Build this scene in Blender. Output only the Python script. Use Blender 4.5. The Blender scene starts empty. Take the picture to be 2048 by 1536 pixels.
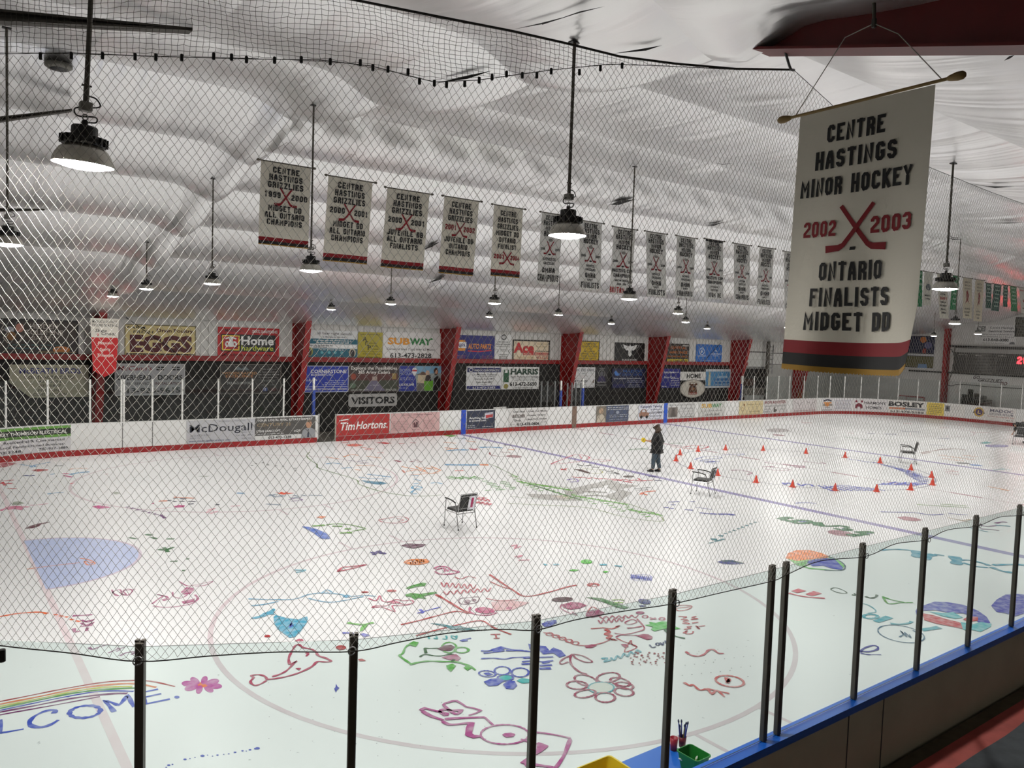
import bpy, math, random
import numpy as np
from mathutils import Vector, Matrix

random.seed(7)
SC = bpy.context.scene
COL = SC.collection
PI = math.pi

# ------------------------------------------------------------------ camera
CAM_H = 4.511                      # eye height above the ice
YAW, PITCH, ROLL, FPX = math.radians(36.915), math.radians(3.414), math.radians(1.925), 1572.3
FW = Vector((math.sin(YAW)*math.cos(PITCH), math.cos(YAW)*math.cos(PITCH), -math.sin(PITCH)))
_r = Vector((math.cos(YAW), -math.sin(YAW), 0)); _u = _r.cross(FW)
RT = _r*math.cos(ROLL) + _u*math.sin(ROLL)
UP = -_r*math.sin(ROLL) + _u*math.cos(ROLL)
cam_data = bpy.data.cameras.new('camera'); cam = bpy.data.objects.new('camera', cam_data); COL.objects.link(cam)
cam_data.sensor_width = 36; cam_data.lens = FPX/2048*36; cam_data.clip_end = 300; cam_data.clip_start = 0.05
cam.matrix_world = Matrix((RT, UP, -FW)).transposed().to_4x4()
cam.location = (0, 0, CAM_H)
SC.camera = cam

# ------------------------------------------------------------------ world, exposure
w = bpy.data.worlds.new('world'); SC.world = w; w.use_nodes = True
w.node_tree.nodes['Background'].inputs[0].default_value = (0.9, 0.95, 1, 1)
w.node_tree.nodes['Background'].inputs[1].default_value = 0.05
SC.view_settings.view_transform = 'Standard'; SC.view_settings.look = 'None'
SC.view_settings.gamma = 1; SC.view_settings.use_curve_mapping = False
SC.view_settings.exposure = 0.70
LAMP_STRENGTH = 300.0
SC.cycles.max_bounces = 8; SC.cycles.diffuse_bounces = 4; SC.cycles.glossy_bounces = 3
SC.cycles.transparent_max_bounces = 24; SC.cycles.transmission_bounces = 4
SC.cycles.caustics_reflective = False; SC.cycles.caustics_refractive = False

# ------------------------------------------------------------------ helpers: pixel sight lines onto known surfaces of the place
def ray(px, py):
    return RT*((px-1024)/FPX) + UP*((768-py)/FPX) + FW
def on_z(px, py, z=0.0):
    d = ray(px, py); t = (z-CAM_H)/d.z
    return Vector((d.x*t, d.y*t, z))
def on_y(px, py, y):
    d = ray(px, py); t = y/d.y
    return Vector((d.x*t, y, CAM_H+d.z*t))
def on_x(px, py, x):
    d = ray(px, py); t = x/d.x
    return Vector((x, d.y*t, CAM_H+d.z*t))

def lin(c):
    return tuple((v/255/12.92 if v/255 <= .04045 else ((v/255+.055)/1.055)**2.4) for v in c[:3])

_M = {}
def mat(name, c, rough=.6, metal=0., spec=.5, emit=0., noise=0., nscale=8., bump=0., bscale=30., c2=None, coat=0.):
    if name in _M: return _M[name]
    m = bpy.data.materials.new(name); m.use_nodes = True; nt = m.node_tree; b = nt.nodes['Principled BSDF']
    l = lin(c)
    b.inputs['Base Color'].default_value = (*l, 1); b.inputs['Roughness'].default_value = rough
    b.inputs['Metallic'].default_value = metal; b.inputs['Specular IOR Level'].default_value = spec
    b.inputs['Coat Weight'].default_value = coat
    if emit:
        b.inputs['Emission Color'].default_value = (*l, 1); b.inputs['Emission Strength'].default_value = emit
    if noise or c2:
        tc = nt.nodes.new('ShaderNodeTexCoord'); n = nt.nodes.new('ShaderNodeTexNoise')
        n.inputs['Scale'].default_value = nscale; n.inputs['Detail'].default_value = 6
        nt.links.new(tc.outputs['Object'], n.inputs['Vector'])
        mx = nt.nodes.new('ShaderNodeMix'); mx.data_type = 'RGBA'
        k = lin(c2) if c2 else tuple(v*(1-noise) for v in l)
        mx.inputs[6].default_value = (*l, 1); mx.inputs[7].default_value = (*k, 1)
        rp = nt.nodes.new('ShaderNodeMapRange'); rp.inputs[1].default_value = .35; rp.inputs[2].default_value = .68
        nt.links.new(n.outputs['Fac'], rp.inputs[0]); nt.links.new(rp.outputs[0], mx.inputs[0])
        nt.links.new(mx.outputs[2], b.inputs['Base Color'])
    if bump:
        tc = nt.nodes.new('ShaderNodeTexCoord'); n = nt.nodes.new('ShaderNodeTexNoise'); n.inputs['Scale'].default_value = bscale
        nt.links.new(tc.outputs['Object'], n.inputs['Vector'])
        bp = nt.nodes.new('ShaderNodeBump'); bp.inputs['Strength'].default_value = bump; bp.inputs['Distance'].default_value = .01
        nt.links.new(n.outputs['Fac'], bp.inputs['Height']); nt.links.new(bp.outputs['Normal'], b.inputs['Normal'])
    _M[name] = m
    return m
def cmat(c, rough=.5, pre='paint', **k):
    return mat('%s_%02x%02x%02x' % (pre, *[int(v) for v in c[:3]]), c, rough, **k)

class MB:
    """collects faces, links them as one mesh object"""
    def __init__(s): s.v = []; s.f = []; s.mi = []; s.cur = 0
    def add(s, vs, fs):
        o = len(s.v); s.v += [tuple(v) for v in vs]
        for f in fs: s.f.append(tuple(o+i for i in f)); s.mi.append(s.cur)
        return s
    def box(s, a, b, M=None):
        (x0, y0, z0), (x1, y1, z1) = a, b
        vs = [Vector(p) for p in ((x0,y0,z0),(x1,y0,z0),(x1,y1,z0),(x0,y1,z0),(x0,y0,z1),(x1,y0,z1),(x1,y1,z1),(x0,y1,z1))]
        if M: vs = [M @ v for v in vs]
        return s.add(vs, [(0,3,2,1),(4,5,6,7),(0,1,5,4),(1,2,6,5),(2,3,7,6),(3,0,4,7)])
    def bbox(s, a, b, r=.01, M=None):
        """box with chamfered edges"""
        (x0,y0,z0),(x1,y1,z1) = a, b
        vs = []; 
        for z, i in ((z0, r), (z0+r, 0), (z1-r, 0), (z1, r)):
            e = i
            vs += [(x0+e+r,y0+e,z),(x1-e-r,y0+e,z),(x1-e,y0+e+r,z),(x1-e,y1-e-r,z),(x1-e-r,y1-e,z),(x0+e+r,y1-e,z),(x0+e,y1-e-r,z),(x0+e,y0+e+r,z)]
        vs = [Vector(v) for v in vs]
        if M: vs = [M @ v for v in vs]
        fs = [tuple(reversed(range(8))), tuple(range(24, 32))]
        for k in range(3):
            for i in range(8):
                j = (i+1) % 8; fs.append((k*8+i, k*8+j, k*8+8+j, k*8+8+i))
        return s.add(vs, fs)
    def tube(s, pts, r, n=8, caps=True, closed=False):
        pts = [Vector(p) for p in pts]; rs = r if isinstance(r, (list, tuple)) else [r]*len(pts)
        N = len(pts); vs = []; ref = None
        for i, p in enumerate(pts):
            a = pts[i-1] if (i > 0 or closed) else p; b = pts[(i+1) % N] if (i < N-1 or closed) else p
            t = (b-a)
            if t.length < 1e-9: t = Vector((0,0,1))
            t.normalize()
            if ref is None:
                ref = Vector((0,0,1)) if abs(t.z) < .9 else Vector((1,0,0))
            x = ref - t*ref.dot(t)
            if x.length < 1e-6: x = Vector((1,0,0)) - t*t.x
            x.normalize(); ref = x; y = t.cross(x)
            for k in range(n):
                an = 2*PI*k/n; vs.append(p + (x*math.cos(an) + y*math.sin(an))*rs[i])
        fs = []
        for i in range(N if closed else N-1):
            j = (i+1) % N
            for k in range(n):
                m = (k+1) % n; fs.append((i*n+k, i*n+m, j*n+m, j*n+k))
        if caps and not closed:
            fs.append(tuple(reversed(range(n)))); fs.append(tuple((N-1)*n+k for k in range(n)))
        return s.add(vs, fs)
    def lathe(s, prof, n=24, M=None, cap0=False, cap1=False):
        vs = []
        for r, z in prof:
            for k in range(n):
                a = 2*PI*k/n; vs.append(Vector((r*math.cos(a), r*math.sin(a), z)))
        if M: vs = [M @ v for v in vs]
        fs = []
        for i in range(len(prof)-1):
            for k in range(n):
                m = (k+1) % n; fs.append((i*n+k, i*n+m, (i+1)*n+m, (i+1)*n+k))
        if cap0: fs.append(tuple(reversed(range(n))))
        if cap1: fs.append(tuple((len(prof)-1)*n+k for k in range(n)))
        return s.add(vs, fs)
    def poly(s, pts): return s.add(pts, [tuple(range(len(pts)))])
    def build(s, name, m, parent=None, smooth=False, mats=None):
        me = bpy.data.meshes.new(name); me.from_pydata(s.v, [], s.f); me.update()
        for k in (mats or [m]): me.materials.append(k)
        if mats: me.polygons.foreach_set('material_index', s.mi)
        if smooth: me.polygons.foreach_set('use_smooth', [True]*len(me.polygons))
        o = bpy.data.objects.new(name, me); COL.objects.link(o)
        if parent is not None: o.parent = parent
        return o

def tag(o, label=None, cat=None, group=None, kind=None):
    for k, v in (('label', label), ('category', cat), ('group', group), ('kind', kind)):
        if v: o[k] = v
    return o
def thing(name, label, cat, loc=(0,0,0), rz=0, group=None):
    o = bpy.data.objects.new(name, None); COL.objects.link(o); o.location = loc; o.rotation_euler = (0, 0, rz)
    o.empty_display_size = .1
    return tag(o, label, cat, group)
def kids(o): return [c for c in o.children]
def copy_tree(o, parent=None):
    c = o.copy(); COL.objects.link(c)
    if parent is not None: c.parent = parent
    for ch in kids(o): copy_tree(ch, c)
    return c
def smooth_path(pts, sub=6, closed=False):
    P = [Vector(p) for p in pts]; n = len(P); out = []
    if n < 3: return P
    for i in range(n if closed else n-1):
        p0 = P[(i-1) % n] if (closed or i > 0) else P[i]; p1 = P[i]; p2 = P[(i+1) % n]
        p3 = P[(i+2) % n] if (closed or i+2 < n) else p2
        for k in range(sub):
            t = k/sub
            out.append(.5*((2*p1)+(p2-p0)*t+(2*p0-5*p1+4*p2-p3)*t*t+(3*p1-p0-3*p2+p3)*t**3))
    if not closed: out.append(P[-1])
    return out
def ribbon2(pts, w, closed=False, maxm=2.2):
    """flat stroke along 2-D points: returns verts (2-D), quads"""
    P = [Vector((p[0], p[1])) for p in pts]; n = len(P); ws = w if isinstance(w, (list, tuple)) else [w]*n
    vs = []
    for i in range(n):
        a = P[i-1] if (i > 0 or closed) else None; b = P[(i+1) % n] if (i < n-1 or closed) else None
        d0 = (P[i]-a) if a is not None else (b-P[i]); d1 = (b-P[i]) if b is not None else d0
        if d0.length < 1e-9: d0 = d1.copy()
        if d1.length < 1e-9: d1 = d0.copy()
        if d0.length < 1e-9: d0 = Vector((1,0)); d1 = Vector((1,0))
        d0.normalize(); d1.normalize()
        n0 = Vector((-d0.y, d0.x)); n1 = Vector((-d1.y, d1.x)); m = n0+n1
        if m.length < 1e-4: m = n0.copy()
        m.normalize(); k = min(maxm, 1/max(.2, m.dot(n0)))
        vs.append(P[i]+m*(ws[i]/2*k)); vs.append(P[i]-m*(ws[i]/2*k))
    fs = []
    for i in range(n if closed else n-1):
        j = (i+1) % n; fs.append((2*i+1, 2*j+1, 2*j, 2*i))
    return vs, fs
def ell(cx, cy, rx, ry, n=24, rot=0, a0=0, a1=360):
    R = math.radians(rot); out = []
    full = abs(a1-a0) >= 360
    for i in range(n if full else n+1):
        a = math.radians(a0+(a1-a0)*i/n); x = rx*math.cos(a); y = ry*math.sin(a)
        out.append((cx+x*math.cos(R)-y*math.sin(R), cy+x*math.sin(R)+y*math.cos(R)))
    return out

# ------------------------------------------------------------------ room and rink dimensions
XW0, XW1 = -4.5, 57.0              # end walls
YW0, YW1 = -6.0, 33.0              # side walls
BX0, BX1, BY0, BY1, BR = -1.95, 54.6, 4.0, 29.93, 6.5   # rink board line
FLOOR2 = 0.27                      # spectators' floor
def rink_path(off=0.0, n=16):
    """board line from the near-left corner, counter clockwise seen from above: near side, right end, far side, left end"""
    pts = []
    r = BR+off
    for cx, cy, a0 in ((BX1-BR, BY0+BR, -90), (BX1-BR, BY1-BR, 0), (BX0+BR, BY1-BR, 90), (BX0+BR, BY0+BR, 180)):
        for i in range(n+1):
            a = math.radians(a0+90*i/n); pts.append(Vector((cx+r*math.cos(a), cy+r*math.sin(a), 0)))
    return pts
def ceil_base(y):
    return 8.5-.15*(13.5-y) if y <= 13.5 else 8.5-.19*(y-13.5)
PURL = [-6.2, -3.5, -1, 1.7, 4.4, 6.9, 10.4, 13.7, 16.0, 18.4, 21.25, 24.45, 28.7, 33.3]
FRAMES = [5.3, 13.1, 20.8, 28.6, 36.0, 43.8, 51.6]
def ceil_z(x, y, wr=True):
    k = 0
    while k < len(PURL)-2 and y > PURL[k+1]: k += 1
    t = min(1, max(0, (y-PURL[k])/(PURL[k+1]-PURL[k])))
    wid = PURL[k+1]-PURL[k]
    sag = (.055*wid)*4*t*(1-t)*(1.0+.04*math.sin(x*.7+k*2.3))
    z = ceil_base(y)-sag+.06
    dx = x-FRAMES[0]
    side = .55 if dx < 0 else .06
    g = math.exp(-(dx/side)**2)
    fade = min(1, max(0, (y-3.5)/.6))*min(1, max(0, (31-y)/5))
    z -= .33*g*fade
    for fx in FRAMES[1:]:
        z -= .03*math.exp(-((x-fx)/.3)**2)*min(1, max(0, (30-y)/4))
    if wr:
        s = math.sin(PI*t)**.7 if 0 < t < 1 else 0
        q = x*1.0+.22*(y-PURL[k])*math.sin(k*1.7+x*.15)+k*5.13
        def rid(v): return (1-abs(math.sin(v)))**2.5
        z += s*(.016*rid(q*2.1+.7*math.sin(q*.9))+.014*rid(q*4.3+1.3*math.sin(q*1.7+k))+.010*rid(q*8.1+k)-.02)
    return z

# ------------------------------------------------------------------ large structure
M_ICE = bpy.data.materials.new('ice'); M_ICE.use_nodes = True
def _ice():
    nt = M_ICE.node_tree; b = nt.nodes['Principled BSDF']
    tc = nt.nodes.new('ShaderNodeTexCoord')
    n = nt.nodes.new('ShaderNodeTexNoise'); n.inputs['Scale'].default_value = .35; n.inputs['Detail'].default_value = 8
    nt.links.new(tc.outputs['Object'], n.inputs['Vector'])
    mx = nt.nodes.new('ShaderNodeMix'); mx.data_type = 'RGBA'
    mx.inputs[6].default_value = (.87, .87, .868, 1); mx.inputs[7].default_value = (.82, .825, .83, 1)
    nt.links.new(n.outputs['Fac'], mx.inputs[0])
    n2 = nt.nodes.new('ShaderNodeTexNoise'); n2.inputs['Scale'].default_value = 9; n2.inputs['Detail'].default_value = 3
    nt.links.new(tc.outputs['Object'], n2.inputs['Vector'])
    rp = nt.nodes.new('ShaderNodeMapRange'); rp.inputs[1].default_value = .72; rp.inputs[2].default_value = .76
    nt.links.new(n2.outputs['Fac'], rp.inputs[0])
    mx2 = nt.nodes.new('ShaderNodeMix'); mx2.data_type = 'RGBA'; mx2.inputs[7].default_value = (.52, .54, .55, 1)
    nt.links.new(rp.outputs[0], mx2.inputs[0]); nt.links.new(mx.outputs[2], mx2.inputs[6])
    nt.links.new(mx2.outputs[2], b.inputs['Base Color'])
    b.inputs['Roughness'].default_value = .36; b.inputs['Specular IOR Level'].default_value = .26
_ice()
ice = MB()
outl = rink_path(0.02)
ice.poly([(p.x, p.y, 0) for p in outl])
ice.poly([(p.x, p.y, -.12) for p in reversed(outl)])
ICE = tag(ice.build('floor', M_ICE), 'white ice sheet covered with painted drawings inside the rink boards', 'ice', kind='structure')

M_CONC = mat('concrete', (96, 92, 84), .85, noise=.35, nscale=1.5)
M_MAT = mat('rubber_mat', (84, 84, 90), .8, noise=.3, nscale=6, bump=.3, bscale=60)
M_RED_BAND = mat('red_band', (206, 92, 84), .75, noise=.25, nscale=3)
g = MB(); g.box((XW0, YW0, FLOOR2-.3), (XW1, BY0-.16, FLOOR2))
f2 = tag(g.build('floor_walkway', mat('walk_brown', (92, 78, 56), .85, noise=.4, nscale=5)), 'dark walkway floor along the near boards', 'floor', kind='structure')
g = MB(); N = 60
def wavy(x, y0, amp): return y0+amp*math.sin(x*1.9)+amp*.6*math.sin(x*4.3+1)
for i in range(N):
    xa, xb = 5+16*i/N, 5+16*(i+1)/N
    g.add([(xa, 3.69, FLOOR2+.004), (xb, 3.69, FLOOR2+.004), (xb, 3.36, FLOOR2+.004), (xa, 3.36, FLOOR2+.004)], [(3, 2, 1, 0)])
g.build('painted_band', M_RED_BAND, f2)
g = MB()
for i in range(N):
    xa, xb = 5+16*i/N, 5+16*(i+1)/N
    ya, yb = wavy(xa, 3.42, .012), wavy(xb, 3.42, .012)
    vs = [(xa, ya, FLOOR2+.03), (xb, yb, FLOOR2+.03), (xb, 0.4, FLOOR2+.03), (xa, 0.4, FLOOR2+.03), (xa, ya, FLOOR2+.002), (xb, yb, FLOOR2+.002)]
    g.add(vs, [(3, 2, 1, 0), (0, 1, 5, 4)])
tag(g.build('rubber_floor_mat', M_MAT), 'dark grey rubber mat on the walkway beside the red band', 'mat')

g = MB(); g.box((XW0, BY1+.2, -.1), (XW1, YW1, -.005)); g.box((BX1+.2, BY0-.1, -.1), (XW1, BY1+.2, -.005))
tag(g.build('floor_bench_side', M_CONC), 'grey concrete floor behind the far boards', 'floor', kind='structure')

# ceiling cloth
M_CEIL = mat('ceiling_cloth', (232, 232, 232), .30, metal=.78, noise=.08, nscale=.6)
def _cloth():
    nt = M_CEIL.node_tree; b = nt.nodes['Principled BSDF']; tc = nt.nodes.new('ShaderNodeTexCoord')
    prev = None
    for sc, dist, st in (((2.4, .05, .05), .05, .8), ((6.5, .12, .12), .022, .8), ((22, 2, 2), .005, .5)):
        mp = nt.nodes.new('ShaderNodeMapping'); mp.inputs['Scale'].default_value = sc; mp.inputs['Rotation'].default_value = (0, 0, .12)
        n = nt.nodes.new('ShaderNodeTexNoise'); n.inputs['Scale'].default_value = 1; n.inputs['Detail'].default_value = 2
        n.noise_type = 'RIDGED_MULTIFRACTAL' if sc[0] < 10 else 'FBM'
        nt.links.new(tc.outputs['Object'], mp.inputs[0]); nt.links.new(mp.outputs[0], n.inputs['Vector'])
        bp = nt.nodes.new('ShaderNodeBump'); bp.inputs['Strength'].default_value = st; bp.inputs['Distance'].default_value = dist
        nt.links.new(n.outputs['Fac'], bp.inputs['Height'])
        if prev: nt.links.new(prev.outputs[0], bp.inputs['Normal'])
        prev = bp
    nt.links.new(prev.outputs[0], b.inputs['Normal'])
_cloth()
xs = np.concatenate([np.arange(-4.4, 4.6, .1), np.arange(4.6, 5.7, .03), np.arange(5.7, 57.01, .11)]); ys = []
for a, b in zip(PURL[:-1], PURL[1:]):
    n = max(10, int((b-a)/.16)); ys += [a+(b-a)*i/n for i in range(n)]
ys.append(PURL[-1])
ys = [y for y in ys if YW0-.2 <= y <= YW1+.1]
vs = [(x, y, ceil_z(x, y)) for y in ys for x in xs]
nx = len(xs); fs = [(j*nx+i, (j+1)*nx+i, (j+1)*nx+i+1, j*nx+i+1) for j in range(len(ys)-1) for i in range(nx-1)]
g = MB(); g.v = vs; g.f = fs
CEIL = g.build('ceiling', M_CEIL, smooth=True)
ev = np.zeros(len(CEIL.data.edges)*2, np.int32); CEIL.data.edges.foreach_get('vertices', ev); ev = ev.reshape(-1, 2)//nx
pr = {j for j, y in enumerate(ys) if min(abs(y-p) for p in PURL) < 1e-6}
at = CEIL.data.attributes.new('sharp_edge', 'BOOLEAN', 'EDGE')
at.data.foreach_set('value', [bool(a == b and a in pr) for a, b in ev])
tag(CEIL, 'silver white insulation cloth ceiling sagging between the purlins', 'ceiling', kind='structure')
g = MB(); g.box((XW0-.2, YW0-.2, 9.2), (XW1+.2, YW1+.2, 9.3))
tag(g.build('ceiling_deck', mat('roof_dark', (40, 38, 34), .9)), 'dark roof deck above the cloth', 'roof', kind='structure')
M_TEAR = mat('tear_dark', (14, 12, 10), .9)
def ceil_hit(px, py):
    d = ray(px, py); t = 3.0
    for _ in range(4000):
        p = d*t; p.z += CAM_H
        if p.z >= ceil_z(p.x, p.y, False)-.05: return p
        t += .02
    return p
for pts in (((1024,57),(1080,44),(1085,47),(1150,26),(1210,10),(1160,20),(1090,45)), ((1225,105),(1290,94),(1325,88),(1292,99)),
            ((1425,324),(1445,328),(1472,325),(1445,327)), ((1220,409),(1240,400),(1272,398),(1238,409)), ((1410,450),(1430,447),(1450,443),(1428,451)),
            ((870,165),(930,150),(985,139),(935,156)), ((845,500),(862,488),(880,483),(864,493)), ((855,566),(880,553),(892,549),(880,559)),
            ((1890,472),(1905,477),(1925,478),(1906,479)), ((2008,119),(2018,110),(2030,107),(2021,114)), ((1940,366),(1975,371),(2030,372),(1990,375)),
            ((1980,445),(2020,444),(2045,444),(2018,446))):
    g = MB(); g.poly([(lambda q: (q.x, q.y, q.z-.01))(ceil_hit(*p)) for p in pts]); g.build('tear', M_TEAR, CEIL)

# walls
M_WHITE = mat('wall_white', (212, 210, 206), .55, noise=.08, nscale=2)
M_WALLBLK = mat('wall_black', (30, 28, 26), .8, noise=.3, nscale=3)
M_REDST = mat('steel_red', (138, 20, 20), .45, noise=.15, nscale=2)
g = MB(); x = XW0
ZS = 3.3
while x < XW1:                        # ribbed white sheeting above the red girt
    g.box((x, YW1-.03, ZS), (x+.24, YW1+.1, 5.6)); g.box((x+.24, YW1, ZS), (x+.30, YW1+.1, 5.6)); x += .30
WF = tag(g.build('wall_far', M_WHITE), 'white ribbed metal sheeting above the far benches', 'wall', kind='structure')
g = MB(); g.box((XW0, YW1, -.1), (44.5, YW1+.1, ZS)); x = XW0
while x < 44.2: g.box((x, YW1-.03, 0), (x+.03, YW1, ZS)); x += 1.22
tag(g.build('wall_far_lower', M_WALLBLK), 'black lower wall behind the far benches', 'wall', kind='structure')
g = MB(); g.box((44.5, YW1, -.1), (XW1, YW1+.1, ZS))
tag(g.build('wall_far_corner', mat('wall_grey', (176, 176, 172), .6, noise=.12, nscale=1)), 'pale grey lower wall in the far right corner', 'wall', kind='structure')
g = MB(); g.box((XW0, YW1-.16, 3.13), (44.5, YW1-.031, 3.34))
tag(g.build('trim_1', M_REDST), 'red steel girt running along the far wall', 'girt', kind='structure')
g = MB(); y = YW0
while y < YW1: g.box((XW1-.02, y, -.1), (XW1+.1, y+.5, 8.6)); g.box((XW1, y+.5, -.1), (XW1+.1, y+.56, 8.6)); y += .56
tag(g.build('wall_right', mat('wall_end', (206, 203, 199), .6, noise=.08, nscale=1)), 'white end wall behind the right goal line', 'wall', kind='structure')
g = MB(); g.box((XW0-.1, YW0, -.1), (XW0, YW1, 8.6))
tag(g.build('wall_left', M_WHITE), 'white end wall behind the left goal line', 'wall', kind='structure')
g = MB(); g.box((XW0, YW0-.1, 0), (XW1, YW0, 6.2))
tag(g.build('wall_near', mat('wall_near', (226, 224, 218), .8)), 'pale wall behind the spectators', 'wall', kind='structure')  # unseen wall, colour lightened to bounce light onto the near boards

# steel frame: tapered red columns on the far wall, the bare knee of one rafter, three dark struts
def ibeam(path, depth, width, up, fl=.02):
    """path: bottom-flange line; depth per point; up: unit vector of the web"""
    g = MB(); P = [Vector(p) for p in path]; n = len(P); U = Vector(up)
    T = (P[-1]-P[0]).normalized(); S = T.cross(U).normalized()
    D = depth if isinstance(depth, (list, tuple)) else [depth]*n
    def bar(o0, o1, w):
        vs = []
        for i, p in enumerate(P):
            a = o0 if o0 >= 0 else D[i]+o0; b = o1 if o1 > 0 else D[i]+o1
            vs += [p+U*a-S*w/2, p+U*a+S*w/2, p+U*b+S*w/2, p+U*b-S*w/2]
        fs = [(3, 2, 1, 0), tuple((n-1)*4+k for k in range(4))]
        for i in range(n-1):
            for k in range(4):
                m = (k+1) % 4; fs.append((i*4+k, i*4+m, i*4+4+m, i*4+4+k))
        g.add(vs, fs)
    bar(0, fl, width); bar(-fl, 0, width); bar(fl, -fl, .014)
    return g
colpx = [(197,830,640), (598,800,655), (893,790,660), (1136,780,665), (1310,775,672), (1474,770,675), (1601,765,690)]
for i, (px, pb, pt) in enumerate(colpx):
    X = on_y(px, pb, YW1-.6).x
    g = ibeam([(X, YW1-.45, -.1), (X, YW1-1.55, 4.9)], [.43, 1.53], .26, (0, 1, 0))
    tag(g.build('steel_column', M_REDST), 'tapered red steel column, number %s from the left along the far wall' % ('one two three four five six seven'.split()[i]), 'column', 'red frame columns on the far wall', 'structure')
g = MB(); g.box((XW1-.5, on_x(1889,740,XW1-.4).y-.13, 0), (XW1-.02, on_x(1889,740,XW1-.4).y+.13, 6.3))
tag(g.build('steel_column', M_REDST), 'slim red steel column on the right end wall', 'column', kind='structure')
g = ibeam([(5.3, 3.95, 6.81), (5.3, 2.06, 6.33), (5.3, -1, 5.6), (5.3, -5.8, 4.4)], [.16, .75, 1.1, 1.4], .24, (0, 0, 1))
tag(g.build('roof_beam', mat('beam_red', (108, 12, 12), .5, noise=.15), mats=None), 'dark red tapered rafter above the large hockey pennant', 'beam', kind='structure')
M_BROWN = mat('beam_brown', (58, 54, 46), .6, noise=.2)
for y, (x1, z1), s, lab in ((9.0, (2.32, 7.64), .2, 'topmost dark roof strut at the upper left'), (15.0, (2.0, 7.98), .36, 'middle dark roof strut at the left edge'), (20.5, (2.2, 6.98), .15, 'lowest dark roof strut at the left edge')):
    g = ibeam([(x1, y, z1), (XW0+.02, y, z1-s*(x1-XW0))], [.03, .32], .14, (0, 0, 1))
    tag(g.build('roof_strut', M_BROWN), lab, 'strut', kind='structure')

# ------------------------------------------------------------------ rink boards
OPEN0, OPEN1 = on_y(634,860,BY1).x, on_y(672,860,BY1).x
def open_path(off):
    P = rink_path(off); n = 17
    # P: near-right corner, far-right corner, far-left corner, near-left corner
    left = [Vector((OPEN0, BY1+off, 0))]+P[2*n:]+[]
    right = P[:2*n]+[Vector((OPEN1, BY1+off, 0))]
    mid = [Vector((x, BY0-off, 0)) for x in np.arange(BX0+BR+1.22, BX1-BR, 1.22)]
    return left+mid+right
def ring(o0, o1, z0, z1, name, m, parent):
    A, B = open_path(o0), open_path(o1); n = len(A); vs = []
    for a, b in zip(A, B): vs += [(a.x,a.y,z0), (b.x,b.y,z0), (b.x,b.y,z1), (a.x,a.y,z1)]
    fs = [(0,1,2,3), tuple((n-1)*4+k for k in (3,2,1,0))]
    for i in range(n-1):
        for k in range(4):
            j = (k+1) % 4; fs.append((i*4+k, i*4+4+k, i*4+4+j, i*4+j))
    return MB().add(vs, fs).build(name, m, parent)
M_BOARD = mat('board_white', (222, 222, 220), .3, noise=.05, nscale=1)
M_OUT = mat('board_outer', (206, 200, 176), .7, noise=.12, nscale=1.2)
M_BLUE = mat('cap_blue', (30, 104, 214), .35, noise=.06)
DB = thing('dasher_boards', 'white dasher boards with red kickplate running round the whole ice', 'boards', (OPEN0, BY1, 0))
def rel(o, root): 
    o.matrix_parent_inverse = Matrix.Translation(-root.location); return o
rel(ring(0, .03, .0, 1.07, 'panel', M_BOARD, DB), DB)
rel(ring(.04, .125, .0, 1.06, 'outer_panel', M_OUT, DB), DB)
rel(ring(-.012, .001, .0, .2, 'kickplate', mat('kick_red', (150, 26, 28), .4, noise=.1), DB), DB)
# cap rail: white on the bench and end sides, blue along the spectators
def cap(pts_in, pts_out, m, z0=1.07, z1=1.1):
    vs = []; n = len(pts_in)
    for a, b in zip(pts_in, pts_out): vs += [(a.x,a.y,z0),(b.x,b.y,z0),(b.x,b.y,z1),(a.x,a.y,z1)]
    fs = [(0,1,2,3), tuple((n-1)*4+k for k in (3,2,1,0))]
    for i in range(n-1):
        for k in range(4):
            j = (k+1) % 4; fs.append((i*4+k, i*4+4+k, i*4+4+j, i*4+j))
    return rel(MB().add(vs, fs).build('cap_rail', m, DB), DB)
A, B = open_path(-.006), open_path(.14); n0 = 1+17+17; n1 = len(A)-35
cap(A[:n0], B[:n0], M_BOARD); cap(A[n0-1:n1+17], B[n0-1:n1+17], M_BLUE, 1.0, 1.072); cap(A[n1+16:], B[n1+16:], M_BOARD)
for px in (245, 305, 1702):
    x = on_y(px, 860, BY1).x
    if x < BX1-BR:
        rel(MB().box((x-.012, BY1-.004, .2), (x+.012, BY1+.01, 1.07)).build('joint', mat('joint', (70,68,66), .6), DB), DB)
for px, c, wd in ((926,(30,70,180),.26), (1329,(34,84,190),.30), (1147,(120,98,84),.30)):
    x = on_y(px, 870, BY1).x
    rel(MB().box((x-wd/2, BY1-.016, 0), (x+wd/2, BY1+.02, 1.105)).build('line_marker', cmat(c, .4), DB), DB)
for px in (1735, 1588):                 # joints in the near outer panels
    x = on_z(px, 1480, .5).x
    rel(MB().box((x-.006, BY0-.13, FLOOR2), (x+.006, BY0-.124, 1.0)).build('joint', mat('joint', (70,68,66), .6), DB), DB)
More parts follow.
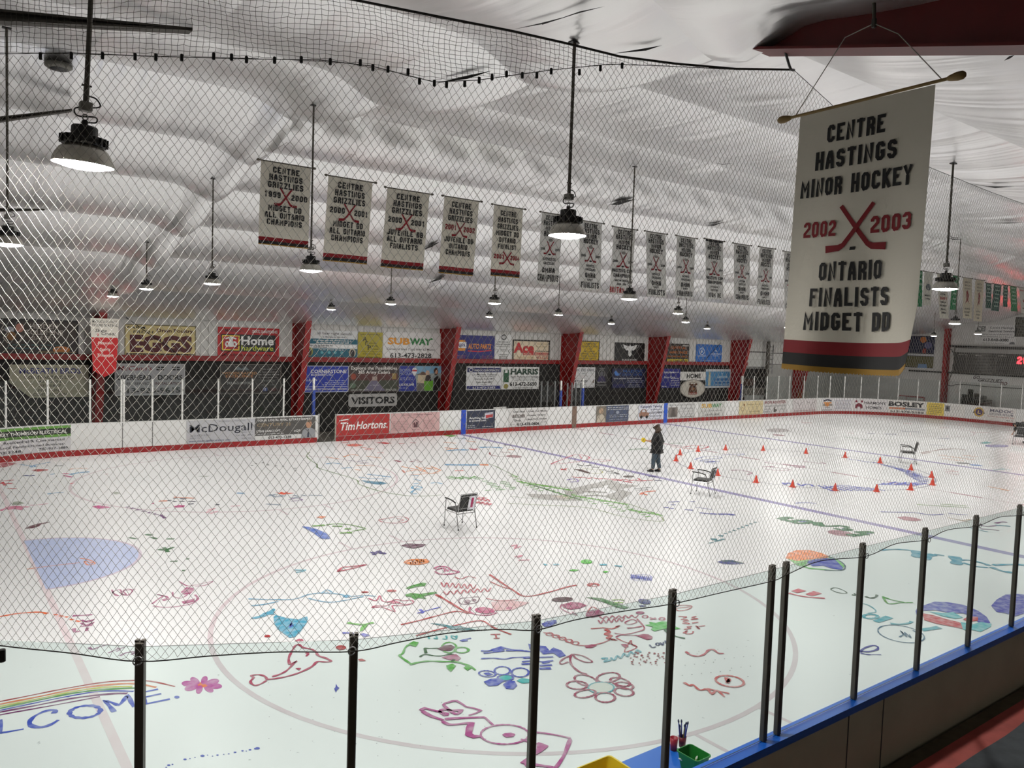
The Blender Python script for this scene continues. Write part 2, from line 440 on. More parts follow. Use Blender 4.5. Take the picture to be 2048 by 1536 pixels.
# open gate at the visitors bench
gx = on_y(648, 850, BY1+.35)
gt = thing('rink_gate', 'white players gate swung open beside the visitors bench', 'gate', (OPEN0, BY1+.06, 0))
g = MB(); g.bbox((0, 0, .12), (.06, .75, 1.08), .008); g.build('gate_panel', M_BOARD, gt)
g = MB(); g.tube([(.075, .1, .75), (.09, .1, .75), (.09, .3, .75), (.075, .3, .75)], .01, 6); g.build('latch', mat('steel', (140,140,142), .35, metal=.9), gt)
gt.rotation_euler = (0, 0, math.radians(-28))
g2 = thing('rink_gate', 'short white gate end standing behind the boards left of the butcher advertisement', 'gate', (on_y(992,850,BY1).x, BY1+.2, 0))
g = MB(); g.bbox((0, 0, 0), (.9, .06, 1.16), .008); g.build('gate_panel', M_BOARD, g2)
g2.rotation_euler = (0, 0, math.radians(12))

# ------------------------------------------------------------------ glass
def glass_mat(name, tint, refl=.06):
    m = bpy.data.materials.new(name); m.use_nodes = True; nt = m.node_tree; nt.nodes.clear()
    o = nt.nodes.new('ShaderNodeOutputMaterial'); t = nt.nodes.new('ShaderNodeBsdfTransparent'); gl = nt.nodes.new('ShaderNodeBsdfGlossy')
    t.inputs[0].default_value = (*tint, 1); gl.inputs['Roughness'].default_value = .03; gl.inputs[0].default_value = (1,1,1,1)
    lw = nt.nodes.new('ShaderNodeLayerWeight'); lw.inputs['Blend'].default_value = .5
    pw = nt.nodes.new('ShaderNodeMath'); pw.operation = 'POWER'; pw.inputs[1].default_value = 5
    fr = nt.nodes.new('ShaderNodeMath'); fr.operation = 'MULTIPLY_ADD'; fr.inputs[1].default_value = .5; fr.inputs[2].default_value = .012
    nt.links.new(lw.outputs['Facing'], pw.inputs[0]); nt.links.new(pw.outputs[0], fr.inputs[0])
    mx = nt.nodes.new('ShaderNodeMixShader')
    nt.links.new(fr.outputs[0], mx.inputs[0]); nt.links.new(t.outputs[0], mx.inputs[1]); nt.links.new(gl.outputs[0], mx.inputs[2])
    nt.links.new(mx.outputs[0], o.inputs['Surface'])
    return m
M_GLASS = glass_mat('shield_glass', (.885, .935, .925)); M_GLASSF = glass_mat('shield_glass_far', (.93, .95, .945))
M_GEDGE = mat('glass_edge', (52, 66, 62), .3)
def path_at_px(px, py, off=0.0):
    """points of the board line straight under a sight line"""
    d = ray(px, py); out = []
    P = rink_path(off, 40); n = len(P)
    for i in range(n):
        p, q = P[i], P[(i+1) % n]; c0 = p.x*d.y-p.y*d.x; c1 = q.x*d.y-q.y*d.x
        if c0*c1 <= 0 and c0 != c1:
            r = p.lerp(q, c0/(c0-c1))
            if r.x*d.x+r.y*d.y > 0: out.append(r)
    return out
def near_pt(px, py, off=0): return min(path_at_px(px, py, off), key=lambda v: v.length)
def far_pt(px, py, off=0): return max(path_at_px(px, py, off), key=lambda v: v.length)
def glass_run(name, label, posts, z0, z1, pane_list, postm, gm, pw, pd, post_top=0.0, edge=True):
    root = thing(name, label, 'glass', (posts[0].x, posts[0].y, z0))
    for i, p in enumerate(posts):
        a = posts[max(0, i-1)]; b = posts[min(len(posts)-1, i+1)]; t = (b-a).normalized()
        M = Matrix.Translation(p+Vector((0,0,z0))) @ Matrix.Rotation(math.atan2(t.y, t.x), 4, 'Z')
        g = MB(); h = z1-z0+post_top
        g.bbox((-pw/2, -pd/2, 0), (pw/2, pd/2, h), .006, M)
        g.box((-pw/2-.002, -pd/2+.01, h-.002), (-.006, pd/2-.01, h+.012), M); g.box((.006, -pd/2+.01, h-.002), (pw/2+.002, pd/2-.01, h+.012), M)
        rel(g.build('post', postm, root), root)
    for i, j in pane_list:
        a, b = posts[i], posts[j]; t = (b-a).normalized(); L = (b-a).length
        M = Matrix.Translation(a+Vector((0,0,z0))) @ Matrix.Rotation(math.atan2(t.y, t.x), 4, 'Z')
        g = MB(); vs = [M @ Vector(v) for v in ((.018,-.005,.01),(L-.018,-.005,.01),(L-.018,.005,.01),(.018,.005,.01),(.018,-.005,z1-z0-.012),(L-.018,-.005,z1-z0-.012),(L-.018,.005,z1-z0-.012),(.018,.005,z1-z0-.012))]
        g.add(vs, [(0,1,5,4),(2,3,7,6)]); 
        g.cur = 1; g.add(vs, [(4,5,6,7),(0,3,2,1),(1,2,6,5),(3,0,4,7)])
        rel(g.build('pane', None, root, mats=[gm, M_GEDGE]), root)
    return root
npx = [(281,1275),(708,1256),(1073,1218),(1346,1170),(1545,1128),(1573,1120),(1726,1084),(1851,1055),(1953,1031),(2040,1008)]
NP = [near_pt(*p, .05) for p in npx]
for p in NP[4:]: p.y = BY0-.05
d0 = near_pt(-190, 1262, .05); d1 = Vector((BX0-.05+.35, BY0+4.3, 0))
NP = [d1, d0]+NP
x = NP[-1].x
for k in range(5): x += 1.235; NP.append(Vector((x, BY0-.05, 0)))
M_POST = mat('post_dark', (86, 80, 72), .4, metal=.2)
glass_run('glass_shield', 'near row of glass panes in dark metal posts on the blue cap', NP, 1.074, 2.6, [(i, i+1) for i in range(len(NP)-1)], M_POST, M_GLASS, .052, .05, .02)
M_POSTW = mat('post_white', (214, 214, 210), .4)
FPX_L = [(11,763),(95,760),(180,760),(243,760),(248,760),(305,760),(365,759),(437,757),(505,757),(568,757)]
FP = [far_pt(*p, .06) for p in FPX_L]
FP = [far_pt(-90, 763, .06)]+FP
glass_run('glass_shield', 'far left row of glass panes in white posts before the black wall', FP, 1.102, 2.58, [(i, i+1) for i in range(len(FP)-1)], M_POSTW, M_GLASSF, .06, .05)
RPX = [(1483,757),(1506,757),(1532,757),(1555,757),(1577,757),(1606,757),(1633,757),(1658,757),(1687,757),(1720,757),(1755,758),(1795,760),(1834,762),(1876,764),(1918,766),(1959,769),(2001,772),(2043,775),(2088,779)]
RP = [far_pt(p[0], 810, .06) for p in RPX]
glass_run('glass_shield', 'far right row of glass panes in white posts round the corner', RP, 1.102, 2.58, [(i, i+1) for i in range(len(RP)-1)], M_POSTW, M_GLASSF, .06, .05)
# penalty box glass behind the far boards
y2 = 31.2; PB = [Vector((on_y(px, 800, y2).x, y2, 0)) for px in (1082, 1094, 1109, 1122)]
glass_run('penalty_box_glass', 'grey framed glass of the left penalty box behind the boards', PB, 0, 2.3, [(0,1),(1,2),(2,3)], mat('post_grey', (120,122,122), .5), M_GLASSF, .07, .06)
PB = [Vector((on_y(px, 800, y2).x, y2, 0)) for px in (1134, 1143, 1151, 1161)]
glass_run('penalty_box_glass', 'grey framed glass of the right penalty box next to a blue post', PB, 0, 2.2, [(0,1),(1,2),(2,3)], mat('post_grey', (120,122,122), .5), M_GLASSF, .07, .06)
for px, lab, z1 in ((627, 'blue padded post at the left end of the visitors bench', 2.1), (1121, 'short blue padded post between the penalty boxes', 1.9), (1165, 'blue padded post right of the penalty boxes', 2.0), (1482, 'blue padded post at the right end of the home bench', 2.1)):
    x = on_y(px, 800, BY1+.3).x
    t = thing('padded_post', lab, 'post', (x, BY1+.3, 0), group='blue padded posts by the benches')
    MB().bbox((-.06, -.06, -.005), (.06, .06, z1), .012).build('pad', mat('pad_blue', (40, 64, 140), .6), t)
    MB().bbox((-.04, -.04, z1), (.04, .04, z1+.5), .01).build('post', M_POSTW, t)

# ------------------------------------------------------------------ protective netting over the near glass
NET_OFF = .14
def net_base():
    P = []
    for i in range(0, 19):                 # near-left corner, then along the near boards
        a = math.radians(205+65*i/18); P.append(Vector((BX0+BR+(BR+NET_OFF)*math.cos(a), BY0+BR+(BR+NET_OFF)*math.sin(a), 0)))
    for x in np.arange(BX0+BR+.6, 15.2, .6): P.append(Vector((x, BY0-NET_OFF, 0)))
    return P
NB = net_base(); NS = [0.0]
for a, b in zip(NB[:-1], NB[1:]): NS.append(NS[-1]+(b-a).length)
NSa = np.array(NS); NXa = np.array([p.x for p in NB]); NYa = np.array([p.y for p in NB])
def net_xy(s): return np.interp(s, NSa, NXa), np.interp(s, NSa, NYa)
def s_of_px(px, py):
    d = ray(px, py); a = math.atan2(d.x, d.y)
    an = np.array([math.atan2(p.x, p.y) for p in NB])
    s = float(np.interp(a, an, NSa)); x, y = net_xy(s)
    return s, CAM_H+d.z*(y/d.y)
TOPPX = [(-260,92),(0,108),(143,106),(285,112),(500,118),(640,120),(742,132),(868,164),(955,160),(1100,140),(1220,128),(1330,132),(1460,138),(1587,140),(1668,214),(1750,272),(1860,335),(1981,384),(2048,408)]
TOP = [s_of_px(*p) for p in TOPPX]; TOP.append((NS[-1], TOP[-1][1]-.15))
CORDPX = [(-250,-190),(0,-150),(300,-95),(540,-40),(700,-2),(860,30),(1024,62),(1130,86),(1240,113),(1350,127),(1470,137),(1587,139)]
CORD = [s_of_px(*p) for p in CORDPX]
TS = np.array([t[0] for t in TOP]); TZ = np.array([t[1] for t in TOP])
CS = np.array([t[0] for t in CORD]); CZ = np.array([t[1] for t in CORD])
HEMPX = [(-200,1262),(0,1291),(140,1306),(278,1323),(420,1312),(560,1304),(706,1303),(800,1284),(900,1266),(1000,1259),(1073,1260),(1150,1240),(1250,1222),(1344,1208),(1440,1186),(1545,1162),(1572,1150),(1640,1122),(1731,1113),(1790,1088),(1850,1080),(1895,1060),(1955,1052),(2000,1034),(2045,1030)]
HEM = [s_of_px(*p) for p in HEMPX]
for k in range(8): HEM.append((HEM[-1][0]+.6, HEM[-1][1]+(.05 if k % 2 == 0 else -.05)))
HS = np.array([t[0] for t in HEM]); HZ = np.array([t[1] for t in HEM])
def net_y_off(s, z):
    # slight billow of the hanging net
    return .05*np.sin(s*1.7+z*.8)+.03*np.sin(s*3.9+z*1.9)
def net_mesh(pitch_s, pitch_z, zlo, zhi, smin, smax, diag, r, depth_fn):
    S0, S1 = smin, smax; segs = []
    ns = int((S1-S0)/(pitch_s/2)); nz = int((9-1.9)/(pitch_z/2))
    I, J = np.meshgrid(np.arange(ns), np.arange(nz), indexing='ij')
    if diag: ok = ((I+J) % 2 == 0)
    else: ok = np.ones_like(I, bool)
    s = S0+I*pitch_s/2; z = 1.9+J*pitch_z/2
    rng = np.random.default_rng(3)
    sj = s+rng.normal(0, .0022, s.shape); zj = z+rng.normal(0, .0028, z.shape)
    lo = np.interp(s, *zlo); hi = np.interp(s, *zhi)
    ok &= (z >= lo-.02) & (z <= hi+.02)
    zj = np.clip(zj, lo, hi)
    x, y = net_xy(sj); y = y+depth_fn(sj, zj, lo, hi)
    P = np.stack([x, y, zj], -1)
    A, B = [], []
    for di, dj in (((1, 1), (1, -1)) if diag else ((2, 0), (0, 2))):
        i0 = np.arange(0, ns-di, 1); 
        j0 = np.arange(max(0, -dj), nz-max(0, dj))
        ii, jj = np.meshgrid(i0, j0, indexing='ij')
        k = ok[ii, jj] & ok[ii+di, jj+dj]
        if not diag: k &= (ii % 2 == 0) & (jj % 2 == 0)
        A.append(P[ii[k], jj[k]]); B.append(P[ii[k]+di, jj[k]+dj])
    A = np.concatenate(A); B = np.concatenate(B)
    t = B-A; L = np.linalg.norm(t, axis=1, keepdims=True); t = t/np.maximum(L, 1e-6)
    n1 = np.cross(t, np.array([0.31, 0.9, 0.3])); n1 /= np.linalg.norm(n1, axis=1, keepdims=True); n2 = np.cross(t, n1)
    n = len(A); V = np.zeros((n, 6, 3))
    for k in range(3):
        a = 2*PI*k/3; o = (n1*math.cos(a)+n2*math.sin(a))*r
        V[:, k] = A+o; V[:, 3+k] = B+o
    base = (np.arange(n)*6)[:, None]
    F = np.concatenate([base+np.array([[k, (k+1) % 3, 3+(k+1) % 3, 3+k]]) for k in range(3)])
    me = bpy.data.meshes.new('netting'); me.vertices.add(n*6); me.vertices.foreach_set('co', V.ravel())
    me.loops.add(len(F)*4); me.loops.foreach_set('vertex_index', F.ravel().astype(np.int32))
    me.polygons.add(len(F)); me.polygons.foreach_set('loop_start', np.arange(0, len(F)*4, 4, dtype=np.int32))
    me.update(calc_edges=True); me.validate()
    return me
M_NET = mat('net_cord', (172, 169, 162), .7)
NET = thing('safety_net', 'diamond mesh safety net hanging over the near glass panes', 'net', (NP[6].x, NP[6].y, 2.3))
me = net_mesh(.049, .066, (HS, HZ), (TS, TZ), max(0, HS[0]), NS[-1]-.1, True, .0013, lambda s, z, lo, hi: net_y_off(s, z)*np.clip((z-lo)/.6, 0, 1)*np.clip((hi-z)/.6, 0, 1))
me.materials.append(M_NET); o = bpy.data.objects.new('mesh', me); COL.objects.link(o); o.parent = NET; rel(o, NET)
lo2 = np.interp(CS, TS, TZ)
me = net_mesh(.034, .027, (CS, lo2), (CS, CZ), CS[0], CS[-1], False, .0014, lambda s, z, lo, hi: .07*np.sin(s*6.0+z*5)*np.clip((z-lo)/.3, 0, 1)*np.clip((hi-z)/.2, 0, 1))
me.materials.append(mat('net_cord_dark', (70, 68, 62), .8)); o = bpy.data.objects.new('upper_flap', me); COL.objects.link(o); o.parent = NET; rel(o, NET)
def netpt(s, z):
    x, y = net_xy(s); return Vector((float(x), float(y), float(z)))
M_CORD = mat('cord_dark', (46, 44, 40), .8)
rel(MB().tube([netpt(*t) for t in TOP], .0025, 6).build('top_cord', M_CORD, NET), NET)
rel(MB().tube([netpt(*t) for t in CORD], .008, 6).build('upper_cord', M_CORD, NET), NET)
rel(MB().tube(smooth_path([netpt(s, z) for s, z in HEM], 5), .004, 6).build('hem_cord', M_CORD, NET), NET)
for px, py in ((82,110),(143,109),(206,109),(270,111),(312,112),(364,113),(427,110),(463,112),(493,117),(549,118),(602,117),(660,121),(720,123),(745,133),(775,136),(815,141),(838,160),(868,164),(892,167),(928,165),(957,158),(983,152),(1012,146),(1043,148),(1072,148),(1101,140),(1157,142),(1199,134),(1243,129)):
    p = netpt(*s_of_px(px, py))
    rel(MB().bbox((p.x-.008, p.y-.012, p.z-.028), (p.x+.008, p.y+.004, p.z+.012), .003).build('clip', mat('clip_black', (14,14,14), .6), NET), NET)
for px, py in ((275,1322),(704,1302),(1078,1258),(1354,1207),(1733,1112),(1858,1080),(1960,1052),(2046,1028)):
    s, z = s_of_px(px, py); p = netpt(s, z)
    rel(MB().tube([p+Vector((.025*math.cos(a), .0, .025*math.sin(a))) for a in np.linspace(0, 2*PI, 12)], .004, 5).build('hook', mat('steel', (140,140,142), .35, metal=.9), NET), NET)
p = netpt(*s_of_px(6, 1300)); rel(MB().bbox((p.x-.02, p.y-.02, p.z-.07), (p.x+.015, p.y+.01, p.z+.01), .006).build('clip', mat('clip_black', (14,14,14), .6), NET), NET)
pa = netpt(*s_of_px(1587, 140)); pb = Vector((5.3, 3.72, 6.76))
rel(MB().tube(smooth_path([pa, pa.lerp(pb, .4)+Vector((0,0,-.04)), pb], 5), .01, 6).build('snap_hook', mat('clip_black', (14,14,14), .6), NET), NET)

# ------------------------------------------------------------------ dome lamps
M_LENS = mat('lamp_lens', (255, 252, 247), .4, emit=LAMP_STRENGTH)
M_DOME = mat('lamp_dome', (186, 182, 172), .36, metal=.55)
M_DOMEIN = mat('lamp_dome_inside', (235, 235, 230), .4)
M_BLK = mat('lamp_black', (12, 12, 13), .45)
M_ROD = mat('lamp_rod', (92, 88, 80), .45, metal=.5)
M_BOXS = mat('lamp_box', (128, 126, 120), .5, metal=.3)
def make_lamp(rod):
    t = thing('dome_lamp', 'lamp', 'lamp')
    g = MB(); g.lathe([(.09,.155),(.135,.145),(.172,.115),(.20,.07),(.215,.03),(.22,0)], 32); o = g.build('reflector', M_DOME, t, True)
    g = MB(); g.lathe([(.216,.001),(.206,.04),(.17,.10),(.10,.14),(0.001,.14)], 32); g.build('reflector_lining', M_DOMEIN, t, True)
    g = MB(); g.lathe([(.0005,-.034),(.08,-.030),(.15,-.018),(.19,-.004),(.214,.010)], 32); g.build('lens', M_LENS, t, True)
    g = MB(); g.lathe([(.08,.15),(.15,.15),(.158,.165),(.158,.195),(.148,.215),(.08,.22)], 32)
    for k in range(20):
        a = 2*PI*k/20; M = Matrix.Rotation(a, 4, 'Z')
        g.box((.085, -.005, .152), (.172, .005, .212), M)
    g.build('heat_sink', M_BLK, t)
    g = MB(); g.lathe([(.001,.215),(.088,.215),(.094,.225),(.094,.285),(.085,.297),(.001,.30)], 24); g.build('driver_housing', M_BLK, t)
    g = MB(); g.lathe([(.001,.30),(.024,.30),(.024,.335),(.014,.345),(.001,.346)], 12); g.build('neck', M_BLK, t)
    g = MB(); g.tube([Vector((.02*math.cos(a), .0, .365+.022*math.sin(a))) for a in np.linspace(0, 2*PI, 12)], .005, 6); g.build('hook', mat('steel', (140,140,142), .35, metal=.9), t)
    g = MB(); g.tube(smooth_path([(.02,0,.33),(.08,.02,.345),(.07,.0,.38),(-.05,.02,.37),(-.07,0,.42),(.03,-.02,.44),(.1,0,.47),(.07,0,.52),(.02,0,.53)], 5), .006, 6); g.build('cord', M_BLK, t)
    g = MB(); g.bbox((-.045,-.045,.41), (.045,.045,.48), .008); g.build('junction_box', M_BOXS, t)
    g = MB(); g.tube([(0,0,.48),(0,0,.60)], .021, 10); g.tube([(-.035,0,.605),(.035,0,.605)], .008, 6); g.build('coupling', M_ROD, t)
    for o in kids(t): o.data.transform(Matrix.Scale(.77, 4))
    g = MB(); g.tube([(0,0,.46),(0,0,rod)], .0145, 10); g.build('rod', M_ROD, t)
    g = MB(); g.box((-.05,-.03,rod-.012), (.05,.03,rod)); g.build('ceiling_plate', M_BLK, t)
    return t
LZ = 5.41
rows = [(5.4, 5.41, [(.78,5.455),(4.62,5.43),(11.8,5.41),(19.2,5.41),(26.4,5.41),(33.6,5.41),(40.8,5.41),(48,5.41)]),
        (11.7, 5.41, [(.86,5.45),(4.82,5.43),(11.76,5.38),(19.2,5.41),(26.4,5.41),(33.6,5.41),(40.8,5.41),(48,5.41)]),
        (17.0, 5.41, [(4.85,5.41),(12.1,5.38),(19.3,5.44),(26.4,5.41),(33.6,5.41),(40.8,5.41),(48,5.41)]),
        (22.2, 5.41, [(4.68,5.44),(11.8,5.42),(18.7,5.38),(25.7,5.38),(33,5.4),(40,5.4),(47.5,5.4)]),
        (27.6, 5.33, [(4.83,5.37),(12.2,5.31),(19.4,5.34),(26.6,5.31),(33.7,5.31),(41,5.3),(48.3,5.3)])]
ordw = ['first', 'second', 'third', 'fourth', 'fifth', 'sixth', 'seventh', 'eighth']
rown = ['the row nearest the glass', 'the row hung second from the glass', 'the middle row over centre ice', 'the row behind the centre row', 'the short-stemmed row by the far wall']
first_lamp = {}
for ri, (y, z0, lst) in enumerate(rows):
    for li, (x, z) in enumerate(lst):
        ct = ceil_z(x, y, False)-z-.02
        key = round(ct/.05)
        if key not in first_lamp:
            t = make_lamp(ct); first_lamp[key] = t
        else: t = copy_tree(first_lamp[key])
        t.location = (x, y, z)
        if (ri, li) == (0, 0): t.rotation_euler = (math.radians(3), math.radians(2), 0)
        t['label'] = 'silver dome lamp, %s from the left in %s' % (ordw[li], rown[ri]); t['category'] = 'lamp'; t['group'] = 'dome lamps hung over the ice'
# old round fixture at the upper left of the ceiling
p = ceil_hit(117, 127)
t = thing('round_fixture', 'small grey round fixture on the ceiling beside the nearest lamp rod', 'fixture', (p.x, p.y, p.z-.08))
g = MB(); g.lathe([(.001,.0),(.15,.0),(.19,.03),(.19,.07),(.12,.09),(.001,.10)], 24); g.build('casing', mat('fix_grey', (96,94,86), .5), t, True)
g = MB(); g.lathe([(.001,-.012),(.11,-.012),(.12,.002)], 20); g.build('glass_cover', M_BLK, t, True)

# ------------------------------------------------------------------ lettering
c_, d_ = .28, .14
GL = {
'A': [[(0,0),(.12,.62),(.38,1),(.62,1),(.88,.62),(1,0)],[(.06,.34),(.94,.34)]],
'B': [[(0,0),(0,1),(.75,1),(1,.87),(1,.64),(.8,.52),(1,.4),(1,.13),(.75,0)],[(0,0),(.75,0)],[(0,.52),(.8,.52)]],
'C': [[(1,.72),(1,1-d_),(1-c_,1),(c_,1),(0,1-d_),(0,d_),(c_,0),(1-c_,0),(1,d_),(1,.28)]],
'D': [[(0,0),(0,1),(1-c_,1),(1,1-d_),(1,d_),(1-c_,0),(0,0)]],
'E': [[(1,1),(0,1),(0,0),(1,0)],[(0,.52),(.8,.52)]],
'F': [[(1,1),(0,1),(0,0)],[(0,.52),(.8,.52)]],
'G': [[(1,.75),(1,1-d_),(1-c_,1),(c_,1),(0,1-d_),(0,d_),(c_,0),(1-c_,0),(1,d_),(1,.46),(.55,.46)]],
'H': [[(0,0),(0,1)],[(1,0),(1,1)],[(0,.5),(1,.5)]],
'I': [[(.5,0),(.5,1)]],
'J': [[(1,1),(1,d_),(1-c_,0),(c_,0),(0,d_),(0,.3)]],
'K': [[(0,0),(0,1)],[(1,1),(.1,.45)],[(.3,.58),(1,0)]],
'L': [[(0,1),(0,0),(1,0)]],
'M': [[(0,0),(0,1),(.5,.35),(1,1),(1,0)]],
'N': [[(0,0),(0,1),(1,0),(1,1)]],
'O': [[(c_,0),(1-c_,0),(1,d_),(1,1-d_),(1-c_,1),(c_,1),(0,1-d_),(0,d_),(c_,0)]],
'P': [[(0,0),(0,1),(1-c_,1),(1,1-d_),(1,.6),(1-c_,.47),(0,.47)]],
'R': [[(0,0),(0,1),(1-c_,1),(1,1-d_),(1,.62),(1-c_,.49),(0,.49)],[(.55,.49),(1,.3),(1,0)]],
'S': [[(1,.76),(1,1-d_),(1-c_,1),(c_,1),(0,1-d_),(0,.64),(.2,.54),(.8,.46),(1,.36),(1,d_),(1-c_,0),(c_,0),(0,d_),(0,.24)]],
'T': [[(0,1),(1,1)],[(.5,1),(.5,0)]],
'U': [[(0,1),(0,d_),(c_,0),(1-c_,0),(1,d_),(1,1)]],
'V': [[(0,1),(.5,0),(1,1)]],
'W': [[(0,1),(.22,0),(.5,.6),(.78,0),(1,1)]],
'X': [[(0,0),(1,1)],[(0,1),(1,0)]],
'Y': [[(0,1),(.5,.5),(1,1)],[(.5,.5),(.5,0)]],
'Z': [[(0,1),(1,1),(0,0),(1,0)]],
'0': [[(c_,0),(1-c_,0),(1,d_),(1,1-d_),(1-c_,1),(c_,1),(0,1-d_),(0,d_),(c_,0)]],
'1': [[(.15,.78),(.5,1),(.5,0)]],
'2': [[(0,.72),(0,1-d_),(c_,1),(1-c_,1),(1,1-d_),(1,.62),(0,.18),(0,0),(1,0)]],
'3': [[(0,.78),(0,1-d_),(c_,1),(1-c_,1),(1,1-d_),(1,.62),(.75,.52),(1,.4),(1,d_),(1-c_,0),(c_,0),(0,d_),(0,.22)],[(.4,.52),(.75,.52)]],
'4': [[(.75,0),(.75,1),(0,.3),(1,.3)]],
'6': [[(1,.8),(1,1-d_),(1-c_,1),(c_,1),(0,1-d_),(0,d_),(c_,0),(1-c_,0),(1,d_),(1,.44),(1-c_,.54),(0,.54)]],
'7': [[(0,1),(1,1),(.35,0)]],
'9': [[(0,.2),(0,d_),(c_,0),(1-c_,0),(1,d_),(1,1-d_),(1-c_,1),(c_,1),(0,1-d_),(0,.56),(c_,.46),(1,.46)]],
'8': [[(c_,.52),(0,.62),(0,1-d_),(c_,1),(1-c_,1),(1,1-d_),(1,.62),(1-c_,.52),(c_,.52),(0,.4),(0,d_),(c_,0),(1-c_,0),(1,d_),(1,.4),(1-c_,.52)]],
'-': [[(.1,.5),(.9,.5)]],
}
def block_text(mb, fn, cx, cy, h, s, t=.17, wr=.56, gap=.2, rot=0, maxw=None, lift=.004):
    """athletic block letters centred at (cx,cy); fn maps (u,v,lift) to 3-D"""
    W = 0; adv = []
    for ch in s:
        a = .42 if ch == ' ' else (t if ch == 'I' else (wr*1.22 if ch in 'MW' else wr))
        adv.append(a); W += a+gap
    W -= gap; sc = h
    sx = sc if not maxw or W*sc <= maxw else maxw/W
    x = -W/2
    for ch, a in zip(s, adv):
        if ch != ' ':
            for st in GL.get(ch, GL['O']):
                if ch == 'I': q = [(x+a/2, t/2*0+p[1]-.5) for p in st]
                else: q = [(x+t/2+p[0]*(a-t), t/2+p[1]*(1-t)-.5) for p in st]
                if ch not in 'I':      # run the ends out to the cap and base line
                    for e, nb in ((0, 1), (-1, -2)):
                        dx, dy = q[e][0]-q[nb][0], q[e][1]-q[nb][1]; L = math.hypot(dx, dy)
                        if L and (abs(q[e][1]+.5-t/2) < 1e-6 or abs(q[e][1]-.5+t/2) < 1e-6) : q[e] = (q[e][0]+dx/L*t/2, q[e][1]+dy/L*t/2)
                vs, fs = ribbon2([(p[0]*sx, p[1]*sc) for p in q], t*min(sx, sc), maxm=1.6)
                R = math.radians(rot)
                mb.add([fn(cx+v.x*math.cos(R)-v.y*math.sin(R), cy+v.x*math.sin(R)+v.y*math.cos(R), lift) for v in vs], fs)
        x += a+gap
_T = {}
def text_mesh(s, bold):
    k = (s, bold)
    if k not in _T:
        c = bpy.data.curves.new('t', 'FONT'); c.body = s; c.size = 1; c.resolution_u = 2; c.fill_mode = 'FRONT'; c.offset = bold; c.align_x = 'CENTER'
        o = bpy.data.objects.new('t', c); COL.objects.link(o)
        bpy.context.view_layer.update()
        me = bpy.data.meshes.new_from_object(o.evaluated_get(bpy.context.evaluated_depsgraph_get()))
        v = [tuple(x.co) for x in me.vertices]; f = [tuple(p.vertices) for p in me.polygons]
        bpy.data.objects.remove(o); bpy.data.curves.remove(c); bpy.data.meshes.remove(me)
        xs = [p[0] for p in v] or [0, 1]
        _T[k] = (v, f, min(xs), max(xs))
    return _T[k]
def put_text(mb, fn, cx, cy, h, s, w=None, bold=.012, slant=0, lift=.004):
    v, f, x0, x1 = text_mesh(s, bold); sc = h/.729; sx = sc; m = (x0+x1)/2
    if w: sx = w/(x1-x0)
    mb.add([fn(cx+(p[0]-m)*sx+slant*p[1]*sc, cy+p[1]*sc-h/2, lift) for p in v], f)

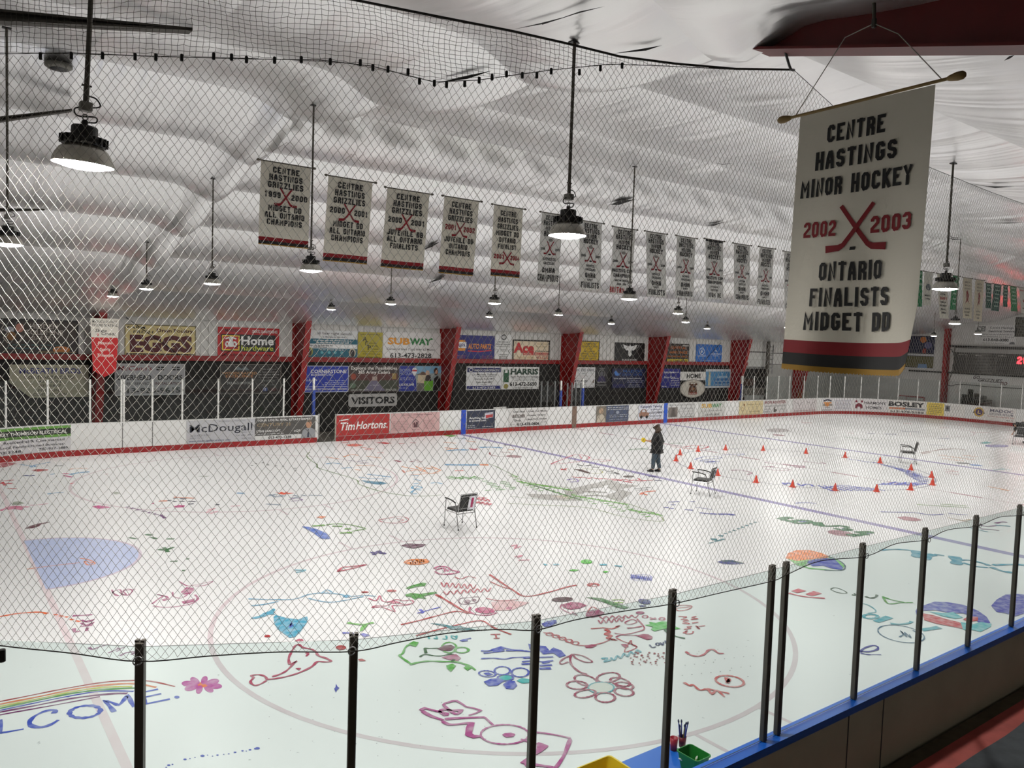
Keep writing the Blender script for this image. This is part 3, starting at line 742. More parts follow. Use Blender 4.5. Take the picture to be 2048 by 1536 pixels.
# ------------------------------------------------------------------ signs
SIGN_SEEN = []
def sign(name, label, cat, fn, W, H, base, elems, thick=.02, frame=None, group=None, loc=None, rough=.45, shape=None, nseg=1, corner=0):
    """fn maps (u metres from left, v metres from bottom, lift towards the viewer) to the place"""
    root = thing(name, label, cat, loc if loc is not None else fn(W/2, 0, 0), group=group)
    mb = MB(); out = shape or ([(0,0),(1,0),(1,1),(0,1)] if not corner else
        [(corner/W,0),(1-corner/W,0),(1,corner/H),(1,1-corner/H),(1-corner/W,1),(corner/W,1),(0,1-corner/H),(0,corner/H)])
    if nseg > 1:
        for i in range(nseg):
            a, b = W*i/nseg, W*(i+1)/nseg
            mb.add([fn(a,0,0),fn(b,0,0),fn(b,H,0),fn(a,H,0),fn(a,0,-thick),fn(b,0,-thick),fn(b,H,-thick),fn(a,H,-thick)], [(0,1,2,3),(7,6,5,4),(3,2,6,7),(1,0,4,5)]+([(0,3,7,4)] if i == 0 else [])+([(2,1,5,6)] if i == nseg-1 else []))
    else:
        n = len(out); mb.add([fn(p[0]*W, p[1]*H, 0) for p in out]+[fn(p[0]*W, p[1]*H, -thick) for p in out], [tuple(range(n)), tuple(reversed(range(n, 2*n)))]+[(i, n+i, n+(i+1) % n, (i+1) % n) for i in range(n)])
    rel(mb.build('panel', cmat(base, rough, 'sign'), root), root)
    if frame:
        c, fw = frame; mb = MB()
        for a, b in (((0,0),(W,fw)),((0,H-fw),(W,H)),((0,0),(fw,H)),((W-fw,0),(W,H))):
            q = [(a[0],a[1]),(b[0],a[1]),(b[0],b[1]),(a[0],b[1])]
            mb.add([fn(x,y,0) for x, y in q]+[fn(x,y,.012) for x, y in q], [(4,5,6,7),(0,1,5,4),(1,2,6,5),(2,3,7,6),(3,0,4,7)])
        rel(mb.build('frame', cmat(c, .5), root), root)
    groups = {}; li = .0018
    for e in elems:
        k = e[0]; li += .0009; F = fn; col = None
        if k == 't':      # ('t', cx, cy, h, text, colour, width?, bold?, slant?)
            col = e[5]; key = ('lettering', tuple(col)); mb = groups.setdefault(key, MB())
            put_text(mb, fn, e[1]*W, e[2]*H, e[3]*H, e[4], (e[6]*W if len(e) > 6 and e[6] else None), e[7] if len(e) > 7 else .012, e[8] if len(e) > 8 else 0, li)
        elif k == 'b':    # block letters
            col = e[5]; key = ('lettering', tuple(col)); mb = groups.setdefault(key, MB())
            block_text(mb, fn, e[1]*W, e[2]*H, e[3]*H, e[4], maxw=(e[6]*W if len(e) > 6 else None), t=.2, lift=li)
        elif k == 'd':    # rows of small unreadable print ('d', x0, x1, y, h, colour, rows, step)
            col = e[5]; key = ('small_print', tuple(col)); mb = groups.setdefault(key, MB())
            rr = random.Random(int(e[1]*100+e[3]*1000+W*37))
            for r in range(e[6] if len(e) > 6 else 1):
                x = e[1]; y = e[3]-r*(e[7] if len(e) > 7 else .1)
                while x < e[2]-.01:
                    l = min(e[2]-x, rr.uniform(.03, .09)); xx = x
                    while xx < x+l-.004:
                        q = rr.uniform(.008, .014); hh = e[4]*rr.choice((.6, .6, .75, 1))
                        mb.add([fn(xx*W, (y-e[4]/2)*H, li), fn((xx+q*.72)*W, (y-e[4]/2)*H, li), fn((xx+q*.72)*W, (y-e[4]/2+hh)*H, li), fn(xx*W, (y-e[4]/2+hh)*H, li)], [(0,1,2,3)]); xx += q
                    x += l+.018
        elif k == 'r':
            col = e[5]; key = ('colour_field', tuple(col)); mb = groups.setdefault(key, MB()); n = max(1, nseg)
            for i in range(n):
                a, b = e[1]+(e[3]-e[1])*i/n, e[1]+(e[3]-e[1])*(i+1)/n
                mb.add([fn(a*W,e[2]*H,li),fn(b*W,e[2]*H,li),fn(b*W,e[4]*H,li),fn(a*W,e[4]*H,li)], [(0,1,2,3)])
        elif k == 'p':
            col = e[2]; key = ('emblem', tuple(col)); mb = groups.setdefault(key, MB()); mb.poly([fn(x*W, y*H, li) for x, y in e[1]])
        elif k == 'c':    # ellipse
            col = e[5]; key = ('emblem', tuple(col)); mb = groups.setdefault(key, MB()); mb.poly([fn(x, y, li) for x, y in ell(e[1]*W, e[2]*H, e[3]*W, e[4]*H, 28)])
        elif k == 'o':    # outlined ellipse
            col = e[6]; key = ('emblem', tuple(col)); mb = groups.setdefault(key, MB()); vs, fs = ribbon2(ell(e[1]*W, e[2]*H, e[3]*W, e[4]*H, 28), e[5]*H, True); mb.add([fn(v.x, v.y, li) for v in vs], fs)
        elif k == 'l':    # stroke
            col = e[3]; key = ('emblem', tuple(col)); mb = groups.setdefault(key, MB()); vs, fs = ribbon2([(x*W, y*H) for x, y in e[1]], e[2]*H); mb.add([fn(v.x, v.y, li) for v in vs], fs)
    for (nm, col), mb in groups.items():
        if mb.f: rel(mb.build(nm, cmat(col, rough, 'sign'), root), root)
    return root
def wall_sign(name, label, px0, px1, pyt, pyb, base, elems, Y=YW1-.05, cat='sign', **k):
    pm = (px0+px1)/2; X0, X1 = on_y(px0, (pyt+pyb)/2, Y).x, on_y(px1, (pyt+pyb)/2, Y).x
    Z1, Z0 = on_y(pm, pyt, Y).z, on_y(pm, pyb, Y).z
    fn = lambda u, v, l: Vector((X0+u, Y-l, Z0+v))
    return sign(name, label, cat, fn, X1-X0, Z1-Z0, base, elems, **k)
# arc length along the ice face of the boards, measured leftwards to rightwards as seen from the spectators (far side then right end)
_fp = [Vector((p.x, p.y, 0)) for p in reversed(rink_path(-.012, 24))]
_i0 = min(range(len(_fp)), key=lambda i: (_fp[i]-Vector((BX0, BY1-BR, 0))).length)
_fp = _fp[_i0:]+_fp[:_i0]
_L = [0.0]
for a, b in zip(_fp[:-1], _fp[1:]): _L.append(_L[-1]+(b-a).length)
def bpos(s):
    for i in range(len(_fp)-1):
        if _L[i+1] >= s:
            t = (s-_L[i])/max(1e-9, _L[i+1]-_L[i]); p = _fp[i].lerp(_fp[i+1], t); d = (_fp[i+1]-_fp[i]).normalized()
            return p, Vector((d.y, -d.x, 0))
    return _fp[-1], Vector((0,-1,0))
def s_at_px(px, py):
    d = ray(px, py); best = None
    for i in range(len(_fp)-1):
        p, q = _fp[i], _fp[i+1]; c0 = p.x*d.y-p.y*d.x; c1 = q.x*d.y-q.y*d.x
        if c0*c1 <= 0 and c0 != c1:
            t = c0/(c0-c1); r = p.lerp(q, t)
            if r.x*d.x+r.y*d.y > 0 and (best is None or r.length > best[1]): best = (_L[i]+(_L[i+1]-_L[i])*t, r.length)
    return best[0]
def board_sign(name, label, px0, px1, base, elems, z0=.22, z1=1.06, py=860, py1=None, **k):
    S0, S1 = s_at_px(px0, py), s_at_px(px1, py1 or py)
    def fn(u, v, l):
        p, n = bpos(S0+u); q = p+n*(l+.006); return Vector((q.x, q.y, z0+v))
    curved = px0 > 1560 or px0 < 100
    return sign(name, label, 'sign', fn, S1-S0, z1-z0, base, elems, thick=.005, nseg=(60 if curved else 1), group='advertisements on the boards', **k)
BK, WH, RD, GN, BL = (18,18,20), (232,232,230), (178,30,34), (40,130,60), (24,40,140)
WG = 'advertisements high on the white far wall'; LG = 'advertisements on the black lower wall'
wall_sign('wall_sign', 'dark bakery sign at the far left with pale outlines and orange glow', -22, 157, 638.5, 707.5, (38,30,26), [
    ('t',.60,.80,.14,'HIDDEN',(190,180,170)),('t',.60,.63,.14,'GOLDMINE',(190,180,170)),('t',.60,.46,.12,'BAKERY',(150,140,130)),
    ('r',.35,.40,.97,.92,(56,44,34)),('t',.60,.80,.14,'HIDDEN',(190,180,170)),('t',.60,.63,.14,'GOLDMINE',(190,180,170)),('t',.60,.46,.12,'BAKERY',(150,140,130)),
    ('c',.80,.13,.10,.10,(196,116,40)),('r',.55,.02,.97,.07,(120,96,60)),('c',.33,.74,.045,.13,(196,130,110)),('c',.22,.68,.05,.09,(176,176,186)),('c',.24,.50,.05,.13,(126,84,36)),
    ('l',[(.10,.9),(.16,.82),(.13,.7),(.2,.62),(.15,.45),(.2,.3)],.02,(200,190,180)),('l',[(.30,.6),(.36,.5),(.33,.36),(.29,.3)],.02,(190,180,170)),('d',.2,.8,.26,.05,(50,90,90),2,.1)], group=WG, frame=((16,14,14),.05))
pen = \
wall_sign('skating_pennant', 'white and red figure skating pennant with pointed tip in front of the leftmost column', 180.5, 238, 637, 754, (226,220,208), [
    ('t',.5,.945,.045,'MADOC & DISTRICT',BK,.86,.01),('t',.5,.885,.045,'FIGURE SKATING',BK,.86,.01),('t',.36,.795,.055,'Skate',BK,.4,.012,.25),('t',.62,.745,.055,'Canada',BK,.5,.012,.25),
    ('p',[(.2,.72),(.28,.70),(.3,.76),(.25,.74)],RD),
    ('p',[(.03,.675),(.97,.675),(.9,.10),(.5,.0),(.1,.11)],(190,14,22)),
    ('t',.5,.585,.05,'Passion',(236,226,216),.5,.008,.25),('t',.5,.475,.05,'Spirit',(236,226,216),.38,.008,.25),('t',.5,.375,.05,'Triumph',(236,226,216),.58,.008,.25)],
    Y=31.3, cat='pennant', shape=[(0,1),(.03,.675),(.1,.11),(.5,0),(.9,.1),(.97,.675),(1,1)][::-1], thick=.012)
q = pen.location; zt = on_y(209,637,31.3).z
rel(MB().tube([(q.x, 31.32, zt-.03), (q.x, 31.75, zt-.03)], .02, 8).build('hanger', M_REDST, pen), pen)
wall_sign('wall_sign', 'cream egg farm sign with huge maroon EGGS lettering', 249, 391.5, 650, 714.5, (214,196,138), [
    ('t',.155,.905,.085,'FARM',BK,.24,.01,.2),('t',.25,.775,.085,'FRESH',BK,.27,.01,.2),('t',.70,.835,.11,'Drain Poultry',(70,20,20),.52,.03),('t',.51,.43,.48,'EGGS',(78,12,18),.88,.06),
    ('r',.02,.02,.98,.115,(52,24,20)),('t',.5,.067,.06,'2 km North of Tweed on Hwy 37',(226,208,150),.9,.006)], group=WG, frame=((120,110,80),.035))
wall_sign('wall_sign', 'red hardware sign with black field and yellow framed square emblem', 435.5, 558, 655.5, 716, (170,18,26), [
    ('t',.24,.90,.09,'MADOC',(60,10,14),.26,.02),('t',.76,.885,.10,'SKATE SHARPENING',WH,.42,.012),('r',.05,.21,.94,.77,(14,14,16)),
    ('r',.065,.245,.345,.735,(236,204,60)),('r',.085,.28,.325,.70,(178,26,30)),
    ('l',[(.12,.62),(.205,.68),(.29,.62)],.045,WH),('l',[(.192,.36),(.192,.66)],.06,WH),('l',[(.222,.36),(.222,.66)],.06,WH),('o',.15,.45,.026,.07,.05,WH),('o',.264,.45,.026,.07,.05,WH),
    ('t',.64,.585,.28,'Home',WH,.54,.03),('t',.64,.335,.17,'hardware',(196,206,60),.53,.012),('d',.1,.9,.11,.06,(90,10,14))], group=WG, frame=((200,40,44),.03))
wall_sign('wall_sign', 'white and teal hearing clinic sign with round portrait at each lower corner', 614, 714.5, 661, 717.5, (222,224,224), [
    ('t',.52,.90,.10,'..all hear right canada',(60,60,64),.72,.006),('d',.3,.75,.77,.05,(120,120,124)),
    ('r',0,.0,1,.36,(22,96,116)),('r',0,.52,1,.70,(22,96,116)),('d',.12,.88,.65,.05,WH),('d',.18,.84,.575,.06,WH),('d',.05,.5,.47,.05,(50,60,70)),('d',.12,.4,.41,.05,(50,60,70)),
    ('c',.57,.44,.07,.055,(240,240,240)),('c',.72,.44,.07,.055,(240,240,240)),('c',.9,.44,.08,.055,(240,240,240)),
    ('c',.05,.24,.065,.15,(150,150,70)),('c',.05,.22,.04,.12,(60,50,40)),('c',.90,.22,.07,.16,(190,180,160)),('c',.90,.2,.045,.14,(30,26,26)),
    ('d',.25,.72,.32,.04,WH),('c',.29,.22,.03,.05,(100,170,180)),('c',.43,.22,.03,.05,(100,170,180)),('c',.55,.22,.03,.05,(100,170,180)),('c',.68,.22,.03,.05,(100,170,180)),('d',.15,.8,.05,.05,WH)], group=WG)
wall_sign('wall_sign', 'square gold sign with dark stepped initials', 716, 765, 664.5, 718.5, (172,158,36), [
    ('t',.27,.76,.19,'A',BK,.17),('t',.34,.59,.17,'C',BK,.13),('t',.46,.43,.19,'P',BK,.13),('d',.1,.9,.92,.04,(90,80,20)),('d',.42,.78,.6,.05,(110,100,26)),('d',.55,.8,.5,.05,(90,80,20)),('d',.6,.85,.38,.05,(90,80,20)),
    ('r',.08,.275,.92,.285,(80,72,20)),('d',.2,.9,.2,.04,(100,90,24)),('d',.1,.9,.08,.04,(100,90,24))], group=WG, rough=.3)
wall_sign('wall_sign', 'white sandwich shop sign high on the wall with yellow and green word', 766, 881, 665, 719.5, (224,222,220), [
    ('t',.265,.675,.235,'SUB',(226,150,30),.38,.045),('t',.64,.675,.235,'WAY',(36,120,58),.38,.045),('p',[(.82,.82),(.87,.78),(.82,.74)],(36,120,58)),
    ('t',.48,.385,.085,'Corner of Hwy 7 and Hwy 62 Madoc',BK,.84,.006,.1),('t',.48,.16,.175,'613-473-2828',BK,.72,.02)], group=WG)
wall_sign('wall_sign', 'dark blue car parts sign with orange slanted lettering and hexagon badge', 912, 989, 671, 719.5, (22,26,112), [
    ('p',[(.06,.80),(.22,.80),(.265,.6),(.22,.36),(.06,.36),(.015,.6)],(226,146,40)),('r',.02,.47,.26,.72,(240,240,240)),('t',.14,.59,.16,'NAPA',(22,26,112),.19,.02),
    ('t',.60,.56,.21,'AUTO PARTS',(236,150,50),.60,.03,.15),('l',[(.30,.36),(.6,.34),(.92,.40)],.05,(196,40,50)),('d',.02,.25,.16,.06,(150,90,110),2,.08),('d',.68,.96,.16,.06,(150,90,110),2,.08)], group=WG)
wall_sign('wall_sign', 'narrow white sign with dark ring emblem and centred black print', 990.5, 1022.5, 669, 724, (224,224,222), [
    ('o',.52,.90,.14,.085,.035,(30,30,30)),('o',.52,.90,.05,.05,.012,(60,60,60)),('t',.5,.73,.05,'BRUCE LEE',BK,.62,.012),('t',.5,.64,.05,'HOUSE LEAGUE',BK,.85,.012),('t',.5,.565,.035,'Recreational Hockey',BK,.85),
    ('l',[(.05,.48),(.2,.4),(.12,.34)],.012,BK),('l',[(.95,.48),(.8,.4),(.88,.34)],.012,BK),('d',.3,.72,.46,.03,(60,60,60)),('d',.3,.72,.41,.03,(60,60,60)),('d',.25,.8,.28,.035,BK,3,.065),('d',.05,.95,.05,.02,(60,60,60))], group=WG)
wall_sign('wall_sign', 'cream restaurant sign framed in black with large red slanted word', 1025, 1099, 680, 725.5, (222,206,178), [
    ('t',.30,.66,.42,'Ace',(186,24,30),.55,.05),('r',.28,.33,.97,.455,(176,40,40)),('t',.62,.39,.085,'PIZZERIA - DINING LOUNGE',(226,206,180),.64,.01),('d',.66,.92,.84,.05,(190,170,120)),('d',.62,.93,.72,.05,(190,170,120)),('d',.6,.97,.52,.05,BK),
    ('t',.35,.235,.09,'TAKE-OUT ORDERS',(190,150,90),.46,.006),('t',.80,.235,.12,'473-5235',(176,60,50),.33,.02),('t',.5,.095,.085,'DURHAM ST. MADOC, LICENSED UNDER L.L.B.O.',BK,.92,.01)], group=WG, frame=((20,18,18),.07))
wall_sign('wall_sign', 'yellow construction sign with blue letter ring partly behind a column', 1140, 1198.5, 681.5, 725.5, (206,172,26), [
    ('o',.20,.62,.13,.24,.13,(26,70,160)),('t',.66,.87,.085,'CAMPSITE',BK,.4,.012),('t',.66,.75,.085,'CONSTRUCTION',BK,.55,.012),('t',.66,.635,.075,'LTD',BK,.14,.01),('t',.66,.525,.08,'473-9400',BK,.36,.012),('t',.66,.42,.075,'GRAVEL SUPPLIES',BK,.55,.01),('t',.66,.31,.075,'SAND AND FILL',BK,.56,.01),('t',.55,.205,.075,'SNOW PLOW SERVICE',BK,.7,.01),('t',.55,.09,.075,'QUEENSBOROUGH ONTARIO',BK,.82,.01)], group=WG, frame=((30,28,26),.05))
wall_sign('wall_sign', 'black sign with a white bird spreading its wings', 1229.5, 1289, 685.5, 726.5, (14,14,15), [
    ('p',[(.5,.93),(.53,.82),(.64,.86),(.74,.92),(.70,.74),(.62,.62),(.57,.64),(.55,.58),(.56,.42),(.5,.30),(.44,.42),(.45,.58),(.43,.64),(.38,.62),(.30,.74),(.26,.92),(.36,.86),(.47,.82)],(226,226,224)),
    ('l',[(.24,.9),(.2,.84),(.28,.72)],.03,(170,170,168)),('l',[(.76,.9),(.8,.84),(.72,.72)],.03,(170,170,168)),('t',.5,.165,.09,'BLACKWOOD',(226,226,224),.50,.012),('t',.5,.06,.05,'AT MADOC 2012',(180,180,180),.44)], group=WG)
wall_sign('wall_sign', 'black sign with orange rows of print and yellow phone number strip', 1331, 1378, 687.5, 727, (26,20,16), [
    ('r',.05,.80,.55,.95,(60,44,30)),('r',.7,.88,.97,.95,(180,176,170)),('t',.55,.80,.13,'CENTRAL',(190,100,40),.7,.02),('t',.55,.57,.13,'HASTINGS',(196,110,40),.75,.02),('t',.52,.36,.08,'FENCING AND DECKS',(210,120,40),.86,.012),('r',.08,.05,.97,.22,(200,180,40)),('t',.55,.135,.11,'613-848-8020',(40,40,30),.75,.016)], group=WG)
wall_sign('wall_sign', 'bright blue sign with two white round emblems', 1392, 1443.5, 689, 727.5, (36,104,184), [
    ('o',.22,.64,.09,.17,.03,(226,234,240)),('p',[(.18,.6),(.22,.76),(.25,.6),(.21,.56)],(226,234,240)),('t',.22,.40,.06,'PLEASANT BAY',(226,234,240),.32),('t',.76,.52,.10,'HARDING',(226,234,240),.38,.01,.1),('p',[(.72,.66),(.76,.74),(.82,.63)],(226,234,240)),('d',.66,.86,.42,.04,(226,234,240)),('d',.2,.8,.16,.03,(200,215,230))], group=WG)
# lower, on the black wall
wall_sign('wall_sign', 'grey contracting sign with cut lower left corner and blue top line', 19, 177, 729.5, 795, (166,162,140), [
    ('t',.52,.82,.17,'McBEATH BROS.',(36,40,110),.80,.02),('t',.50,.62,.10,'CONTRACTING LTD.',(50,48,44),.64,.012),('t',.50,.49,.085,'473-2654',(60,58,52),.28,.01),('t',.50,.36,.085,'473-1887',(60,58,52),.28,.01),('t',.50,.22,.08,'POST LINE',(70,68,62),.30,.01),('t',.50,.10,.085,'CONSTRUCTION',(70,68,62),.42,.01)],
    shape=[(.26,0),(1,0),(1,1),(0,1),(0,.46)], group=LG)
wall_sign('wall_sign', 'silver overhead door sign with red script and large serif print', 229.5, 370, 727.5, 790.5, (158,158,160), [
    ('t',.27,.86,.14,"McCann's",(110,20,34),.48,.012,.3),('r',.58,.79,.69,.91,BK),('r',.81,.79,.92,.91,BK),('r',.58,.84,.69,.862,(158,158,160)),('r',.81,.84,.92,.862,(158,158,160)),('r',.632,.79,.645,.91,(158,158,160)),('r',.862,.79,.875,.91,(158,158,160)),
    ('t',.27,.57,.165,'OVERHEAD',BK,.48,.03),('t',.78,.57,.165,'DOORS',BK,.36,.03),('t',.14,.375,.085,'SALES',(70,66,66),.15),('t',.39,.375,.085,'SERVICE',(70,66,66),.24),('t',.76,.375,.085,'INSTALLATION',(80,40,40),.40),('t',.50,.16,.17,'613-920-9615',(44,54,52),.86,.02)], group=LG, frame=((190,190,190),.03))
wall_sign('wall_sign', 'black woodwork sign with thin pale border and orange capitals', 440, 562, 728.5, 787.5, (34,30,28), [
    ('p',[(.22,.80),(.29,.92),(.34,.84),(.40,.94),(.47,.80)],(100,110,114)),('t',.31,.70,.085,'WOODCRAFTED',(190,140,90),.56,.008),('t',.31,.60,.085,'EXCELLENCE',(190,130,80),.44,.008),('t',.31,.37,.085,'343 363-WOOD',(180,180,176),.40,.008),('d',.68,.92,.84,.03,(150,150,146)),('d',.62,.96,.74,.035,(150,150,146),3,.09),('d',.68,.9,.44,.035,(150,150,146)),('d',.66,.92,.30,.03,(130,130,126)),('d',.06,.42,.16,.02,(110,106,100)),('r',.70,.08,.77,.2,(70,90,140)),('t',.735,.14,.10,'f',WH),('c',.87,.14,.04,.06,(90,60,60))], group=LG, frame=((128,122,112),.022))
wall_sign('wall_sign', 'royal blue builders sign with white border beside the second column', 600, 697, 731.5, 784.5, (30,52,160), [
    ('t',.58,.79,.13,'CORNERSTONE',WH,.74,.02),('t',.44,.66,.08,'BUILDERS LTD',WH,.44,.012),('t',.20,.47,.085,'VILLE, ON',WH,.28,.008),('d',.62,.93,.44,.04,(200,206,230)),('d',.5,.95,.36,.04,(200,206,230)),('d',.44,.95,.29,.04,(200,206,230)),('r',.02,.205,.98,.222,(210,214,230)),('t',.52,.12,.075,'DESIGN | PROJECT MANAGERS | BUILDERS',WH,.9,.006),('l',[(.05,.72),(.05,.9),(.12,.9),(.12,.72)],.03,WH)], group=LG, frame=((190,196,220),.03))
wall_sign('wall_sign', 'dark photo sign about cadets with white two line heading', 697.5, 797, 730.5, 784, (62,52,50), [
    ('r',.02,.40,.98,.70,(86,44,42)),('r',.02,.05,.4,.44,(60,62,48)),('r',.6,.05,.98,.44,(60,64,50)),('p',[(.28,.04),(.74,.04),(.56,.42),(.44,.42)],(110,104,126)),('r',.46,.43,.56,.58,(170,150,140)),
    ('t',.5,.90,.125,'Explore the Possibilities',(236,232,228),.92,.014),('t',.5,.745,.125,'385 Army Cadets',(236,232,228),.64,.014),('c',.09,.58,.05,.11,(150,70,50)),('r',.86,.48,.95,.7,(150,124,70)),('c',.08,.25,.06,.1,(90,110,90)),('d',.04,.38,.09,.04,(200,200,196)),('d',.74,.96,.1,.04,(200,200,196),2,.05),('d',.42,.6,.26,.05,(170,166,180))], group=LG)
wall_sign('wall_sign', 'realtor photo sign with blue left part, balloon and people by houses', 797.5, 887, 731.5, 782.5, (30,44,138), [
    ('p',[(.40,0),(1,0),(1,1),(.34,1)],(140,150,150)),('p',[(.36,.68),(1,.72),(1,1),(.34,1)],(116,160,190)),('p',[(.4,.3),(.62,.3),(.62,.66),(.53,.76),(.42,.64)],(196,180,150)),('p',[(.38,.64),(.53,.78),(.66,.64)],(90,70,56)),('p',[(.40,0),(.62,0),(.6,.3),(.4,.34)],(100,96,90)),
    ('r',.56,.0,.76,.42,(96,160,40)),('c',.63,.72,.045,.10,(206,170,146)),('p',[(.57,.4),(.72,.4),(.70,.64),(.6,.64)],(50,40,40)),('p',[(.76,0),(.93,0),(.93,.5),(.86,.62),(.78,.5)],(26,22,24)),('c',.82,.78,.05,.15,(60,36,26)),('c',.83,.76,.028,.08,(190,140,110)),
    ('c',.335,.80,.055,.13,(220,220,224)),('r',.28,.78,.39,.84,(180,40,50)),('p',[(.30,.7),(.37,.7),(.345,.6),(.325,.6)],(210,210,214)),('t',.13,.83,.11,'BOBBI',(150,160,200),.22,.008),('t',.15,.70,.11,'MCCRAE',(150,160,200),.27,.008),('d',.02,.3,.53,.035,(190,196,220)),('d',.02,.3,.46,.035,(190,196,220)),('t',.17,.27,.09,'613.920.2648',WH,.32,.012),('d',.02,.18,.14,.03,(190,196,220))], group=LG, frame=((120,124,130),.02))
wall_sign('wall_sign', 'white chiropractic sign with navy strips at top and bottom', 932.5, 1002.5, 733, 779.5, (222,222,222), [
    ('r',.02,.75,.98,.95,(26,34,90)),('o',.13,.85,.05,.07,.025,WH),('t',.58,.84,.085,'MADOC CHIROPRACTIC',WH,.72,.01),('t',.52,.66,.085,'Dr. Michele Thibeault',(60,60,64),.7,.006,.2),('d',.3,.8,.57,.04,(120,120,120)),('t',.5,.47,.075,'Stephanie Boyle RMT',(60,60,64),.55,.006,.2),('t',.5,.33,.075,'Dawn Rowe RMT',(60,60,64),.45,.006,.2),('d',.4,.62,.24,.03,(140,140,140)),('r',.02,.03,.98,.17,(36,40,110)),('t',.5,.10,.09,'613-473-2383',WH,.64,.012)], group=LG)
wall_sign('wall_sign', 'white septic service sign with large dark green name and portable toilet', 1003, 1078, 734, 778.5, (224,224,222), [
    ('p',[(.04,.30),(.20,.30),(.20,.90),(.16,.95),(.08,.95),(.04,.90)],(220,224,220)),('r',.05,.32,.19,.88,(20,80,48)),('r',.08,.74,.15,.86,WH),('c',.12,.14,.06,.11,(150,140,70)),('t',.60,.80,.25,'HARRIS',(20,56,40),.74,.05),('t',.6,.57,.08,'Septic Pumping and Haulage',BK,.74,.006),('r',.25,.49,.98,.50,(120,120,120)),('d',.36,.9,.42,.04,(120,120,120)),('t',.58,.24,.17,'613-472-5650',BK,.72,.03),('d',.35,.85,.07,.05,(120,120,120))], group=LG)
wall_sign('wall_sign', 'white eye clinic sign with thin grey letters right of the middle column', 1136.5, 1190, 734.5, 775.5, (222,222,222), [
    ('t',.52,.87,.13,'ADOC EYE CARE',(50,56,70),.90,.012),('t',.52,.70,.10,'OPTOMETRY',(190,196,196),.9,.004),('d',.04,.8,.58,.03,(150,150,150)),('d',.04,.7,.47,.03,(170,170,170)),('t',.36,.33,.12,'613-473-9020',(40,44,54),.70,.010),('p',[(.9,.26),(.95,.44),(.96,.22)],(90,60,40)),('d',.3,.7,.15,.03,(150,150,150)),('d',.55,.97,.05,.035,(90,90,96))], group=LG)
wall_sign('wall_sign', 'small black sign with grey crest left of the navy dental sign', 1191, 1215, 734.5, 775.5, (22,20,24), [
    ('d',.3,.75,.94,.04,(170,170,170)),('o',.5,.70,.25,.18,.03,(150,150,150)),('c',.5,.68,.14,.12,(90,90,96)),('p',[(.3,.56),(.7,.56),(.85,.30),(.15,.30)],(44,34,80)),('d',.2,.85,.28,.04,WH),('d',.05,.95,.16,.03,(170,170,170)),('d',.15,.85,.11,.03,(170,170,170))], group=LG)
wall_sign('wall_sign', 'navy dental sign with light blue swirl and white small print', 1224, 1290, 737, 776, (18,24,58), [
    ('p',[(.05,.80),(.10,.90),(.20,.74),(.27,.80),(.20,.62),(.10,.64)],(70,120,190)),('t',.62,.86,.12,'MADOC',(50,100,170),.6,.01),('t',.60,.69,.11,'DENTAL CENTRE',(50,90,160),.6,.008),('t',.47,.50,.075,'New patients always welcome',(220,222,230),.84,.008),('d',.45,.95,.37,.04,(180,184,210)),('d',.45,.95,.29,.04,(160,164,200)),('d',.5,.85,.16,.05,(180,184,210)),('d',.5,.85,.06,.04,(200,204,220)),('r',.03,.04,.4,.2,(30,30,84))], group=LG)
wall_sign('wall_sign', 'dark blue sign behind the fifth column with white stacked print', 1323, 1360, 737.5, 775.5, (26,30,120), [
    ('t',.42,.82,.11,'Ashley Service',WH,.6,.01),('t',.42,.56,.11,'Auto Care',WH,.6,.01),('d',.4,.95,.82,.05,WH),('d',.5,.95,.5,.05,WH,4,.12),('d',.05,.3,.08,.06,WH)], group=LG)
wall_sign('wall_sign', 'light blue sign with white frame and standing figure right of the oval crest', 1411, 1461, 738.5, 775.5, (196,200,204), [
    ('r',.01,.10,.97,.88,(72,132,176)),('r',.35,.12,.97,.5,(60,110,160)),('p',[(.1,.12),(.2,.12),(.19,.8),(.12,.8)],(190,186,160)),('c',.15,.78,.035,.08,(170,160,120)),('t',.66,.58,.12,'GREGOR',(200,216,226),.42,.01),('d',.4,.95,.36,.06,(180,210,226)),('d',.4,.95,.2,.06,(180,210,226)),('p',[(.60,.78),(.64,.70),(.68,.78)],(150,190,220))], group=LG)
wall_sign('bench_sign', 'grey rounded sign reading VISITORS over the left bench', 697, 794, 787.5, 813, (176,174,172), [('t',.5,.50,.52,'VISITORS',BK,.90,.04)], Y=YW1-.06, corner=.07, thick=.03)
wall_sign('bench_sign', 'white rectangular sign reading HOME over the right bench', 1360.5, 1411, 743.5, 760.5, (222,220,216), [('t',.53,.52,.52,'HOME',BK,.56,.04)], Y=YW1-.06, thick=.03)
wall_sign('bench_crest', 'white oval board with brown bear head crest under the HOME sign', 1360, 1410.5, 759, 796, (206,200,188), [
    ('c',.5,.5,.42,.42,(210,204,192)),('p',[(.33,.25),(.67,.25),(.66,.50),(.60,.72),(.5,.78),(.40,.72),(.34,.5)],(92,58,40)),('c',.42,.62,.03,.04,BK),('c',.56,.62,.03,.04,BK),('c',.5,.5,.07,.07,(150,110,80)),('c',.38,.74,.05,.06,(92,58,40)),('c',.62,.74,.05,.06,(92,58,40)),('r',.33,.18,.67,.30,(150,50,40)),('t',.5,.24,.08,'BEARS',(206,200,188),.3,.01),
    ('d',.35,.65,.86,.05,(130,110,90)),('o',.5,.5,.485,.485,.02,(60,50,44))], Y=YW1-.12, shape=ell(.5,.5,.5,.5,32), thick=.03)
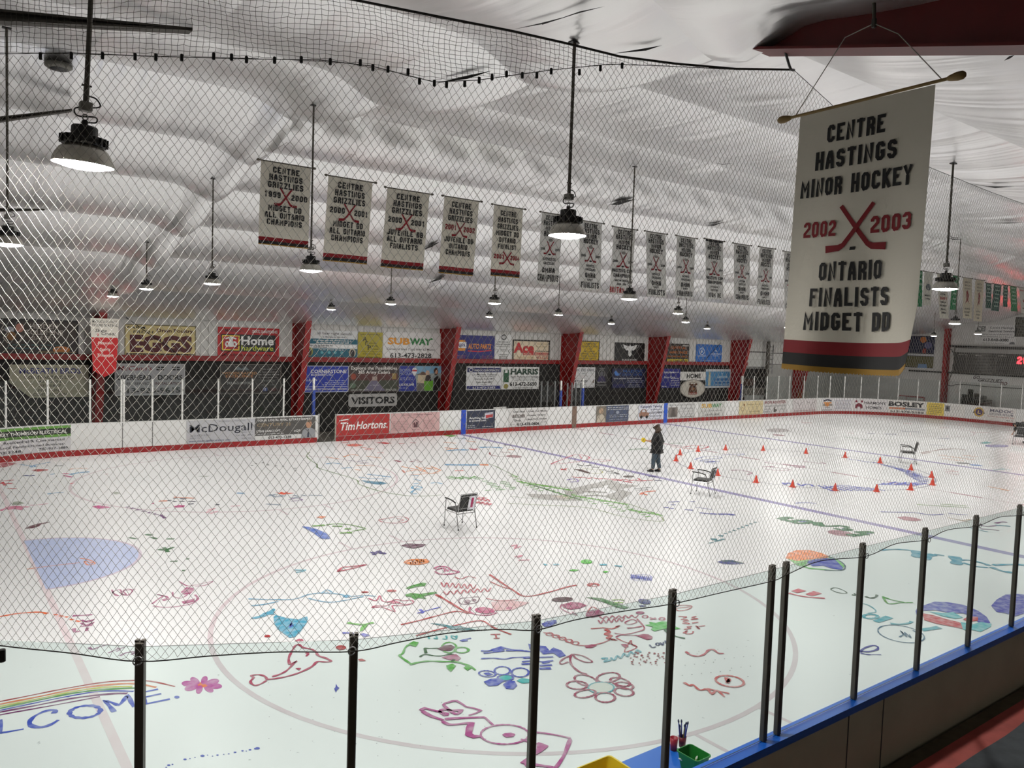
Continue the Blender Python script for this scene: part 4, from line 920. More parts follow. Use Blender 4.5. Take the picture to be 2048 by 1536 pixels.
# advertisements printed on the boards
board_sign('board_ad', 'green and grey electrician advertisement at the far left end of the boards', -75, 141.5, (196,194,196), [
    ('r',0,.56,1,1,(98,150,62)),('r',0,.66,1,.90,(28,34,24)),('t',.655,.775,.13,'RRY THOMPSON ELECTRICAL',(226,226,220),.62,.012),('t',.6,.61,.06,'MASTER ELECTRICIAN',(40,60,24),.34,.01),
    ('t',.66,.46,.10,'Residential & Commercial',(40,40,44),.56,.01),('t',.64,.28,.09,'Local Family Owned Business',(40,40,44),.58,.008),('t',.42,.10,.10,'403-3748',(40,40,44),.24,.01),('t',.84,.12,.10,'705-917-1889',(40,40,44),.27,.01)])
board_sign('board_ad', 'grey insurance advertisement with large thin dark name left of the real estate one', 373.5, 509.5, (180,180,184), [
    ('t',.50,.66,.36,'McDougall',(34,36,48),.92,.006),('t',.66,.93,.055,'INSURANCE & FINANCIAL',(130,130,136),.4),('t',.19,.34,.085,'613-473-5361',(130,130,136),.28),('d',.05,.28,.23,.04,(140,140,150)),('t',.33,.10,.085,'www.mcdougallinsurance.com',(70,76,110),.6,.004),('d',.8,.97,.40,.05,(140,140,146)),('d',.72,.97,.27,.05,(140,140,146)),('d',.8,.95,.12,.05,(140,140,146))])
board_sign('board_ad', 'dark real estate advertisement with man in tie at its right', 510, 630.5, (78,76,74), [
    ('r',0,0,1,.19,(206,206,204)),('t',.49,.90,.095,'YOUR LOCAL REAL ESTATE EXPERT',WH,.92,.012),('t',.30,.69,.15,'CENTURY 21',(150,130,100),.54,.012),('d',.04,.46,.55,.03,(110,96,80)),('t',.22,.40,.10,'STEVE BANCROFT,',WH,.40,.012),('d',.04,.48,.27,.06,(200,200,200)),('t',.40,.09,.12,'613-473-1238',BK,.38,.016),('t',.69,.36,.10,'eQB',WH,.11,.01),
    ('c',.885,.64,.05,.19,(176,134,108)),('p',[(.75,.0),(1,.0),(1,.36),(.93,.46),(.83,.46),(.78,.34)],(140,142,146)),('p',[(.86,.02),(.89,.02),(.885,.4),(.87,.4)],(36,40,60)),('c',.885,.80,.045,.06,(110,96,84))])
board_sign('board_ad', 'red coffee advertisement with white cursive words', 672.5, 778.5, (166,44,42), [
    ('t',.19,.47,.40,'Tim',WH,.28,.02,.22),('t',.66,.49,.40,'Hortons.',WH,.60,.02,.22),('l',[(.05,.74),(.22,.80)],.05,WH),('d',.15,.3,.87,.03,(196,70,66))])
board_sign('board_ad', 'pink community advertisement with house outline emblem in the middle', 781, 878.5, (196,160,158), [
    ('t',.52,.91,.08,'The Heart of Hastings Hospice',(110,60,70),.62,.008),('d',.33,.67,.78,.03,(140,90,96)),('l',[(.43,.50),(.50,.66),(.57,.50)],.03,(60,40,44)),('l',[(.44,.5),(.44,.24)],.02,(60,40,44)),('l',[(.56,.5),(.56,.24)],.02,(60,40,44)),('c',.475,.42,.02,.09,(90,56,60)),('c',.525,.44,.02,.10,(90,56,60)),('p',[(.455,.24),(.545,.24),(.53,.4),(.47,.4)],(90,56,60)),('d',.43,.58,.13,.03,(110,60,70)),('d',.04,.34,.58,.025,(150,104,106),6,.085),('d',.66,.9,.58,.025,(150,104,106),6,.085)])
board_sign('board_ad', 'navy newspaper advertisement right of a blue strip with tilted red paper', 933, 989, (40,46,66), [
    ('t',.38,.60,.11,'Anything less',WH,.60,.012),('t',.38,.46,.11,'is second best',WH,.60,.012),('d',.04,.3,.2,.05,(190,190,196),2,.1),('d',.55,.93,.1,.05,(210,210,214)),('p',[(.62,.52),(.93,.60),(.93,.90),(.62,.86)],(196,196,206)),('p',[(.66,.56),(.92,.62),(.92,.78),(.66,.74)],(176,56,60)),('d',.66,.9,.84,.04,(80,60,110))])
board_sign('board_ad', 'white butcher shop advertisement with black bulleted list', 1017, 1093.5, (206,204,202), [
    ('t',.25,.87,.11,'One Stop',BK,.30,.02),('t',.25,.62,.15,'BUTCHER',(60,40,34),.32,.03),('l',[(.08,.53),(.4,.53)],.02,BK),('t',.22,.36,.11,'Shop',BK,.17,.02),('t',.71,.86,.095,'\u2022 Fresh Cut Meats',(40,40,40),.54,.012),('t',.69,.63,.095,'\u2022 Freezer Orders',(40,40,40),.48,.012),('t',.71,.40,.095,'\u2022 Beef, Pork, Chicken',(40,40,40),.54,.012),('t',.50,.13,.16,'613-473-0606',BK,.58,.03),('d',.02,.14,.14,.04,(120,120,120)),('d',.84,.97,.2,.04,(120,120,120))])
board_sign('board_ad', 'slate blue advertisement with pale person photo at its left', 1191, 1255.5, (70,80,104), [
    ('r',0,0,.30,1,(120,112,100)),('c',.15,.70,.07,.18,(176,150,126)),('p',[(.02,0),(.28,0),(.26,.36),(.18,.5),(.10,.5),(.03,.36)],(186,176,160)),('d',.34,.97,.90,.07,(222,222,224)),('d',.34,.97,.78,.07,(222,222,224)),('c',.65,.58,.05,.1,(150,156,170)),('d',.4,.95,.42,.05,(200,204,212)),('d',.4,.95,.31,.05,(200,204,212)),('d',.4,.95,.14,.06,(170,176,190))])
board_sign('board_ad', 'white towing advertisement with cartoon truck and navy lettering', 1275, 1324, (210,212,220), [
    ('t',.52,.88,.15,"Keegan's Towing",(50,56,100),.88,.02),('t',.72,.68,.10,'& Recovery',(50,56,100),.42,.014),('t',.70,.46,.14,'613-813-0808',(30,34,60),.52,.02),('t',.70,.24,.09,'24 Hour Service',(30,34,60),.48,.012),('d',.35,.9,.07,.04,(120,120,130)),
    ('p',[(.04,.22),(.40,.22),(.44,.46),(.34,.50),(.30,.70),(.14,.70),(.08,.5),(.03,.44)],(150,110,90)),('p',[(.14,.52),(.28,.52),(.27,.66),(.16,.66)],(200,200,206)),('c',.12,.2,.05,.10,(24,22,22)),('c',.34,.2,.05,.10,(24,22,22))])
board_sign('board_ad', 'pale grey advertisement with dark photo square right of the second blue strip', 1333, 1388, (196,196,194), [
    ('t',.5,.90,.085,'SERVICE | SEARCH & RESCUE',(120,120,120),.92,.006),('r',.03,.10,.36,.76,(118,110,104)),('p',[(.10,.10),(.3,.10),(.26,.7),(.16,.7)],(84,78,74)),('t',.70,.66,.11,'Cliff Irvine',(140,140,146),.42,.004,.2),('d',.4,.95,.46,.04,(110,110,110)),('d',.7,.95,.26,.04,(90,90,90)),('d',.46,.97,.1,.06,(120,120,120))])
board_sign('board_ad', 'pale sandwich shop advertisement on the boards with yellow and green word', 1395, 1447.5, (198,198,194), [
    ('t',.30,.78,.27,'SUB',(206,160,50),.40,.04),('t',.68,.78,.27,'WAY',(70,130,80),.38,.04),('d',.1,.9,.42,.05,(110,110,110)),('t',.5,.14,.13,'613-473-2828',(80,80,80),.52,.012)])
board_sign('board_ad', 'beige advertisement with small brown cup emblem', 1476, 1523.5, (200,186,146), [
    ('o',.14,.42,.05,.12,.03,(150,110,60)),('c',.20,.72,.03,.1,(120,80,40)),('t',.64,.76,.10,'Hastings Insurance',(130,110,60),.64,.01),('d',.5,.8,.55,.04,(160,140,90)),('d',.5,.8,.4,.04,(160,140,90)),('t',.64,.22,.11,'613-473-5051',(130,110,60),.46,.01),('d',.1,.9,.06,.03,(170,150,100))])
board_sign('board_ad', 'white rooster advertisement with red heading and black script', 1525.5, 1571, (200,198,196), [
    ('t',.48,.85,.20,'IRON ROOSTER',(120,40,40),.92,.03),('t',.48,.58,.14,'Lakeside Custom Grill',(110,110,110),.9,.004,.2),('t',.15,.34,.12,'SALES',(110,110,110),.24,.01),('t',.15,.14,.12,'PARTS',(90,90,90),.24,.01),('p',[(.42,.42),(.50,.5),(.47,.32),(.58,.26),(.50,.08),(.42,.1)],(70,66,60)),('t',.8,.3,.11,'GRILL',(150,150,150),.22,.006)])
board_sign('board_ad', 'pale advertisement with two grey bull head outlines', 1583, 1630, (206,200,200), [
    ('l',[(.06,.88),(.12,.72),(.20,.70),(.26,.42),(.32,.70),(.40,.72),(.46,.88)],.03,(120,110,110)),('l',[(.56,.88),(.62,.72),(.70,.70),(.76,.42),(.82,.70),(.90,.72),(.96,.88)],.03,(120,110,110)),('d',.16,.36,.26,.04,(160,140,140)),('d',.66,.86,.26,.04,(160,140,140)),('t',.5,.10,.085,'THE COVE COUNTRY INN',(130,60,60),.9,.006)])
board_sign('board_ad', 'white advertisement with orange and grey oval badge and right text block', 1641, 1701.5, (216,214,216), [
    ('l',[(.06,.80),(.2,.90),(.34,.80)],.12,(50,50,70)),('r',.04,.38,.38,.56,(150,140,130)),('c',.20,.52,.08,.18,(206,130,60)),('r',.06,.60,.35,.70,(226,150,60)),('t',.2,.26,.10,'TOWING',(60,60,70),.2,.01),('t',.2,.08,.09,'613-472-0204',(90,90,96),.36,.008),('d',.46,.95,.85,.045,(110,110,140),7,.11)])
board_sign('board_ad', 'white advertisement with dark red house pair and spaced serif style name', 1703.5, 1771.5, (216,212,212), [
    ('p',[(.06,.22),(.13,.22),(.13,.36),(.22,.36),(.22,.22),(.29,.22),(.29,.5),(.175,.68),(.06,.5)],(120,30,50)),('r',.06,.72,.12,.88,(120,30,50)),('r',.23,.72,.29,.88,(120,30,50)),('t',.65,.70,.22,'HARMONY',(44,36,50),.62,.012),('t',.62,.32,.22,'HOMES',(44,36,50),.46,.012)])
board_sign('board_ad', 'white advertisement with big bold black name over orange and grey bar', 1773.5, 1849.5, (222,218,212), [
    ('t',.48,.73,.36,'BOSLEY',(30,28,32),.94,.05),('r',.02,.30,.45,.44,(196,110,70)),('r',.45,.30,.96,.44,(120,124,134)),('d',.05,.42,.37,.06,(226,180,150)),('d',.5,.94,.37,.06,(190,194,200)),('t',.5,.12,.17,'613-478-5188',(70,66,66),.88,.02)])
board_sign('board_ad', 'yellow square advertisement with dark text lines', 1850.5, 1885.5, (222,196,90), [('d',.15,.9,.86,.06,(120,96,40)),('d',.12,.88,.70,.07,(90,76,40),4,.14),('d',.14,.6,.12,.06,(120,96,40))])
board_sign('board_ad', 'white strip with small dark portrait photo beside the yellow square', 1886.5, 1928, (222,220,216), [('r',.02,.40,.26,.86,(120,120,122)),('c',.14,.66,.06,.13,(60,58,60)),('d',.32,.7,.85,.03,(180,176,176),5,.08)])
board_sign('board_ad', 'white club advertisement with purple and gold round badge', 1941, 2030, (224,220,216), [
    ('c',.17,.56,.12,.36,(196,160,70)),('c',.17,.56,.085,.255,(74,50,96)),('t',.175,.57,.26,'L',(226,200,120),.07,.03),('p',[(.02,.5),(.07,.62),(.07,.44)],(60,50,40)),('p',[(.32,.5),(.27,.62),(.27,.44)],(60,50,40)),('t',.68,.78,.22,'MADOC',(60,56,90),.52,.02),('t',.68,.52,.15,'LIONS CLUB',(60,56,90),.52,.012),('t',.66,.33,.10,'The Centre that Brings Family Home',(190,110,100),.6,.004,.2),('d',.8,.97,.12,.06,(90,80,90))])

# ------------------------------------------------------------------ pennants
M_CREAM = mat('banner_cream', (236, 231, 216), .75, bump=.12, bscale=40)
M_WBAN = mat('banner_white', (240, 239, 234), .7)
M_BRED, M_BBLK, M_GOLD = cmat((140,14,28), .7), cmat((16,15,16), .7), cmat((178,136,44), .7)
M_WOOD = mat('pole_wood', (150, 124, 74), .6, noise=.2); M_POLED = mat('pole_dark', (84, 78, 68), .6)
def cloth(fn, W, H, v0, v1, nu=24, nv=10, lift=0., th=.002, u0=0., u1=1.):
    mb = MB(); n = 0
    for sgn in (1, -1):
        b = len(mb.v)
        for j in range(nv+1):
            for i in range(nu+1):
                mb.v.append(tuple(fn(W*(u0+(u1-u0)*i/nu), H*(v0+(v1-v0)*j/nv), lift if sgn > 0 else -th)))
        for j in range(nv):
            for i in range(nu):
                q = [b+j*(nu+1)+i, b+j*(nu+1)+i+1, b+(j+1)*(nu+1)+i+1, b+(j+1)*(nu+1)+i]
                mb.f.append(tuple(q if sgn > 0 else reversed(q))); mb.mi.append(0)
    return mb
def sticks(mb, fn, W, H, cx, cy, s, asp=1.0):
    """two crossed hockey sticks"""
    for sg in (1, -1):
        P = [(cx+sg*.30*s, cy+.42*s*asp), (cx-sg*.06*s, cy-.10*s*asp), (cx-sg*.22*s, cy-.32*s*asp), (cx-sg*.30*s, cy-.37*s*asp), (cx-sg*.55*s, cy-.39*s*asp)]
        vs, fs = ribbon2(P, [.075*s, .08*s, .085*s, .11*s, .13*s]); mb.add([fn(v.x, v.y, .0055+.0008*sg) for v in vs], fs)
# the large pennant close to the spectators, hung under the rafter
pl, pr = on_x(1601,231,5.1), on_x(1871,164,5.1); bl, br_ = on_x(1563,737,5.1), on_x(1829,747,5.1)
BWd = (pl.y-pr.y); BHt = pl.z-4.345
def big(u, v, l):
    t = u/BWd; k = 1-v/BHt
    y = pl.y-u+(bl.y-pl.y)*k*(1-t)*.9+(.02)*k*t
    x = 5.1+.018*math.sin(t*9+k*2.5)*k+.02*math.sin(t*4.5-1)*k+.05*k*k*math.sin(t*3.1)-l
    z = pl.z-BHt*k-.012*math.sin(t*PI)*k+(.05*(max(0,t-.85)/.15)**2*max(0,k-.8)/.2)
    if t > .9: y += .05*max(0, k-.75)/.25*(t-.9)/.1
    return Vector((x, y, z))
bg = thing('hockey_pennant', 'large cream hockey pennant with gold fringe hanging close under the red rafter', 'pennant', (5.1, (pl.y+pr.y)/2, pl.z))
rel(cloth(big, BWd, BHt, .118, 1, 40, 40).build('cloth', M_CREAM, bg, True), bg)
rel(cloth(big, BWd, BHt, .068, .118, 40, 5).build('red_stripe', M_BRED, bg, True), bg)
rel(cloth(big, BWd, BHt, .02, .068, 40, 5).build('black_stripe', M_BBLK, bg, True), bg)
mb = MB(); n = 110
for i in range(n):
    a, b = BWd*i/n, BWd*(i+.82)/n; e = BHt*(.0+.002*math.sin(i*2.3))
    mb.add([big(a, .021*BHt, .002), big(b, .021*BHt, .002), big(b, e, .003), big(a, e, .003)], [(0,1,2,3)])
    mb.add([big(a, .021*BHt, -.003), big(b, .021*BHt, -.003), big(b, e, -.004), big(a, e, -.004)], [(3,2,1,0)])
rel(mb.build('fringe', M_GOLD, bg), bg)
mb = MB()
for s, cx, v, h, wd in (('CENTRE',.46,.905,.056,.43),('HASTINGS',.465,.808,.056,.60),('MINOR HOCKEY',.47,.708,.056,.82),('ONTARIO',.48,.386,.058,.45),('FINALISTS',.48,.288,.058,.57),('MIDGET DD',.475,.196,.058,.63)):
    block_text(mb, big, cx*BWd, v*BHt, h*BHt*1.25, s, t=.25, wr=.64, gap=.17, maxw=wd*BWd*1.02, lift=.006)
rel(mb.build('lettering', M_BBLK, bg), bg)
mb = MB()
block_text(mb, big, .23*BWd, .548*BHt, .062*BHt, '2002', t=.22, wr=.6, gap=.14, maxw=.26*BWd, lift=.006); block_text(mb, big, .76*BWd, .548*BHt, .062*BHt, '2003', t=.22, wr=.6, gap=.14, maxw=.29*BWd, lift=.006)
sticks(mb, big, BWd, BHt, .51*BWd, .545*BHt, .40*BWd, .95)
rel(mb.build('year_and_sticks', M_BRED, bg), bg)
mb = MB(); mb.add([big(x*BWd, y*BHt, .006) for x, y in ((.47,.462),(.51,.462),(.515,.474),(.475,.474))], [(0,1,2,3)]); rel(mb.build('puck', M_BBLK, bg), bg)
a = on_x(1575,237,5.1); b = on_x(1905,155,5.1)
rel(MB().tube([a, b], .011, 10).build('pole', M_WOOD, bg), bg)
dv = (b-a).normalized()
for e, s in ((a, -1), (b, 1)):
    rel(MB().tube([e+dv*s*t for t in (-.03, -.02, 0, .03, .06, .075, .08)], [.012, .017, .022, .028, .026, .016, .004], 12).build('finial', M_WOOD, bg, True), bg)
apex = on_x(1748,47,5.09)
M_STR = mat('string', (170, 166, 156), .8)
for e, m in ((a+dv*.06, on_x(1690,75,5.09)), (b-dv*.06, on_x(1797,68,5.09))):
    rel(MB().tube([e, m, apex], .0035, 5).build('string', M_STR, bg), bg)
t = thing('hanging_rod', 'short steel rod with a clip holding the strings of the large pennant', 'rod', apex)
g = MB(); q = Vector((5.11, apex.y+.03, 6.98)); g.tube([apex, q], .012, 8); rel(g.build('rod', M_ROD, t), t)
g = MB(); g.bbox((apex.x-.012, apex.y-.014, apex.z-.03), (apex.x+.012, apex.y+.014, apex.z+.035), .005); rel(g.build('clip', mat('steel_dark', (70,68,62), .5, metal=.5), t), t)

# the row of pennants along the ridge purlin
PY = 15.0
def pennant(label, tl, tr, bl_, pyb, base, rows, stripe=False, group='pennants hung in a row under the ceiling', polec=None, dx=0):
    A = on_y(*tl, PY); B = on_y(*tr, PY); Wd = B.x-A.x; Zt = A.z; Hh = Zt-on_y(bl_, pyb, PY).z; sh = on_y(bl_, pyb, PY).x-A.x
    ph = A.x*3.1
    def fn(u, v, l):
        k = 1-v/Hh
        return Vector((A.x+u+sh*k, PY-l+.022*math.sin(u*6/Wd+ph)*k+.04*k*math.sin(ph), Zt-Hh*k+(B.z-A.z)*u/Wd*.0+dx*u*k))
    t = thing('hockey_pennant', label, 'pennant', (A.x+Wd/2, PY, Zt), group=group)
    if stripe:
        rel(cloth(fn, Wd, Hh, .095, 1, 12, 14).build('cloth', M_CREAM if base is None else cmat(base, .7), t, True), t)
        rel(cloth(fn, Wd, Hh, .05, .095, 12, 2).build('red_stripe', M_BRED, t, True), t); rel(cloth(fn, Wd, Hh, .012, .05, 12, 2).build('black_stripe', M_BBLK, t, True), t); rel(cloth(fn, Wd, Hh, 0, .012, 12, 1).build('fringe', M_GOLD, t, True), t)
    else:
        rel(cloth(fn, Wd, Hh, 0, 1, 10, 14).build('cloth', M_WBAN if base is None else cmat(base, .7), t, True), t)
    G = {}
    for r in rows:
        mb = G.setdefault((r[0] in 'ks' and 'sticks' or 'lettering', r[-1]), MB())
        if r[0] == 'b': block_text(mb, fn, r[1]*Wd, r[2]*Hh, r[3]*Hh*1.2, r[4], t=.235, wr=.62, gap=.16, maxw=r[5]*Wd*1.08, lift=.009)
        elif r[0] == 't': put_text(mb, fn, r[1]*Wd, r[2]*Hh, r[3]*Hh, r[4], r[5]*Wd, .03, 0, .009)
        elif r[0] == 'k': sticks(mb, fn, Wd, Hh, r[1]*Wd, r[2]*Hh, r[3]*Wd, r[4])
        elif r[0] == 'e': mb.poly([fn(x*Wd, y*Hh, .009) for x, y in ell(r[1], r[2], r[3], r[4], 12)])
        elif r[0] == 'q': mb.poly([fn(x*Wd, y*Hh, .008) for x, y in r[1]])
    for (nm, c), mb in G.items():
        if mb.f: rel(mb.build(nm, cmat(c, .7), t), t)
    rel(MB().tube([(A.x-.06, PY, Zt+.012), (B.x+.08, PY, Zt+.012)], .012, 8).build('pole', polec or M_POLED, t), t)
    for e in (A.x-.05, B.x+.07): rel(MB().tube([(e-.035, PY, Zt+.012), (e-.015, PY, Zt+.012), (e+.015, PY, Zt+.012), (e+.035, PY, Zt+.012)], [.01, .024, .024, .008], 8).build('finial', polec or M_POLED, t), t)
    zc = ceil_z(A.x+Wd/2, PY, False)-.04
    rel(MB().tube([(A.x-.03, PY, Zt+.02), (A.x+Wd/2, PY, max(Zt+.05, zc)), (B.x+.05, PY, Zt+.02)], .004, 4).build('string', M_STR, t), t)
K, R_, G_ = (20,20,22), (142,20,34), (30,110,62)
def griz(l, y1, y2, tail, yc=K):
    L = [('b',.5,.915,.062,'CENTRE',.52,K),('b',.5,.825,.062,'HASTINGS',.62,K),('b',.5,.735,.062,'GRIZZLIES',.66,K),
         ('b',.24,.615,.06,y1,.30,yc),('b',.78,.605,.06,y2,.30,yc),('k',.51,.60,.42,1.0,R_)]
    return L+[('b',.5,.455-.085*i,.060,s,wd,K) for i, (s, wd) in enumerate(tail)]
pennant('cream pennant for the years 1999 and 2000 at the left end of the row', (522,321), (622,343), 516, 488, None, griz(0,'1999','2000',(('MIDGET DD',.62),('ALL ONTARIO',.74),('CHAMPIONS',.66))), True)
pennant('cream pennant for 2000 and 2001 reading midget all Ontario champions', (657,352), (745,373), 648, 521, None, griz(0,'2000','2001',(('MIDGET DD',.62),('ALL ONTARIO',.74),('CHAMPIONS',.66))), True)
pennant('cream pennant for 2000 and 2001 reading juvenile all Ontario finalists', (775,376), (859,391), 759, 534, None, griz(0,'2000','2001',(('JUVENILE BB',.78),('ALL ONTARIO',.76),('FINALISTS',.60))), True)
pennant('cream pennant with red years 2001 and 2002, fourth from the left', (889,393), (958,404), 876, 546, None, griz(0,'2001','2002',(('JUVENILE DD',.78),('ONTARIO',.5),('CHAMPIONS',.66)),R_), True)
pennant('cream pennant with red years 2003 and 2004 near its bottom stripe', (988,410), (1046,419), 984, 551, None,
    [('b',.5,.905,.062,'CENTRE',.5,K),('b',.5,.81,.062,'HASTINGS',.62,K),('b',.5,.715,.062,'GRIZZLIES',.66,K),('b',.5,.62,.062,'MIDGET DD',.72,K),('b',.5,.525,.06,'ONTARIO',.52,K),('b',.5,.43,.06,'FINALIST',.58,K),('b',.24,.285,.055,'2003',.30,R_),('b',.78,.28,.055,'2004',.30,R_),('k',.51,.27,.46,.9,R_)], True)
def minor(tail, cup=False):
    L = [('b',.5,.94,.06,'CENTRE',.55,K),('b',.5,.865,.06,'HASTINGS',.72,K),('b',.5,.79,.055,'MINOR',.5,K),('b',.5,.715,.06,'HOCKEY',.62,K),('t',.16,.50,.035,'2008',.22,K),('t',.84,.50,.035,'2009',.22,K),('k',.5,.52,.50,1.15,R_),('e',.5,.425,.07,.012,K),('e',.5,.63,.10,.022,(150,146,140))]
    return L+list(tail)
om = lambda last, cat='NOVICE': [('t',.5,.355,.035,cat,.4,K),('t',.5,.30,.032,'GRIZZLIES',.5,K),('b',.5,.215,.06,'OMHA',.5,K),('t',.5,.15,.03,'EAST',.28,K),('b',.5,.07,.075,last,.78,K)]
pennant('white pennant behind the lamp, bottom line CHAMPIONS in large letters', (1084,425), (1126,432), 1072, 567, None, minor([('t',.5,.36,.04,'JUVENILE DD',.6,K),('t',.5,.30,.035,'GRIZZLIES',.5,K),('b',.5,.20,.06,'OMHA',.6,K),('b',.5,.09,.085,'CHAMPIONS',.9,K)]))
pennant('white pennant with folded left edge just right of the big lamp', (1160,441), (1204,447), 1157, 578, None, minor(om('FINALISTS')))
pennant('white pennant with red bottom line partly behind a lamp', (1228,454), (1271,460), 1221, 587, None, minor([('b',.5,.36,.045,'HASTING CUP',.85,K),('b',.5,.285,.045,'CHAMPIONS',.7,K),('t',.5,.21,.03,'BANTAM GRIZZLIES',.6,K),('t',.5,.155,.03,'2008 - 2009',.4,K),('b',.45,.065,.075,'BANTAM AE',.85,(168,28,36))]))
pennant('white pennant reading finalists, right of the red lettered one', (1292,463), (1331,469), 1291, 592, None, minor(om('FINALISTS')))
pennant('white pennant reading champions above the far lamp pair', (1354,472), (1391,477), 1353, 594, None, minor(om('CHAMPIONS')))
pennant('white pennant with black top band and cup lettering', (1411,478), (1446,483), 1410, 597, None, minor([('b',.5,.36,.045,'HASTING CUP',.9,K),('b',.5,.285,.045,'CHAMPIONS',.8,K),('t',.5,.21,.03,'ATOM AE',.4,K),('t',.5,.155,.03,'GRIZZLIES',.4,K),('b',.5,.07,.065,'ATOM AE',.62,K),('q',[(0,.97),(1,.97),(1,1),(0,1)],K)]))
pennant('white pennant reading champions, third from the large pennant', (1468,487), (1500,491), 1467, 601, None, minor(om('CHAMPIONS', 'ATOM')))
pennant('white pennant reading finalists, second from the large pennant', (1519,494), (1548,499), 1515, 611, None, minor(om('FINALISTS')))
pennant('white pennant half hidden by the left edge of the large pennant', (1568,503), (1596,507), 1566, 619, None, minor(om('CHAMPIONS')))
gw = (206,226,212)
def gr(n=6): return [('t',.5,.93-.15*i,.05,s,.62,gw) for i, s in enumerate(('MADOC','OMHA','ONTARIO','FINAL','HOCKEY','2001')[:n])]
def wb(y=(20,20,22), fig=False): 
    L = [('t',.5,.9,.04,'MADOC',.6,(120,110,96)),('t',.5,.82,.04,'MINOR',.6,(120,110,96)),('t',.5,.74,.04,'HOCKEY',.6,(120,110,96)),('t',.5,.24,.04,'NOVICE',.55,y),('t',.5,.16,.04,'HOCKEY',.55,y),('t',.5,.08,.04,'OMHA',.4,y)]
    if fig: L += [('q',[(.3,.36),(.42,.5),(.36,.66),(.5,.72),(.66,.6),(.6,.46),(.72,.36),(.5,.44)],(130,40,34))]
    return L
pennant('narrow green pennant peeking out behind the nearest right lamp', (1836,541), (1845,543), 1836, 613, (24,112,66), gr(3))
pennant('white pennant with grey ring half behind the right lamp', (1849,543), (1866,546), 1848, 610, (206,204,192), [('e',.5,.55,.3,.1,(90,96,100)),('t',.5,.3,.05,'MADOC',.7,K),('t',.5,.2,.05,'1996',.5,K)])
pennant('long white pennant with red 2001 right of the right lamp', (1874,547), (1893,550), 1876, 636, (208,204,190), [('t',.5,.62,.04,'MADOC',.7,K),('t',.5,.55,.04,'ATOM',.5,K),('t',.5,.46,.06,'2001',.7,(168,40,44)),('t',.5,.37,.04,'OMHA',.6,K),('t',.5,.29,.04,'HOCKEY',.7,K),('t',.5,.21,.04,'FINAL',.5,K),('t',.5,.13,.04,'OPEN',.5,K)])
pennant('slanted bright green pennant with white letters by a lamp rod', (1906,551), (1919,554), 1900, 619, (24,116,68), gr())
pennant('cream pennant with maroon skater figure, left one of two', (1926,555), (1944,558), 1924, 636, (214,204,180), wb(fig=True))
pennant('cream pennant with maroon skater figure, right one of two', (1951,559), (1968,562), 1947, 642, (216,204,178), wb(fig=True))
pennant('dark green pennant left of the wider grey lettered green one', (1972,566), (1983,568), 1971, 616, (24,70,60), gr(5))
pennant('wider dark green pennant with pale grey letters near the right edge', (1988,568), (2003,571), 1985, 621, (40,78,70), gr(6))
pennant('narrow green pennant with bottom curled up near the right edge', (2007,570), (2016,572), 2003, 613, (34,84,72), gr(5))
pennant('flaring bright green pennant, last green one before the right edge', (2020,572), (2033,574), 2025, 622, (28,118,70), gr(5))
pennant('white pennant with red mark cut by the right picture edge', (2038,575), (2060,579), 2040, 626, (216,212,202), [('t',.3,.9,.05,'MADOC',.5,(190,60,60)),('t',.3,.5,.1,'1',.1,(140,40,40)),('t',.3,.2,.05,'OMHA',.4,K)])

